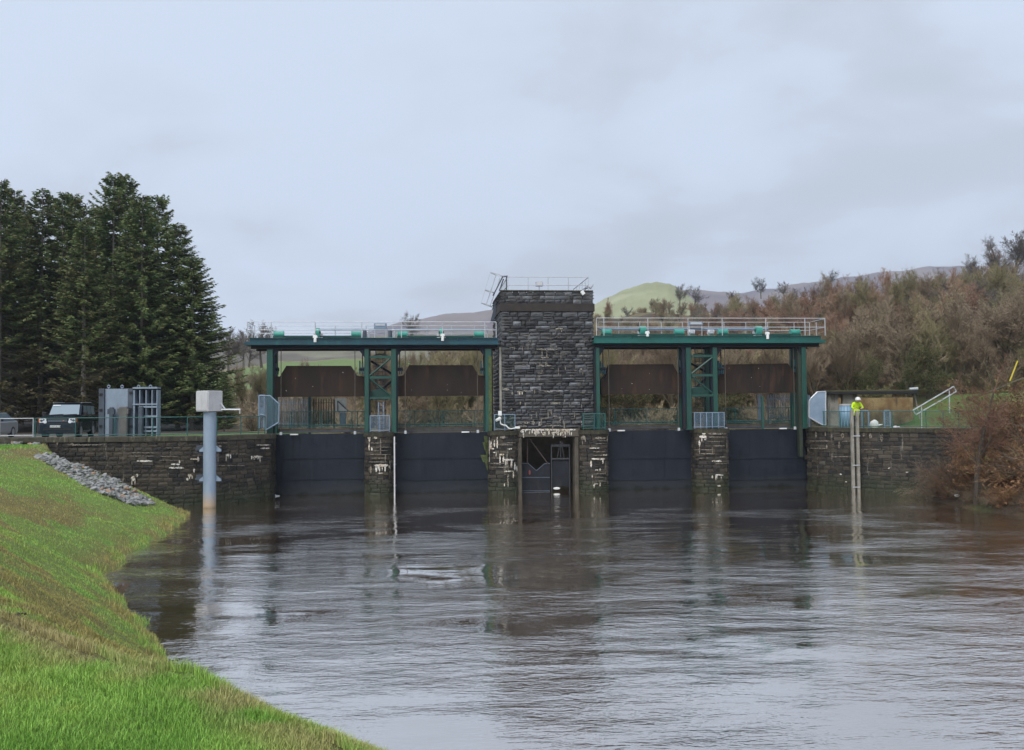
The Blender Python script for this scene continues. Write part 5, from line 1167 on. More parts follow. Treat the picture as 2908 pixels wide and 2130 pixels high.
def gn_scatter(name, pts, protos, label, seed=1):
    "pts: (x, y, z, scale, key index) ; one object of kind stuff whose trees are instances"
    col_ = bpy.data.collections.new(name + '_kinds')
    for i, me in enumerate(protos): o = bpy.data.objects.new('%s_%02d' % (name, i), me); col_.objects.link(o)
    me = bpy.data.meshes.new(name); me.from_pydata([p[:3] for p in pts], [], [])
    rs = random.Random(seed); n = len(pts)
    a = me.attributes.new('rot', 'FLOAT_VECTOR', 'POINT'); a.data.foreach_set('vector', [c for p in pts for c in (rs.gauss(0, .05), rs.gauss(0, .05), rs.uniform(0, 6.28))])
    a = me.attributes.new('scl', 'FLOAT', 'POINT'); a.data.foreach_set('value', [p[3] for p in pts])
    a = me.attributes.new('idx', 'INT', 'POINT'); a.data.foreach_set('value', [p[4] for p in pts])
    o = link(name, me); ng = bpy.data.node_groups.new(name, 'GeometryNodeTree')
    ng.interface.new_socket('Geometry', in_out='INPUT', socket_type='NodeSocketGeometry'); ng.interface.new_socket('Geometry', in_out='OUTPUT', socket_type='NodeSocketGeometry')
    N = ng.nodes; gi, go = N.new('NodeGroupInput'), N.new('NodeGroupOutput'); ip = N.new('GeometryNodeInstanceOnPoints'); ci = N.new('GeometryNodeCollectionInfo')
    ci.inputs['Collection'].default_value = col_; ci.inputs['Separate Children'].default_value = True; ci.inputs['Reset Children'].default_value = True
    ip.inputs['Pick Instance'].default_value = True
    def na(nm_, ty): q = N.new('GeometryNodeInputNamedAttribute'); q.data_type = ty; q.inputs['Name'].default_value = nm_; return next(s for s in q.outputs if s.enabled and s.name == 'Attribute')
    L = ng.links; L.new(gi.outputs[0], ip.inputs['Points']); L.new(ci.outputs[0], ip.inputs['Instance']); L.new(na('idx', 'INT'), ip.inputs['Instance Index'])
    L.new(na('rot', 'FLOAT_VECTOR'), ip.inputs['Rotation']); L.new(na('scl', 'FLOAT'), ip.inputs['Scale']); L.new(ip.outputs[0], go.inputs[0])
    md = o.modifiers.new('scatter', 'NODES'); md.node_group = ng
    return tag(o, label, 'woodland', kind='stuff')
rs = random.Random(77)
def wood(n, azr, yr, keys, sc_=(.8, 1.25), s=None, cond=None):
    r = s or rs; P = []; protos = [m for k, ms in PL for m in ms]; off = {}; c = 0
    for k, ms in PL: off[k] = (c, len(ms)); c += len(ms)
    for _ in range(n):
        Y = yr[0] * (yr[1] / yr[0]) ** r.random(); a = r.uniform(*azr); X = (a - 1454) / 2600 * Y
        if cond and not cond(a, X, Y): continue
        k = keys(a, X, Y, r) if callable(keys) else r.choice(keys); o_, m_ = off[k]
        P.append((X, Y, gzf(X, Y) - .2, r.uniform(*sc_), o_ + r.randrange(m_)))
    return P, protos
def kr(a, X, Y, r):
    q = fbm(np.array([X * .0 + a * .02]), np.array([Y]), .10, 71)[0]
    if a > 1950 and Y > 120: return 'red' if q > .52 else r.choice(['mix', 'olive', 'grey'])
    if Y < 100: return r.choice(['ivy', 'olive', 'mix', 'scrub', 'mix'])
    return r.choice(['olive', 'mix', 'scrub', 'red'] if a > 1650 else ['olive', 'mix', 'scrub'])
P1, protos = wood(560, (1640, 3050), (78, 205), kr, (.5, .95))
P2, _ = wood(140, (1030, 1700), (78, 170), kr, (.45, .8))
P3, _ = wood(200, (600, 3050), (74, 120), ['scrub', 'scrubm', 'scrubm'], (.6, 1.1), cond=lambda a, X, Y: (a > 1060 or rs.random() < .65) and not (2330 < a < 2800 and Y < 82))
P4, _ = wood(430, (1300, 3050), (185, 275), lambda a, X, Y, r: r.choice(['red', 'mix', 'grey', 'red'] if a > 2150 else ['scrub', 'mix', 'olive', 'scrub', 'red']), (.4, .68))
P5, _ = wood(110, (600, 1100), (90, 240), ['scrub', 'olive', 'scrub', 'mix'], (.4, .75), cond=lambda a, X, Y: not (560 < a < 860 and 118 < Y < 156) and not (780 < a < 1040 and Y > 140))
gn_scatter('woodland', P1 + P2 + P4, protos, 'bare brown winter woodland covering the slope behind the sluice gates', 5)
gn_scatter('undergrowth', P3 + P5, protos, 'pale tangled scrub and saplings along the foot of the wooded slope', 6)

# single trees one can tell apart
def single(me2, px, py_base, Y, Hs, label, cat='tree', name='bare_tree', group=None, rot=0, z=None, sx=1):
    X = (px - 1454) / 2600 * Y; z = gzf(X, Y) - .2 if z is None else z
    if py_base: z = at(px, py_base, Y).z
    o = thing(name, label, cat, (X, Y, z), group)
    for me, nm_ in zip(me2, ('trunk', 'crown')):
        c = link(nm_, me, o); c.rotation_euler = (0, 0, rot); c.scale = (Hs * sx, Hs * sx, Hs)
    return o
G_ = [split_tree('g', [mt['bark_grey'], mt['twig_grey'], I_], seed=s, H=10, spread=sp_, trunk=.26, levels=5, density=.9, tw=.018) for s, sp_ in ((31, 1.15), (32, 1.25), (33, 1.0))]
Bn = [split_tree('b', [B_, mt['twig_mix'], I_], seed=s, H=10, spread=1.1, trunk=.2, levels=5, tw=.02) for s in (41, 42)]
sky_trees = [(1934, 862, 262, .9, 'small round bare tree on the skyline right of the pale hill, left of a pair'), (1976, 862, 262, .85, 'small slim bare tree on the skyline right of the pale hill, right of a pair'), (2078, 860, 262, .6, 'faint low bare tree on the skyline between the pair and the spreading tree'),
             (2166, 838, 262, .85, 'bare spreading tree on the skyline above the left railing posts of the right deck'), (2232, 838, 262, .68, 'low domed bare tree on the skyline above the right hoist deck'), (2370, 822, 262, .95, 'tall bare tree on the skyline beyond the end of the right hoist deck'), (2445, 826, 262, .72, 'pale bare tree half behind the reddish wood on the skyline'),
             (2560, 850, 200, .7, 'pale bare tree rising from the reddish wood under the moor'), (1780, 905, 300, .65, 'dark rounded bare bush at the foot of the pale hill')]
for i, (px, py, Y, s_, lb_) in enumerate(sky_trees): single(G_[i % 3], px, py + 8, Y, s_ * Y / 150 * .52, lb_, group='single bare trees on the skyline', rot=i * 1.3)
for i, (px, py, Y, s_, lb_) in enumerate([(2835, 800, 170, 1.15, 'large bare tree crown at the top right edge, left one of two'), (2895, 800, 168, 1.25, 'large bare tree crown at the top right edge, cut by the frame'), (2780, 850, 165, .85, 'bare tree below the two large crowns at the right edge'), (2850, 860, 160, .9, 'dense bare tree under the large crowns at the right edge')]):
    single(G_[(i + 1) % 3], px, py, Y, s_ * .95, lb_, group='bare trees at the top right', rot=i * 2.1)
for i, (px, py, Y, s_, lb_) in enumerate([(648, 1052, 120, .9, 'bare spreading tree between the conifers and the hoist deck, leftmost'), (706, 1040, 125, .75, 'slim bare tree with a straight trunk left of the leftmost column'), (742, 1040, 118, .95, 'thick-trunked bare tree directly left of the leftmost column'), (690, 1042, 150, 1.0, 'pale bare tree behind the end of the left hoist deck')]):
    single(G_[i % 3], px, py, Y, s_ * .78, lb_, group='bare trees left of the hoist frame', rot=i)
single(G_[1], 1163, 925 + 45, 260, 1.05, 'round bare tree standing on the horizon above the left hoist deck', rot=2)
for i, (px, Y, s_, lb_) in enumerate([(2330, 84, 1.0, 'mossy bare tree directly right of the rightmost column'), (2470, 90, 1.15, 'bare tree behind the flat-roofed shelter'), (2600, 84, 1.1, 'wide bare tree behind the silver handrail'), (2700, 92, 1.3, 'dark bare tree above the handrail, in front of the reddish wood'), (2850, 80, 1.1, 'bare tree at the right edge above the bank'), (1760, 86, .95, 'ivy-hung tree seen through the gap right of the tower'), (2140, 82, .9, 'twisted bare tree seen above the rightmost counterweight'), (1240, 88, .8, 'bushy bare tree seen below the counterweight left of the tower')]):
    single(Bn[i % 2], px, None, Y, s_ * 1.0, lb_, rot=i * 1.7)
BB = {k: split_tree('w', [mt['limb_dark'], t_, I_], seed=s, H=10, spread=sp_, trunk=.34, levels=5, density=dn, tw=.014) for k, t_, s, sp_, dn in (('red', mt['twig_red'], 71, .9, .95), ('olive', mt['twig_olive'], 72, 1.05, .9), ('mix', mt['twig_mix'], 73, 1.0, .9), ('gold', mt['twig_gold'], 74, .95, .9))}
for i, (px, Y, s_, k, lb_) in enumerate([(2400, 100, 1.0, 'olive', 'olive-twigged tree whose dark limbs fork above the flat shelter roof'), (2520, 108, 1.15, 'mix', 'broad brown tree with dark forking limbs behind the shelter roof end'), (2640, 104, 1.3, 'gold', 'large golden-brown tree crown above the silver handrail'), (2755, 112, 1.35, 'red', 'large reddish tree crown directly behind the slim bank tree'), (2870, 104, 1.25, 'olive', 'wide olive-brown tree crown at the right edge'),
     (2350, 140, 1.15, 'red', 'reddish birch-like crown just beyond the end of the right hoist deck'), (2450, 146, 1.1, 'mix', 'brown tree crown in the middle of the slope between deck end and moor'), (2560, 150, 1.15, 'gold', 'golden tree crown in the middle of the wooded slope'), (2680, 146, 1.2, 'olive', 'olive tree crown halfway up the wooded slope'), (2800, 142, 1.2, 'mix', 'brown tree crown halfway up the slope near the right edge'),
     (2230, 128, 1.0, 'red', 'reddish tree crown behind the right end of the right hoist deck railing'), (1790, 98, .8, 'olive', 'olive tree with dark limbs seen between tower and pier above the counterweight'), (1880, 104, .85, 'mix', 'brown tree seen above the counterweight right of the tower'), (2090, 100, .8, 'gold', 'golden tree seen above the left half of the rightmost counterweight'), (2320, 92, .9, 'gold', 'golden scrubby tree hugging the rightmost column')]):
    single(BB[k], px, None, Y, s_ * .82, lb_, group='larger trees standing out of the wood', rot=i * 2.3)
# tree and shrubs hanging over the right bank
T1 = split_tree('r', [mt['bark_brown'], mt['shrub_red'], I_], seed=55, H=12, spread=1.1, trunk=.27, levels=5, density=.92, tw=.010)
T1[0].materials[0] = mt['trunk_dark']; X = (2764 - 1454) / 2600 * 49.9; rt = single(T1, 2764, None, 49.9, .84, 'dark slim tree growing up from the right bank in front of the green railing', z=rzf(X, 49.9) - .1, sx=.95)
Sh = [bt_mesh('branches', [mt['bark_brown'], tw_, mt['bramble']], seed=s, H=4.6, spread=1.05, trunk=.045, levels=4, multi=9, droop=dr, tw=.010, leaf=lf) for s, tw_, dr, lf in ((61, mt['shrub_dark'], .12, 0), (62, mt['shrub_tan'], .2, 0), (63, mt['bracken'], .1, .5), (64, mt['shrub_red'], .06, .12))]
Sh.append(bt_mesh('branches', [mt['bark_brown'], mt['bracken'], mt['bracken']], seed=66, H=4, spread=1.1, trunk=.03, levels=4, multi=9, droop=.1, tw=.012, leaf=.9))
for i, (px, Y, s_, k, lb_) in enumerate([(2622, 56.0, .62, 1, 'straggly bare shrub hanging over the right end of the dark right wall'), (2672, 54.6, .85, 0, 'bare shrub on the bank below the silver handrail'), (2710, 53.5, .9, 0, 'pale tangled shrub left of the slim bank tree'), (2720, 51.8, .8, 3, 'low shrub at the water line under the slim bank tree'), (2800, 51.5, 1.1, 4, 'rusty bracken clump right of the slim bank tree'), (2850, 49.6, 1.15, 2, 'brown bramble mound near the water at the right edge'), (2900, 48, 1.3, 4, 'rust-red bush at the right edge above the water'), (2880, 53, 1.5, 3, 'tall reddish shrub high on the right bank'), (2820, 55, 1.2, 0, 'brown shrub on top of the right bank'), (2930, 51, 1.9, 2, 'tall rust-coloured bush cut by the right edge'), (2760, 56, .9, 3, 'reddish shrub behind the slim bank tree'), (2960, 47.2, 1.5, 0, 'bare shrub leaning in from the right edge over the water')]):
    X = (px - 1454) / 2600 * Y; o = thing('bank_shrub', lb_, 'shrub', (X, Y, rzf(X, Y) - .15), 'shrubs on the right bank'); c = link('branches', Sh[k], o); c.scale = (s_,) * 3; c.rotation_euler = (0, 0, i * 1.1)
pts = []
for i in range(330):
    Y = rs.uniform(44, 58); X = shore_r(np.array([Y]))[0] + rs.uniform(.0, 1) ** 1.4 * 9 + .5
    if X < 30 and Y > np.interp(X, [p.x for p in RW.p], [p.y for p in RW.p]) - .5: continue
    pts.append((X, Y, rzf(X, Y) - .1, rs.uniform(.13, .42), rs.randrange(5)))
gn_scatter('bank_scrub', pts, Sh, 'tangled brown brambles, dead bracken and ivy covering the right bank', 9)

# ---------------------------------------------------------------- conifers
t = NT('spruce_needles'); a = t.node('ShaderNodeAttribute', attribute_name='Col'); oi = t.node('ShaderNodeObjectInfo')
n = t.noise(.55, (1, 1, 1), 4)
c = t.mix(t.ramp(n, .50, .68, 0, .55), a.outputs['Color'], (.13, .10, .045))
c = t.mix(t.math('MULTIPLY', oi.outputs['Random'], .25), c, (.07, .09, .03)); t.set(c, .75); t.b.inputs['Specular IOR Level'].default_value = .2
needle = t.m
def conifer(seed, H=24, Rm=4.2, bare=.25, pale=.0):
    rs = np.random.RandomState(seed); tv = M(); tv.bar((0, 0, -.5), (0, 0, H * .55), .23, .13, n=8); tv.bar((0, 0, H * .55), (0, 0, H), .13, .02, n=6)
    V = []; Cc = []; St = M(); z = H * .06
    while z < H - .2:
        f = z / H
        L0 = Rm * 1.2 * (1 - f) ** .62 * (1.0 if f > .3 else .75 + .25 * f / .3)
        for k in range(rs.randint(5, 8)):
            L = L0 * rs.uniform(.6, 1.12) + .15; az_ = rs.uniform(0, 2 * pi); u = np.array([cos(az_), sin(az_), 0]); w = np.array([-sin(az_), cos(az_), 0])
            slope = rs.uniform(-.25, .05) + .75 * max(0, f - .72) / .28; p0 = np.array([0, 0, z + rs.uniform(-.15, .15)])
            dead = f < bare * rs.uniform(.5, 1.5)
            q = lambda s: p0 + u * L * s + np.array([0, 0, L * (slope * s + .16 * s * s - .10 * sin(pi * s))])
            St.bar(q(0), q(.5), .03 + .004 * L, .02, n=3, cap=False); St.bar(q(.5), q(.97), .02, .006, n=3, cap=False)
            if dead and rs.rand() < .7:
                for s in rs.uniform(.3, 1, 4): a_ = q(s); b_ = a_ + w * rs.uniform(-.6, .6) + u * .3 - np.array([0, 0, .15]); St.bar(a_, b_, .010, .004, n=3, cap=False)
                if rs.rand() < .6: continue
            ns = int(L / .072) + 3; s = rs.uniform(.18 if not dead else .5, 1.0, ns * 2); sd = np.sign(rs.rand(ns * 2) - .5)
            for si, di in zip(s, sd):
                a_ = q(si); ln = rs.uniform(.25, .62) * (1.1 - .55 * si) * (1 + .08 * L)
                d_ = w * di * rs.uniform(.35, 1) + u * rs.uniform(.3, .9) + np.array([0, 0, rs.uniform(-.55, .12)]); d_ /= np.linalg.norm(d_)
                nrm = np.cross(d_, rs.normal(size=3)); nrm /= np.linalg.norm(nrm) + 1e-6; wd = rs.uniform(.035, .07)
                V += [a_, a_ + d_ * ln * .5 + nrm * wd, a_ + d_ * ln, a_ + d_ * ln * .5 - nrm * wd]
                g = rs.uniform(.75, 1.3); tip = si > .75
                cc = np.array([.085, .135, .048]) if not tip else np.array([.16, .20, .075])
                if pale and rs.rand() < pale: cc = np.array([.14, .125, .055])
                if dead: cc = np.array([.11, .095, .05])
                Cc += [cc * g] * 4
        z += rs.uniform(.24, .36) * (1 if f > .5 else 1.12)
    V = np.array(V, np.float32); Q = np.arange(len(V)).reshape(-1, 4)
    crown = npmesh('crown', V, Q, [needle], np.array(Cc), smooth=False)
    tr = bpy.data.meshes.new('trunk'); tr.from_pydata([tuple(v) for v in tv.v], [], tv.f); tr.materials.append(mt['bark_con'])
    bl = bpy.data.meshes.new('limbs'); bl.from_pydata([tuple(v) for v in St.v], [], St.f); bl.materials.append(mt['bark_con2'])
    return tr, bl, crown
mt['bark_con'] = bark('pale_conifer_bark', (.16, .135, .11), (.30, .27, .23)); mt['bark_con2'] = bark('dead_conifer_limbs', (.05, .042, .033), (.10, .085, .065))
CP = [conifer(1, 24, 4.3, .10, .08), conifer(2, 24, 3.6, .38, .25), conifer(3, 24, 4.9, .08, .06)]
def con(px, py_top, Y, k, wide, label, rot=0):
    X = (px - 1454) / 2600 * Y; z = gzf(X, Y) - .2; ht = at(px, py_top, Y).z - z; o = thing('conifer', label, 'conifer tree', (X, Y, z), 'tall conifers behind the car park')
    for me, nm_ in zip(CP[k], ('trunk', 'limbs', 'crown')): c = link(nm_, me, o); c.scale = (wide * 1.12, wide * 1.12, ht / 24); c.rotation_euler = (0, 0, rot)
for i, a_ in enumerate([(-70, 520, 84, 0, 1.1, 'dark conifer mostly outside the left edge'), (-5, 512, 78, 1, 1.0, 'browning conifer at the very left edge with a thin pointed tip'), (33, 543, 92, 0, 1.0, 'dark conifer tip just right of the left edge, behind the browning one'),
     (114, 538, 82, 1, 1.05, 'sparse conifer with a long pale bare trunk above the parked car'), (172, 552, 90, 0, .95, 'dark rounded conifer top between the sparse one and the tallest one, left'), (206, 552, 94, 2, .85, 'dark rounded conifer top between the sparse one and the tallest one, right'),
     (236, 640, 76, 1, .9, 'thin yellowish conifer with a kinked pale trunk left of the tallest conifer'), (318, 497, 84, 2, .95, 'tallest conifer, broad dark crown above the grey steel panels'), (352, 500, 88, 0, .95, 'second tip of the tallest conifer pair, just right of it'),
     (444, 556, 86, 2, .92, 'dark conifer forming the right shoulder of the clump'), (505, 640, 84, 0, .95, 'conifer on the falling right outline of the clump'), (545, 730, 82, 2, .86, 'rightmost conifer with branches reaching over the white box'), (400, 560, 80, 0, .9, 'green conifer in front of the right shoulder, brown branch tips'),
     (60, 600, 100, 0, 1.2, 'conifer deep in the clump behind the sparse one'), (270, 590, 104, 2, 1.1, 'conifer deep in the clump behind the tallest one')]):
    con(*a_, rot=i * .9)
X = (636 - 1454) / 2600 * 72; o = thing('young_conifer', 'small dark young conifer to the right of the white box housing', 'conifer tree', (X, 72, gzf(X, 72)))
for me, nm_ in zip(CP[0], ('trunk', 'limbs', 'crown')): c = link(nm_, me, o); c.scale = (.3, .3, .19)
# ================================================================ left yard
t = NT('faint_green_mesh'); t.set((.02, .12, .11), .5, .1, alpha=.03); mt['mesh2'] = t.m
def pb(px, py, Y): return at(px, py, Y)
def wall_rail(path, u0, u1, zb, heights, posts_px, name, label, mat, infill=None, back=.3, r=.027, Yg=54.4):
    n = max(2, int((u1 - u0) / .8)); pts = []
    for i in range(n + 1): p = path.off(u0 + (u1 - u0) * i / n, back); pts.append((p.x, p.y, zb))
    posts = []
    for px in posts_px:
        best = min(range(401), key=lambda i: abs(az(*[float(c) for c in path.off(u0 + (u1 - u0) * i / 400, back)]) - px)); p = path.off(u0 + (u1 - u0) * best / 400, back); posts.append((p.x, p.y, zb))
    return railing(name, label, pts, posts, heights, r, mat, 'railing', None, infill)
def ufor(path, px):
    best = min(range(2001), key=lambda i: abs(float(az(*[float(c) for c in path.off(path.L * i / 2000, .3)])) - px)); return path.L * best / 2000
wall_rail(LW, ufor(LW, -80), ufor(LW, 95), DK, [1.13, .12], (-80, 0, 95), 'wall_railing', 'bare galvanised railing on the wall top at the left edge', mt['galv'])
wall_rail(LW, ufor(LW, 100), ufor(LW, 752), DK, [1.13, .12], (101, 216, 325, 433, 532, 615, 683, 733, 752), 'wall_railing', 'long green mesh railing along the curved left wall top', mt['greenrail'], mt['mesh2'])
wall_rail(RW, ufor(RW, 2300), ufor(RW, 2800), DK, [1.10, .12], (2300, 2337, 2383, 2450, 2531, 2627, 2677, 2720, 2790), 'wall_railing', 'green mesh railing along the top of the right wall', mt['greenrail'], mt['mesh'])
# box on tube
gp = thing('gauge_housing', 'pale square instrument box on a fat galvanised tube standing in front of the left wall', 'gauge', (AX(595, 53.2)[0], 53.2, 0))
gx0, gy0 = AX(596, 53.2)
m = M(); m.bar((gx0, gy0, -1), (gx0, gy0, .42), .36, n=24, cap=False); m.out('tube_foot', mt['pole'], gp, smooth=True)
m = M(); m.bar((gx0, gy0, .42), (gx0, gy0, at(596, 1170, gy0).z), .362, n=24, cap=False); m.out('tube', mt['pole'], gp, smooth=True)
a_ = .42; zb0, zb1 = at(596, 1168, gy0).z, at(596, 1110, gy0).z; ct, s_t = cos(R(-32)), sin(R(-32))
m = M(lambda v: Vector((gx0 - .03 + v[0] * ct - v[1] * s_t, gy0 + v[0] * s_t + v[1] * ct, v[2])))
m.rbox(-.52, .52, -.52, .52, zb0, zb1, .02); m.out('instrument_box', mt['boxwhite'], gp)
m = M(m.fr); m.box(-.50, -.0, -.545, -.521, zb0 + .06, zb1 - .08); m.box(.02, .46, -.545, -.521, zb0 + .06, zb1 - .08) ; m.out('door_leaf', mt['boxwhite'], gp)
for py in (1277, 1361):
    z = at(596, py, gy0).z
    m = M(); m.box(gx0 - .95, gx0 + .55, gy0 + .3, gy0 + .42, z - .06, z + .06); m.prism([(gx0 - .95, z + .22), (gx0 - .55, z + .22), (gx0 - .60, z - .25), (gx0 - .85, z - .25)], gy0 + .45, gy0 + .9); m.out('wall_bracket', mt['dkgrey'], gp)
    m = M()
    for s in (-1, 1): m.prism([(gx0 + s * .34, z + .22), (gx0 + s * .62, z - .02), (gx0 + s * .62, z - .12), (gx0 + s * .34, z - .12)], gy0 + .05, gy0 + .22)
    m.out('gusset', mt['pole'], gp)
m = M(); m.bar(pb(628, 1146, gy0), pb(640, 1163, gy0), .05); m.bar(pb(628, 1163, gy0), pb(683, 1163, gy0), .05); m.bar(pb(681, 1163, gy0), pb(681, 1175, gy0), .035); m.out('side_arm', mt['galv'], gp)

# stoplog panels
sg = thing('stoplog_panel', 'flat-faced grey steel stoplog panel standing upright, left one of two', 'steel panel', (pb(320, 1237, 57.5).x, 57.5, DK), 'two steel stoplog panels in the yard')
Yp = 57.5; zg = 4.1; zt = pb(320, 1103, Yp).z
x0, x1, x2, x3, x4 = [pb(px, 1170, Yp).x for px in (280, 295, 361, 376, 445)]
m = M(); m.box(x0, x1, Yp, Yp + 1.0, zg, zt); m.out('end_channel', mt['dkgrey'], sg)
m = M(); m.box(x1 + .01, x2, Yp + .12, Yp + .9, zg, zt - .02); m.out('face_plate', mt['greysteel'], sg)
for py in (1117, 1161, 1207): a = pb(282, py, Yp - .02); b = pb(290, py + 7, Yp - .02); m = M(); m.box(a.x, b.x, Yp - .05, Yp - .003, b.z, a.z); m.out('seal_block', mt['black'], sg)
for a0, a1, y0, mat in ((313, 324, 1156, mt['dkgrey']), (341, 364, 1155, mt['post_grey'])):
    a = pb(a0, y0, Yp - .15); b = pb(a1, 1236, Yp - .15); m = M(); m.rbox(a.x, b.x, Yp - .35, Yp - .1, zg, a.z, .05); m.box(a.x - .1, b.x + .06, Yp - .34, Yp - .12, a.z - .45, a.z - .12); m.out('hook_post', mat, sg)
for px in (303, 341): p = pb(px, 1096, Yp); m = M(); m.tube([(p.x + .085 * cos(u), Yp + .3, p.z - .03 + .085 * sin(u)) for u in [2 * pi * i / 10 for i in range(11)]], .03, 5); m.bar((p.x, Yp + .3, zt), (p.x, Yp + .3, p.z - .1), .04); m.out('lifting_eye', mt['greysteel'], sg)
s2 = thing('stoplog_panel', 'ribbed back of a grey steel stoplog panel standing upright, right one of two', 'steel panel', (pb(410, 1237, 57.5).x, 57.5, DK), 'two steel stoplog panels in the yard')
m = M(); m.box(x2 + .03, x3, Yp, Yp + .9, zg, zt); m.out('end_channel', mt['dkgrey'], s2)
m = M(); m.box(x3 + .01, x4, Yp + .6, Yp + .66, zg, zt); m.out('skin_plate', mt['black'], s2)
for k, px in enumerate((376, 394, 412, 429, 443)): x = pb(px, 1170, Yp).x; m = M(); m.box(x, x + .06 if k else x + .12, Yp + .05, Yp + .59, zg, zt - .12); m.out('rib', mt['greysteel'], s2)
for y0, y1 in ((1099, 1104), (1146, 1150), (1153, 1158), (1180, 1184), (1211, 1216), (1222, 1227)):
    z1_, z0_ = pb(410, y0, Yp).z, pb(410, y1, Yp).z; m = M(); m.box(x3 + .005 if y0 < 1150 else (x3 + .4), x4 + .03, Yp, Yp + .595, z0_, z1_); m.out('flange', mt['greysteel'], s2)
a, b = pb(397, 1154, Yp), pb(409, 1236, Yp); m = M(); m.rbox(a.x, b.x, Yp - .3, Yp - .02, zg, a.z, .04); m.out('hook_post', mt['dkgrey'], s2)
for py in (1112, 1159, 1207): a = pb(368, py, Yp); b = pb(376, py + 7, Yp); m = M(); m.box(a.x, b.x, Yp - .05, Yp - .003, b.z, a.z); m.out('seal_block', mt['black'], s2)
for px in (388, 422): p = pb(px, 1096, Yp); m = M(); m.tube([(p.x + .085 * cos(u), Yp + .3, p.z - .03 + .085 * sin(u)) for u in [2 * pi * i / 10 for i in range(11)]], .03, 5); m.bar((p.x, Yp + .3, zt), (p.x, Yp + .3, p.z - .1), .04); m.out('lifting_eye', mt['greysteel'], s2)

# ---------------------------------------------------------------- vehicles
def vehicle_frame(px, Y, heading, sc_):
    bx = (px - 1454) / 2600 * Y; c_, s_ = cos(heading), sin(heading)
    return Vector((bx, Y, 4.05)), (lambda v: Vector((bx + (v[0] * c_ + v[1] * s_) * sc_, Y + (-v[0] * s_ + v[1] * c_) * sc_, 4.05 + v[2] * sc_)))
loc, fr = vehicle_frame(164, 55.9, R(-12.5), 1.13)
suv = thing('parked_suv', 'dark navy off-road estate car parked facing the river behind the green railing', 'car', loc)
# body shell: stations along the length (y), each a cross-section ring
def ring(y, hw, zb, zw, hr, zr, bev=.06):
    return [(-hw + .05, y, zb), (hw - .05, y, zb), (hw, y, zb + .12), (hw, y, zw - bev), (hw - bev, y, zw), (hr, y, zr - bev * .6), (hr - .08, y, zr), (-hr + .08, y, zr), (-hr, y, zr - bev * .6), (-hw + bev, y, zw), (-hw, y, zw - bev), (-hw, y, zb + .12)]
def loft(m, rings):
    n = len(rings[0]); v = [p for r_ in rings for p in r_]; f = [tuple(range(n - 1, -1, -1)), tuple(range(len(v) - n, len(v)))]
    for k in range(len(rings) - 1):
        for i in range(n): j = (i + 1) % n; f.append((k * n + i, k * n + j, (k + 1) * n + j, (k + 1) * n + i))
    m.add(v, f)
m = M(fr); loft(m, [ring(.0, .86, .50, .98, .80, 1.02), ring(.10, .93, .27, 1.04, .84, 1.10), ring(.55, .955, .27, 1.08, .86, 1.14), ring(1.28, .955, .27, 1.12, .86, 1.20), ring(4.65, .955, .27, 1.16, .88, 1.20), ring(4.8, .93, .42, 1.14, .86, 1.18)])
m.out('body', mt['carside'], suv)
m = M(fr); loft(m, [ring(1.32, .86, 1.12, 1.14, .80, 1.16, .01), ring(1.36, .87, 1.12, 1.2, .80, 1.22, .01), ring(2.0, .87, 1.12, 1.3, .76, 1.84), ring(2.7, .87, 1.12, 1.3, .78, 1.88), ring(4.6, .87, 1.12, 1.3, .78, 1.90), ring(4.78, .86, 1.12, 1.25, .74, 1.80)])
m.out('cabin', mt['carblue'], suv)
m = M(fr); m.prism([(-.70, 2.05), (.70, 2.05), (.74, 2.7), (.74, 4.55), (-.74, 4.55), (-.74, 2.7)], 1.90, 1.935, 'z'); m.out('roof', NT('roof_paint').set((.03, .04, .05), .25, .3), suv)  # lighter roof colour stands in for the sky's reflection
m = M(fr); m.prism([(-.80, .03), (.80, .03), (.84, 1.3), (-.84, 1.3)], 1.145, 1.2, 'z'); m.prism([(-.62, .05), (.62, .05), (.66, 1.28), (-.66, 1.28)], 1.198, 1.225, 'z'); m.out('bonnet', mt['carblue'], suv)
m = M(fr); m.add([(-.76, 1.41, 1.25), (.76, 1.41, 1.25), (.69, 1.93, 1.80), (-.69, 1.93, 1.80)], [(0, 1, 2, 3)]); m.v = [v + Vector((0, -.06, .02)) for v in m.v]; m.out('windscreen', mt['glass'], suv)
m = M(fr); m.add([(-.68, 1.83, 1.74), (-.28, 1.83, 1.74), (-.28, 1.87, 1.78), (-.66, 1.87, 1.78)], [(0, 1, 2, 3)]); m.v = [v + Vector((0, -.06, .03)) for v in m.v]; m.out('sun_strip', mt['lens'], suv)
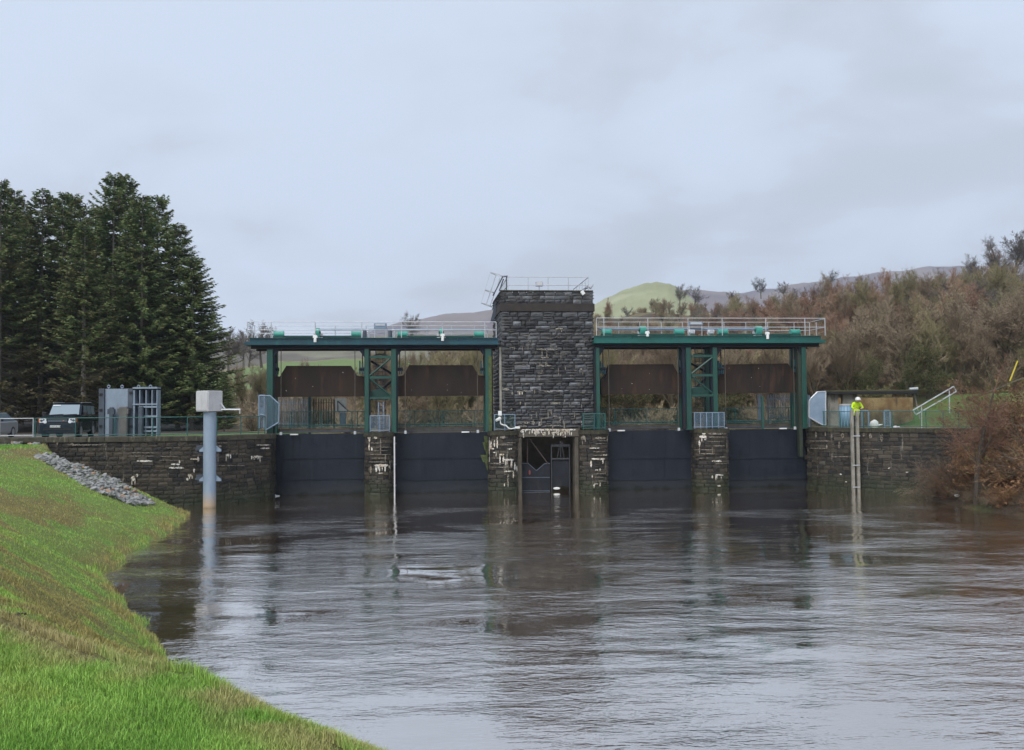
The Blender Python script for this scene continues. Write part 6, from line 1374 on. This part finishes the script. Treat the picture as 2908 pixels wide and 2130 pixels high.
for s in (1, -1):
    for y0, y1, nm_ in ((1.75, 2.75, 'front_window'), (2.82, 3.7, 'rear_window'), (3.78, 4.6, 'quarter_window')):
        m = M(fr); x = s * .885; t0 = y0 + (.3 if y0 < 2 else 0); m.add([(x, y0, 1.27), (x, y1, 1.27), (s * .815, y1, 1.76), (s * .815, t0, 1.76)], [(0, 1, 2, 3)]); m.out(nm_, mt['glass'], suv)
    m = M(fr); m.rbox(s * 1.05 - .12, s * 1.05 + .12, 1.48, 1.62, 1.2, 1.42, .04); m.box(min(s * .9, s * 1.0), max(s * .9, s * 1.0), 1.52, 1.58, 1.22, 1.28); m.out('mirror', mt['black'], suv)
    m = M(fr); m.rbox(s * .73 - .17, s * .73 + .17, -.035, .08, .84, 1.07, .02); m.bar((s * .62, -.05, .88), (s * .62, .05, .88), .09, n=12); hl = m.out('headlight', mt['lens'], suv)
    m = M(fr); m.rbox(s * .885 - .055, s * .885 + .055, -.03, .2, .86, 1.06, .02); m.out('indicator', mt['amber'], suv)
    m = M(fr); m.bar((s * .80, -.045, .95), (s * .80, -.036, .95), .07, n=10); m.bar((s * .68, -.045, .98), (s * .68, -.036, .98), .055, n=10); m.out('lamp_bowl', mt['dkgrey'], suv)
    m = M(fr); m.bar((s * .72, 2.0, 1.93), (s * .72, 4.4, 1.96), .025); m.out('roof_rail', mt['silver'], suv)
    for y in (.95, 3.85):
        m = M(fr); m.bar((s * .72, y, .37), (s * .965, y, .37), .375, n=20); wh = m.out('wheel', mt['rubber'], suv)
        m = M(fr); m.bar((s * .955, y, .37), (s * .975, y, .37), .24, n=14); rim = m.out('rim', mt['silver'], wh)
        m = M(fr); m.tube([(s * .958, y + .45 * cos(u), .37 + .45 * sin(u)) for u in [pi * i / 10 for i in range(11)]], .045, 4); m.out('wheel_arch', mt['black'], suv)
m = M(fr); m.rbox(-.94, .94, -.08, .3, .24, .80, .05); m.out('bumper', mt['carblue'], suv)
m = M(fr); m.box(-.50, .50, -.04, .1, .83, 1.06); m.out('grille', mt['black'], suv)
m = M(fr)
for z in (.90, .96): m.box(-.48, .48, -.055, -.042, z, z + .022)
m.out('grille_bar', mt['greysteel'], suv)
m = M(fr); m.ball((.30, -.06, .94), .04, .01, .02); m.out('oval_badge', mt['amber'], suv)
m = M(fr); m.box(-.7, .7, -.10, -.081, .44, .53); m.out('lower_intake', mt['black'], suv)
m = M(fr); m.box(-.36, .16, -.10, -.083, .58, .69); pl = m.out('number_plate', NT('plate_white').set((.8, .8, .78), .4), suv)
def lettering(txt, size, pos, heading, tilt, parent, name, mat, sc_=1):
    cu = bpy.data.curves.new(name, 'FONT'); cu.body = txt; cu.size = size; cu.align_x = 'CENTER'; cu.align_y = 'CENTER'; cu.extrude = .002; cu.resolution_u = 2; cu.materials.append(mat)
    q = bpy.data.objects.new(name, cu); C.objects.link(q); bpy.context.view_layer.update(); me = bpy.data.meshes.new_from_object(q.evaluated_get(bpy.context.evaluated_depsgraph_get())); bpy.data.objects.remove(q); bpy.data.curves.remove(cu)
    o = bpy.data.objects.new(name, me); C.objects.link(o); o.parent = parent; o.location = Vector(pos) - base(parent); o.rotation_euler = (tilt, 0, heading); return o
lettering('NU07 BCW', .125, fr((-.10, -.105, .633)), R(12.5), R(90), pl, 'plate_characters', mt['black'])
lt = lettering('D I S C O V E R Y', .07, fr((.05, -.012, 1.17)), R(12.5), R(60), suv, 'bonnet_lettering', mt['dkgrey'])
for x in (-.35, .35): m = M(fr); m.bar((x - .3, 1.33, 1.26), (x + .3, 1.36, 1.29), .012, n=4); m.out('wiper', mt['black'], suv)
# second car, nose only in view
loc, fr = vehicle_frame(-80, 56.0, R(-8), 1.1)
c2 = thing('parked_car', 'silver car at the left edge, only its wing and lamp in view', 'car', loc)
m = M(fr); loft(m, [ring(.0, .74, .35, .62, .66, .66), ring(.15, .86, .22, .74, .78, .80), ring(1.2, .89, .22, .90, .8, .96), ring(4.1, .89, .22, .95, .8, 1.0), ring(4.3, .84, .3, .92, .74, .96)]); m.out('body', mt['silver'], c2)
m = M(fr); loft(m, [ring(1.1, .80, .9, .92, .72, .95, .01), ring(1.9, .80, .9, .95, .62, 1.42), ring(3.2, .80, .9, .95, .62, 1.45), ring(4.1, .78, .9, .95, .66, 1.05, .01)]); m.out('cabin', mt['glass'], c2)
for s in (1, -1):
    m = M(fr); m.rbox(s * .62 - .18, s * .62 + .18, -.02, .3, .52, .70, .06); m.out('headlight', mt['lens'], c2)
    m = M(fr); m.rbox(s * .97 - .1, s * .97 + .1, 1.42, 1.55, .95, 1.08, .04); m.out('mirror', mt['black'], c2)
    for y in (.8, 3.4):
        m = M(fr); m.bar((s * .68, y, .31), (s * .9, y, .31), .31, n=18); wh = m.out('wheel', mt['rubber'], c2)
        m = M(fr); m.bar((s * .895, y, .31), (s * .91, y, .31), .2, n=12); m.out('rim', mt['silver'], wh)
m = M(fr); m.rbox(-.8, .8, -.05, .1, .25, .48, .05); m.out('bumper', mt['silver'], c2)

# ---------------------------------------------------------------- palisade fences, sign, anti-climb wings
def palisade(pxs, y0, y1, Y, label, mat, t0=0, slope=0):
    a, b = pb(pxs[0], 1170, Y), pb(pxs[1], 1170, Y); n = int((b.x - a.x) / .165); th_ = thing('palisade_fence', label, 'fence', (a.x, Y, 4.1))
    zt, zb = pb(pxs[0], y0, Y).z, pb(pxs[0], y1, Y).z
    for i in range(n):
        x = a.x + (b.x - a.x) * i / n; yy = Y + slope * i; m = M(); w = .036; m.add([(x - w, yy + .02, zb), (x, yy - .015, zb), (x + w, yy + .02, zb), (x - w, yy + .02, zt - .08), (x, yy - .015, zt), (x + w, yy + .02, zt - .08)], [(0, 1, 4, 3), (1, 2, 5, 4)]); m.out('pale', mat, th_)
    for f in (.12, .82): m = M(); z = zb + (zt - zb) * f; m.box(a.x, b.x, Y + .03, Y + .07, z - .03, z + .03); m.out('rail', mat, th_)
    for x in (a.x, b.x): m = M(); m.box(x - .05, x + .05, Y + .08, Y + .18, zb - .3, zt - .1); m.out('post', mat, th_)
    return th_
Yl = 64.5
palisade((778, 880), 1131, 1213, Yl, 'galvanised palisade fence behind the leftmost gate', mt['greysteel'])
palisade((890, 948), 1131, 1205, Yl + .4, 'thin-railed fence panel between the palisade and the white sign', mt['concrete_dk'])
palisade((2183, 2252), 1119, 1196, 67, 'pale blue palisade fence behind the rightmost gate', mt['bluegrey'])
palisade((2258, 2300), 1119, 1205, 66, 'pale blue palisade fence right of the rightmost column foot', mt['bluegrey'])
for px in (880, 2165): p = pb(px, 1170, 64.3); m = M(); m.box(p.x - .08, p.x + .08, 64.2, 64.35, 4.0, pb(px, 1126, 64.3).z); tag(m.out('fence_post', mt['teal'] if px < 1000 else mt['green'], None), ('dark teal post at the right end of the left palisade' if px < 1000 else 'green post left of the right palisade'), 'post')
p0 = pb(2152, 1120, 66); p1 = pb(2164, 1192, 66); m = M(); m.box(p0.x, p1.x, 66, 66.15, p1.z, p0.z); tag(m.out('gate_post', mt['greysteel'], None), 'broad pale grey gate post left of the right palisade fence', 'post')
def wing(poly, Y, label, frame_mat, panel, side):
    P = [pb(x, y, Y) for x, y in poly]; th_ = thing('anti_climb_wing', label, 'security wing', (P[0].x, Y, 4.1), 'anti-climb wings at the ends of the dam')
    m = M(); m.add([tuple(p) for p in P], [tuple(range(len(P)))]); m.out('mesh_sheet', panel, th_)
    for a, b in zip(P, P[1:] + P[:1]): m = M(); m.bar(a, b, .045, n=4); m.out('frame_bar', frame_mat, th_)
wing([(753, 1124), (767, 1124), (792, 1147), (791, 1200), (754, 1222), (751, 1180), (736, 1176), (736, 1124)], 59.0, 'pale blue mesh anti-climb wing around the leftmost column', mt['bluegrey'], mt['bmesh'], 0)
a, b = pb(736, 1124, 59.3), pb(751, 1216, 59.3); gt = thing('pedestrian_gate', 'narrow pale blue gate leaf left of the leftmost column', 'gate', (a.x, 59.3, 4.1)); m = M(); m.box(a.x, b.x, 59.3, 59.36, b.z, a.z); m.out('leaf', mt['bmesh'], gt)
for x in (a.x, b.x): m = M(); m.box(x - .05, x + .05, 59.24, 59.34, b.z, a.z + .02); m.out('stile', mt['bluegrey'], gt)
m = M(); m.box(a.x, b.x, 59.24, 59.34, a.z, a.z + .07); m.box(a.x + .1, b.x, 59.22, 59.299, 5.2, 5.8); m.out('lock_plate', mt['bluegrey'], gt)
wing([(2303, 1131), (2321, 1113), (2345, 1112), (2345, 1207), (2334, 1206), (2298, 1185), (2298, 1140)], 62.5, 'blue-grey sheet anti-climb wing right of the rightmost column', mt['galv'], mt['bluegrey'], 1)
sn = thing('notice_board', 'blank white board with a dark diagonal strut, standing left of the cross bracing', 'notice board', (pb(967, 1200, 63.8).x, 63.8, 4.2))
a, b = pb(952, 1131, 63.8), pb(984, 1169, 63.8); m = M(); m.box(a.x, b.x, 63.8, 63.86, b.z, a.z); m.out('board', mt['white'], sn)
m = M(); m.bar(pb(959, 1139, 63.7), pb(990, 1168, 63.7), .035); m.bar(pb(959, 1139, 63.7), pb(959, 1168, 63.7), .03); m.out('strut', mt['dkgrey'], sn)
a, b = pb(964, 1171, 63.9), pb(981, 1206, 63.9); m = M(); m.rbox(a.x, b.x, 63.9, 64.2, b.z, a.z, .03); m.out('pedestal', mt['greysteel'], sn)

# ================================================================ right side
# shelter with flat mossy roof
Yb = 71.0; shp = thing('flat_roof_shelter', 'low shelter with a dark flat roof slab and rough concrete piers, behind the worker', 'shelter', (pb(2480, 1200, Yb).x, Yb, 4.1))
x0, x1 = pb(2352, 1110, Yb).x, pb(2602, 1110, Yb).x; zr0, zr1 = pb(2480, 1119, Yb).z, pb(2480, 1111, Yb).z
m = M(); m.rbox(x0, x1, Yb - .5, Yb + 1.7, zr0, zr1, .03); m.out('roof_slab', mt['black'], shp)
m = M(); m.rbox(x0 + .1, x1 - .4, Yb - .35, Yb + 1.6, zr1 + .002, zr1 + .09, .02); m.out('moss_layer', pm('roof_moss', (.10, .085, .035), (.06, .07, .02), 2, .95, bump=.03), shp)
for a, b in ((2357, 2382), (2393, 2437)):
    p, q = pb(a, 1119, Yb), pb(b, 1206, Yb); m = M(); m.box(p.x, q.x, Yb, Yb + (.6 if a < 2390 else .4), 3.6, zr0 - .002); m.out('concrete_pier', mt['concrete'], shp)
m = M(); m.box(x0 + 1.9, x1 + 1.2, Yb + 3.4, Yb + 3.7, 3.6, zr0 - .25); m.out('back_wall', pm('earthy_back_wall', (.20, .12, .055), (.36, .27, .13), .9, .95, bump=.04, c3=(.07, .05, .03)), shp)
p = pb(2590, 1104, Yb); m = M(); m.bar((p.x - .3, Yb - .2, zr1 + .12), (p.x + .35, Yb - .2, zr1 + .16), .12, n=10); m.out('vent_cap', mt['galv'], shp)
m = M(); m.bar((x1 - .1, Yb + .1, zr0), (x1 + .25, Yb + .1, 4.6), .05); m.out('prop', mt['concrete'], shp)
tk = thing('storage_tank', 'pale blue ribbed tank with a white lid rim, behind the worker', 'tank', (pb(2399, 1200, 66).x, 66, 4.1))
p, q = pb(2384, 1152, 66), pb(2418, 1209, 66); cxk = (p.x + q.x) / 2; rk = (q.x - p.x) / 2
m = M(); m.bar((cxk, 66, q.z - .1), (cxk, 66, p.z), rk * 1.0, rk, n=20); m.out('tank_shell', mt['dustbin'], tk, smooth=True)
m = M(); m.bar((cxk, 66, p.z), (cxk, 66, p.z + .12), rk * 1.06, n=20); m.out('lid', mt['boxwhite'], tk)
for k in range(12): u = 2 * pi * k / 12; m = M(); m.bar((cxk + rk * cos(u), 66 + rk * sin(u), q.z - .1), (cxk + rk * cos(u), 66 + rk * sin(u), p.z - .04), .035, n=4); m.out('rib', mt['dustbin'], tk)
# twin guide poles with rungs
gpz = thing('guide_ladder', 'two tall grey poles with widely spaced rungs standing at the right wall', 'ladder', AX(2424, 59.6) + (0,))
Yq = 59.7
for px in (2418, 2433): m = M(); a = pb(px, 1166, Yq); m.box(a.x - .09, a.x + .09, Yq - .1, Yq + .08, -1.5, a.z); m.out('pole', mt['concrete'], gpz)
for py in (1238, 1321, 1383): z = pb(2425, py, Yq).z; a, b = pb(2420, py, Yq).x, pb(2440, py, Yq).x; m = M(); m.box(a, b, Yq - .16, Yq - .102, z - .03, z + .03); m.out('rung', mt['galv'], gpz)
# pale blue posts / panels between shelter and grass
m = M(); X = [pb(px, 1180, 61.6).x for px in (2466, 2512, 2527)]
kp = thing('kissing_gate', 'pale blue framed gate panels right of the worker', 'gate', (X[0], 61.6, 4.1))
for px in (2434, 2447, 2466, 2511, 2527): a = pb(px, 1167, 61.6); m = M(); m.box(a.x - .05, a.x + .05, 61.58, 61.66, 4.1, a.z); m.out('upright', mt['bluegrey'], kp)
for a, b in ((2434, 2466), (2511, 2527)):
    for z in (4.25, 5.3): p, q = pb(a, 1180, 61.6), pb(b, 1180, 61.6); m = M(); m.box(p.x, q.x, 61.6, 61.65, z - .03, z + .03); m.out('crossbar', mt['bluegrey'], kp)
p, q = pb(2512, 1170, 61.62), pb(2527, 1200, 61.62); m = M(); m.box(p.x, q.x, 61.62, 61.64, 4.3, 5.27); m.out('mesh_leaf', mt['bmesh'], kp)
# silver handrail up the slope
hr = thing('sloping_handrail', 'silver two-bar handrail climbing the grass slope to the right', 'railing', (pb(2600, 1180, 62.5).x, 62.5, 4.3))
Pn = [(2593, 1165), (2601, 1178), (2716, 1112), (2708, 1098)]
P3 = [pb(x, y, 62.5) for x, y in Pn]
m = M(); m.bar(P3[0], P3[3], .045); m.out('top_rail', mt['galv'], hr); m = M(); m.bar(P3[1], P3[2], .045); m.out('lower_rail', mt['galv'], hr)
for a, b in ((P3[0], P3[1]), (P3[3], P3[2])): m = M(); m.bar(a, b, .045); m.out('end_bar', mt['galv'], hr)
for (x, y, yb) in ((2617, 1152, 1200), (2696, 1108, 1152)): a, b = pb(x, y, 62.52), pb(x, yb, 62.52); m = M(); m.bar(a, (b.x, b.y, b.z - .5), .04); m.out('post', mt['galv'], hr)
bg = thing('white_sack', 'crumpled white sack lying on the wall top right of the worker', 'sack', (pb(2482, 1210, 61).x, 61.0, DK))
m = M(); rsx = random.Random(2); c0 = pb(2482, 1203, 61)
m.ball((c0.x, 61, DK + .18), .30, .25, .36, 9, 7); m.v = [v + Vector((rsx.uniform(-.05, .05), rsx.uniform(-.05, .05), rsx.uniform(-.05, .05))) for v in m.v]; m.bar((c0.x + .1, 61, DK + .12), (c0.x + .55, 60.95, DK + .22), .11, .03, n=7); m.out('sack', mt['white'], bg, smooth=True)
for px, py, s_, n_ in ((2543, 1213, .16, 'left'), (2552, 1211, .10, 'right')): p = pb(px, py, 58.6); m = M(); m.ball((p.x, 58.6, DK + .08), s_, s_, s_ * .6, 7, 5); tag(m.out('pale_stone', mt['boxwhite'], None), 'small pale stone on the coping under the handrail, ' + n_ + ' one of two', 'stone')
yp = thing('yellow_pole', 'slanting thin yellow pole above a fallen branch at the right edge', 'pole', pb(2880, 1085, 60)); m = M(); m.bar(pb(2868, 1082, 60), pb(2890, 1025, 60), .05); m.out('pole_tube', mt['yellow'], yp)
fb = thing('fallen_branch', 'long bare branch slanting up to the right behind the slim bank tree', 'branch', pb(2800, 1110, 58)); m = M(); m.tube([pb(*p, 58) for p in ((2745, 1136), (2790, 1120), (2835, 1104), (2880, 1084), (2920, 1070))], .07, 6); m.out('limb', mt['bark_brown'], fb)
m = M(); m.bar(pb(2835, 1104, 58), pb(2850, 1085, 57.6), .03, .01); m.bar(pb(2790, 1120, 58), pb(2776, 1104, 58.2), .025, .01); m.out('side_twig', mt['bark_brown'], fb)
for px, py, Y, n_ in ((2718, 1407, 51.6, 'left'), (2799, 1429, 49.6, 'right')): p = pb(px, py, Y); m = M(); m.ball(tuple(p), .16, .12, .09, 7, 5); tag(m.out('litter_bottle', mt['white'], None), 'white scrap of litter at the foot of the right bank, ' + n_ + ' one', 'litter')
# foam scraps at the gates
for px, py, w, n_ in ((776, 1409, .42, 'at the foot of the curved wall beside the leftmost gate'), (1144, 1396, .42, 'beside the first pier at the foot of the second gate'), (1948, 1386, .4, 'left of the pier between the two right gates')):
    p = atz(px, py, .0); m = M(); rsx = random.Random(px)
    pts = [(p.x + w * cos(u) * rsx.uniform(.7, 1.2), p.y + .35 * sin(u) * rsx.uniform(.7, 1.2)) for u in [2 * pi * i / 14 for i in range(14)]]
    m.prism(pts, -.02, .05, 'z'); m.ball((p.x, p.y, .04), w * .6, .2, .08, 8, 4); tag(m.out('foam_patch', mt['foam'], None), 'white foam patch ' + n_, 'foam')
# molehill and twigs on the near bank
p = hit(27, 1755); mh = thing('molehill', 'small dark molehill on the grass at the left edge', 'molehill', p); m = M(); rsx = random.Random(8)
for _ in range(40): m.ball((p.x + rsx.gauss(0, .055), p.y + rsx.gauss(0, .05), p.z + .01 + rsx.uniform(0, .02)), rsx.uniform(.01, .02), n=5, k=4)
tag(m.out('soil_crumbs', pm('dark_soil', (.035, .022, .014)), mh), kind='stuff')
for i, (px, py, s_, lb_) in enumerate([(1010, 2105, .10, 'dry bramble stems at the bottom of the near bank edge'), (968, 2065, .08, 'dark dead bramble sprig on the near bank edge'), (800, 1965, .07, 'dark twiggy sprig where the near grass meets the water'), (1055, 2120, .12, 'dead brown stems at the lowest point of the near bank edge'), (346, 1690, .18, 'thin dead stem standing at the water edge of the bank')]):
    p = hit(px, py); o = thing('dead_sprig', lb_, 'twigs', p, 'dead sprigs on the near bank'); m2 = Sh[0] if i % 2 else Sh[3]; c = link('stems', m2, o); c.scale = (s_,) * 3; c.rotation_euler = (.3, .2, i)

# ================================================================ worker
def worker():
    Y = 60.6; X = pb(2432, 1200, Y).x; sc_ = 1.0
    root = thing('person', 'person in a white helmet and yellow hi-vis coat leaning forward over the green railing', 'person', (X, Y, DK))
    J = {'pelvis': (0, .12, .98, .15, .12), 'belly': (0, .06, 1.12, .155, .125), 'chest': (0, -.06, 1.32, .19, .14), 'neck': (0, -.17, 1.46, .07, .07), 'skull': (0, -.28, 1.55, .075, .09), 'crown': (0, -.33, 1.62, .06, .07),
         'shR': (-.20, -.10, 1.39, .085, .085), 'elR': (-.31, -.20, 1.16, .062, .062), 'wrR': (-.22, -.44, 1.10, .04, .04), 'haR': (-.19, -.50, 1.09, .035, .028),
         'shL': (.20, -.10, 1.39, .085, .085), 'elL': (.33, -.16, 1.15, .062, .062), 'wrL': (.16, -.42, 1.12, .04, .04), 'haL': (.11, -.48, 1.11, .035, .028),
         'hipR': (-.10, .12, .90, .11, .11), 'knR': (-.11, .05, .50, .075, .075), 'anR': (-.11, .12, .10, .05, .05), 'toR': (-.12, -.06, .05, .045, .04),
         'hipL': (.10, .12, .90, .11, .11), 'knL': (.13, .10, .50, .075, .075), 'anL': (.14, .18, .10, .05, .05), 'toL': (.16, .0, .05, .045, .04)}
    E = [('pelvis', 'belly'), ('belly', 'chest'), ('chest', 'neck'), ('neck', 'skull'), ('skull', 'crown'), ('chest', 'shR'), ('shR', 'elR'), ('elR', 'wrR'), ('wrR', 'haR'), ('chest', 'shL'), ('shL', 'elL'), ('elL', 'wrL'), ('wrL', 'haL'),
         ('pelvis', 'hipR'), ('hipR', 'knR'), ('knR', 'anR'), ('anR', 'toR'), ('pelvis', 'hipL'), ('hipL', 'knL'), ('knL', 'anL'), ('anL', 'toL')]
    for s, h in (('R', -1), ('L', 1)):
        hx, hy, hz = J['ha' + s][:3]
        for k, (dx_, l) in enumerate(((-.028, .065), (-.009, .08), (.009, .075), (.027, .06))):
            J['f%s%d' % (s, k)] = (hx + dx_, hy - .045, hz - .002, .011, .011); J['g%s%d' % (s, k)] = (hx + dx_, hy - .045 - l * .5, hz - .03, .009, .009); E += [('ha' + s, 'f%s%d' % (s, k)), ('f%s%d' % (s, k), 'g%s%d' % (s, k))]
        J['t' + s] = (hx - h * .045, hy - .01, hz - .015, .011, .011); E.append(('wr' + s, 't' + s)) if False else E.append(('ha' + s, 't' + s))
    keys = list(J); me = bpy.data.meshes.new('body'); me.from_pydata([J[k][:3] for k in keys], [(keys.index(a), keys.index(b)) for a, b in E], [])
    o = link('body', me); md = o.modifiers.new('skin', 'SKIN'); sk = me.skin_vertices[0].data
    for i, k in enumerate(keys): sk[i].radius = J[k][3:5]; sk[i].use_root = (k == 'pelvis')
    ss = o.modifiers.new('sub', 'SUBSURF'); ss.levels = ss.render_levels = 1
    dg = bpy.context.evaluated_depsgraph_get(); me2 = bpy.data.meshes.new_from_object(o.evaluated_get(dg)); o.modifiers.clear(); o.data = me2; o.parent = root
    me2.materials.clear()
    for mm in (mt['hivis'], mt['skin'], mt['navycloth']): me2.materials.append(mm)
    for p in me2.polygons:
        c = p.center; k = 0
        if c.z < .86: k = 2
        if c.y < -.41 and c.z < 1.3 or (c.y < -.2 and c.z > 1.46): k = 1
        p.material_index = k; p.use_smooth = True
    o.scale = (1.16,) * 3
    hw_ = lambda v: Vector((X + v[0] * 1.16, Y + v[1] * 1.16, DK + v[2] * 1.16))
    m = M(hw_); m.ball((0, -.32, 1.62), .155, .17, .15, 12, 8, z0=-.25); m.bar((0, -.34, 1.585), (0, -.34, 1.60), .185, .17, n=14); m.out('helmet', mt['white'], root, smooth=True)
    m = M(hw_); m.bar((0, .08, .74), (0, .04, 1.08), .235, .20, n=14); m.out('coat_skirt', mt['hivis'], root, smooth=True)
    m = M(hw_)
    for z, r_ in ((.86, .233), (1.0, .218)): m.bar((0, .07, z), (0, .065, z + .05), r_, n=14)
    m.out('reflective_band', mt['boxwhite'], root)
    m = M(hw_); m.ball((0, -.41, 1.53), .022, .03, .03); m.out('nose', mt['skin'], root)
    m = M(hw_)
    for s in (-1, 1): m.ball((s * .035, -.385, 1.555), .013, .01, .01)
    m.out('eyes', mt['black'], root)
worker()
# haze: the air between here and the moor
m = M(); m.box(-1500, 1700, -60, 2500, -4.2, 420); hz = m.out('haze', None, None)
hm = bpy.data.materials.new('haze_air'); hm.use_nodes = True; hn = hm.node_tree; hn.nodes.clear(); ho = hn.nodes.new('ShaderNodeOutputMaterial'); hv = hn.nodes.new('ShaderNodeVolumePrincipled')
hv.inputs['Color'].default_value = (.86, .91, 1, 1); hv.inputs['Density'].default_value = .00022; hv.inputs['Anisotropy'].default_value = .2; hn.links.new(hv.outputs[0], ho.inputs['Volume'])
hz.data.materials.clear(); hz.data.materials.append(hm); tag(hz, 'thin pale haze over the whole valley', 'haze', kind='stuff')
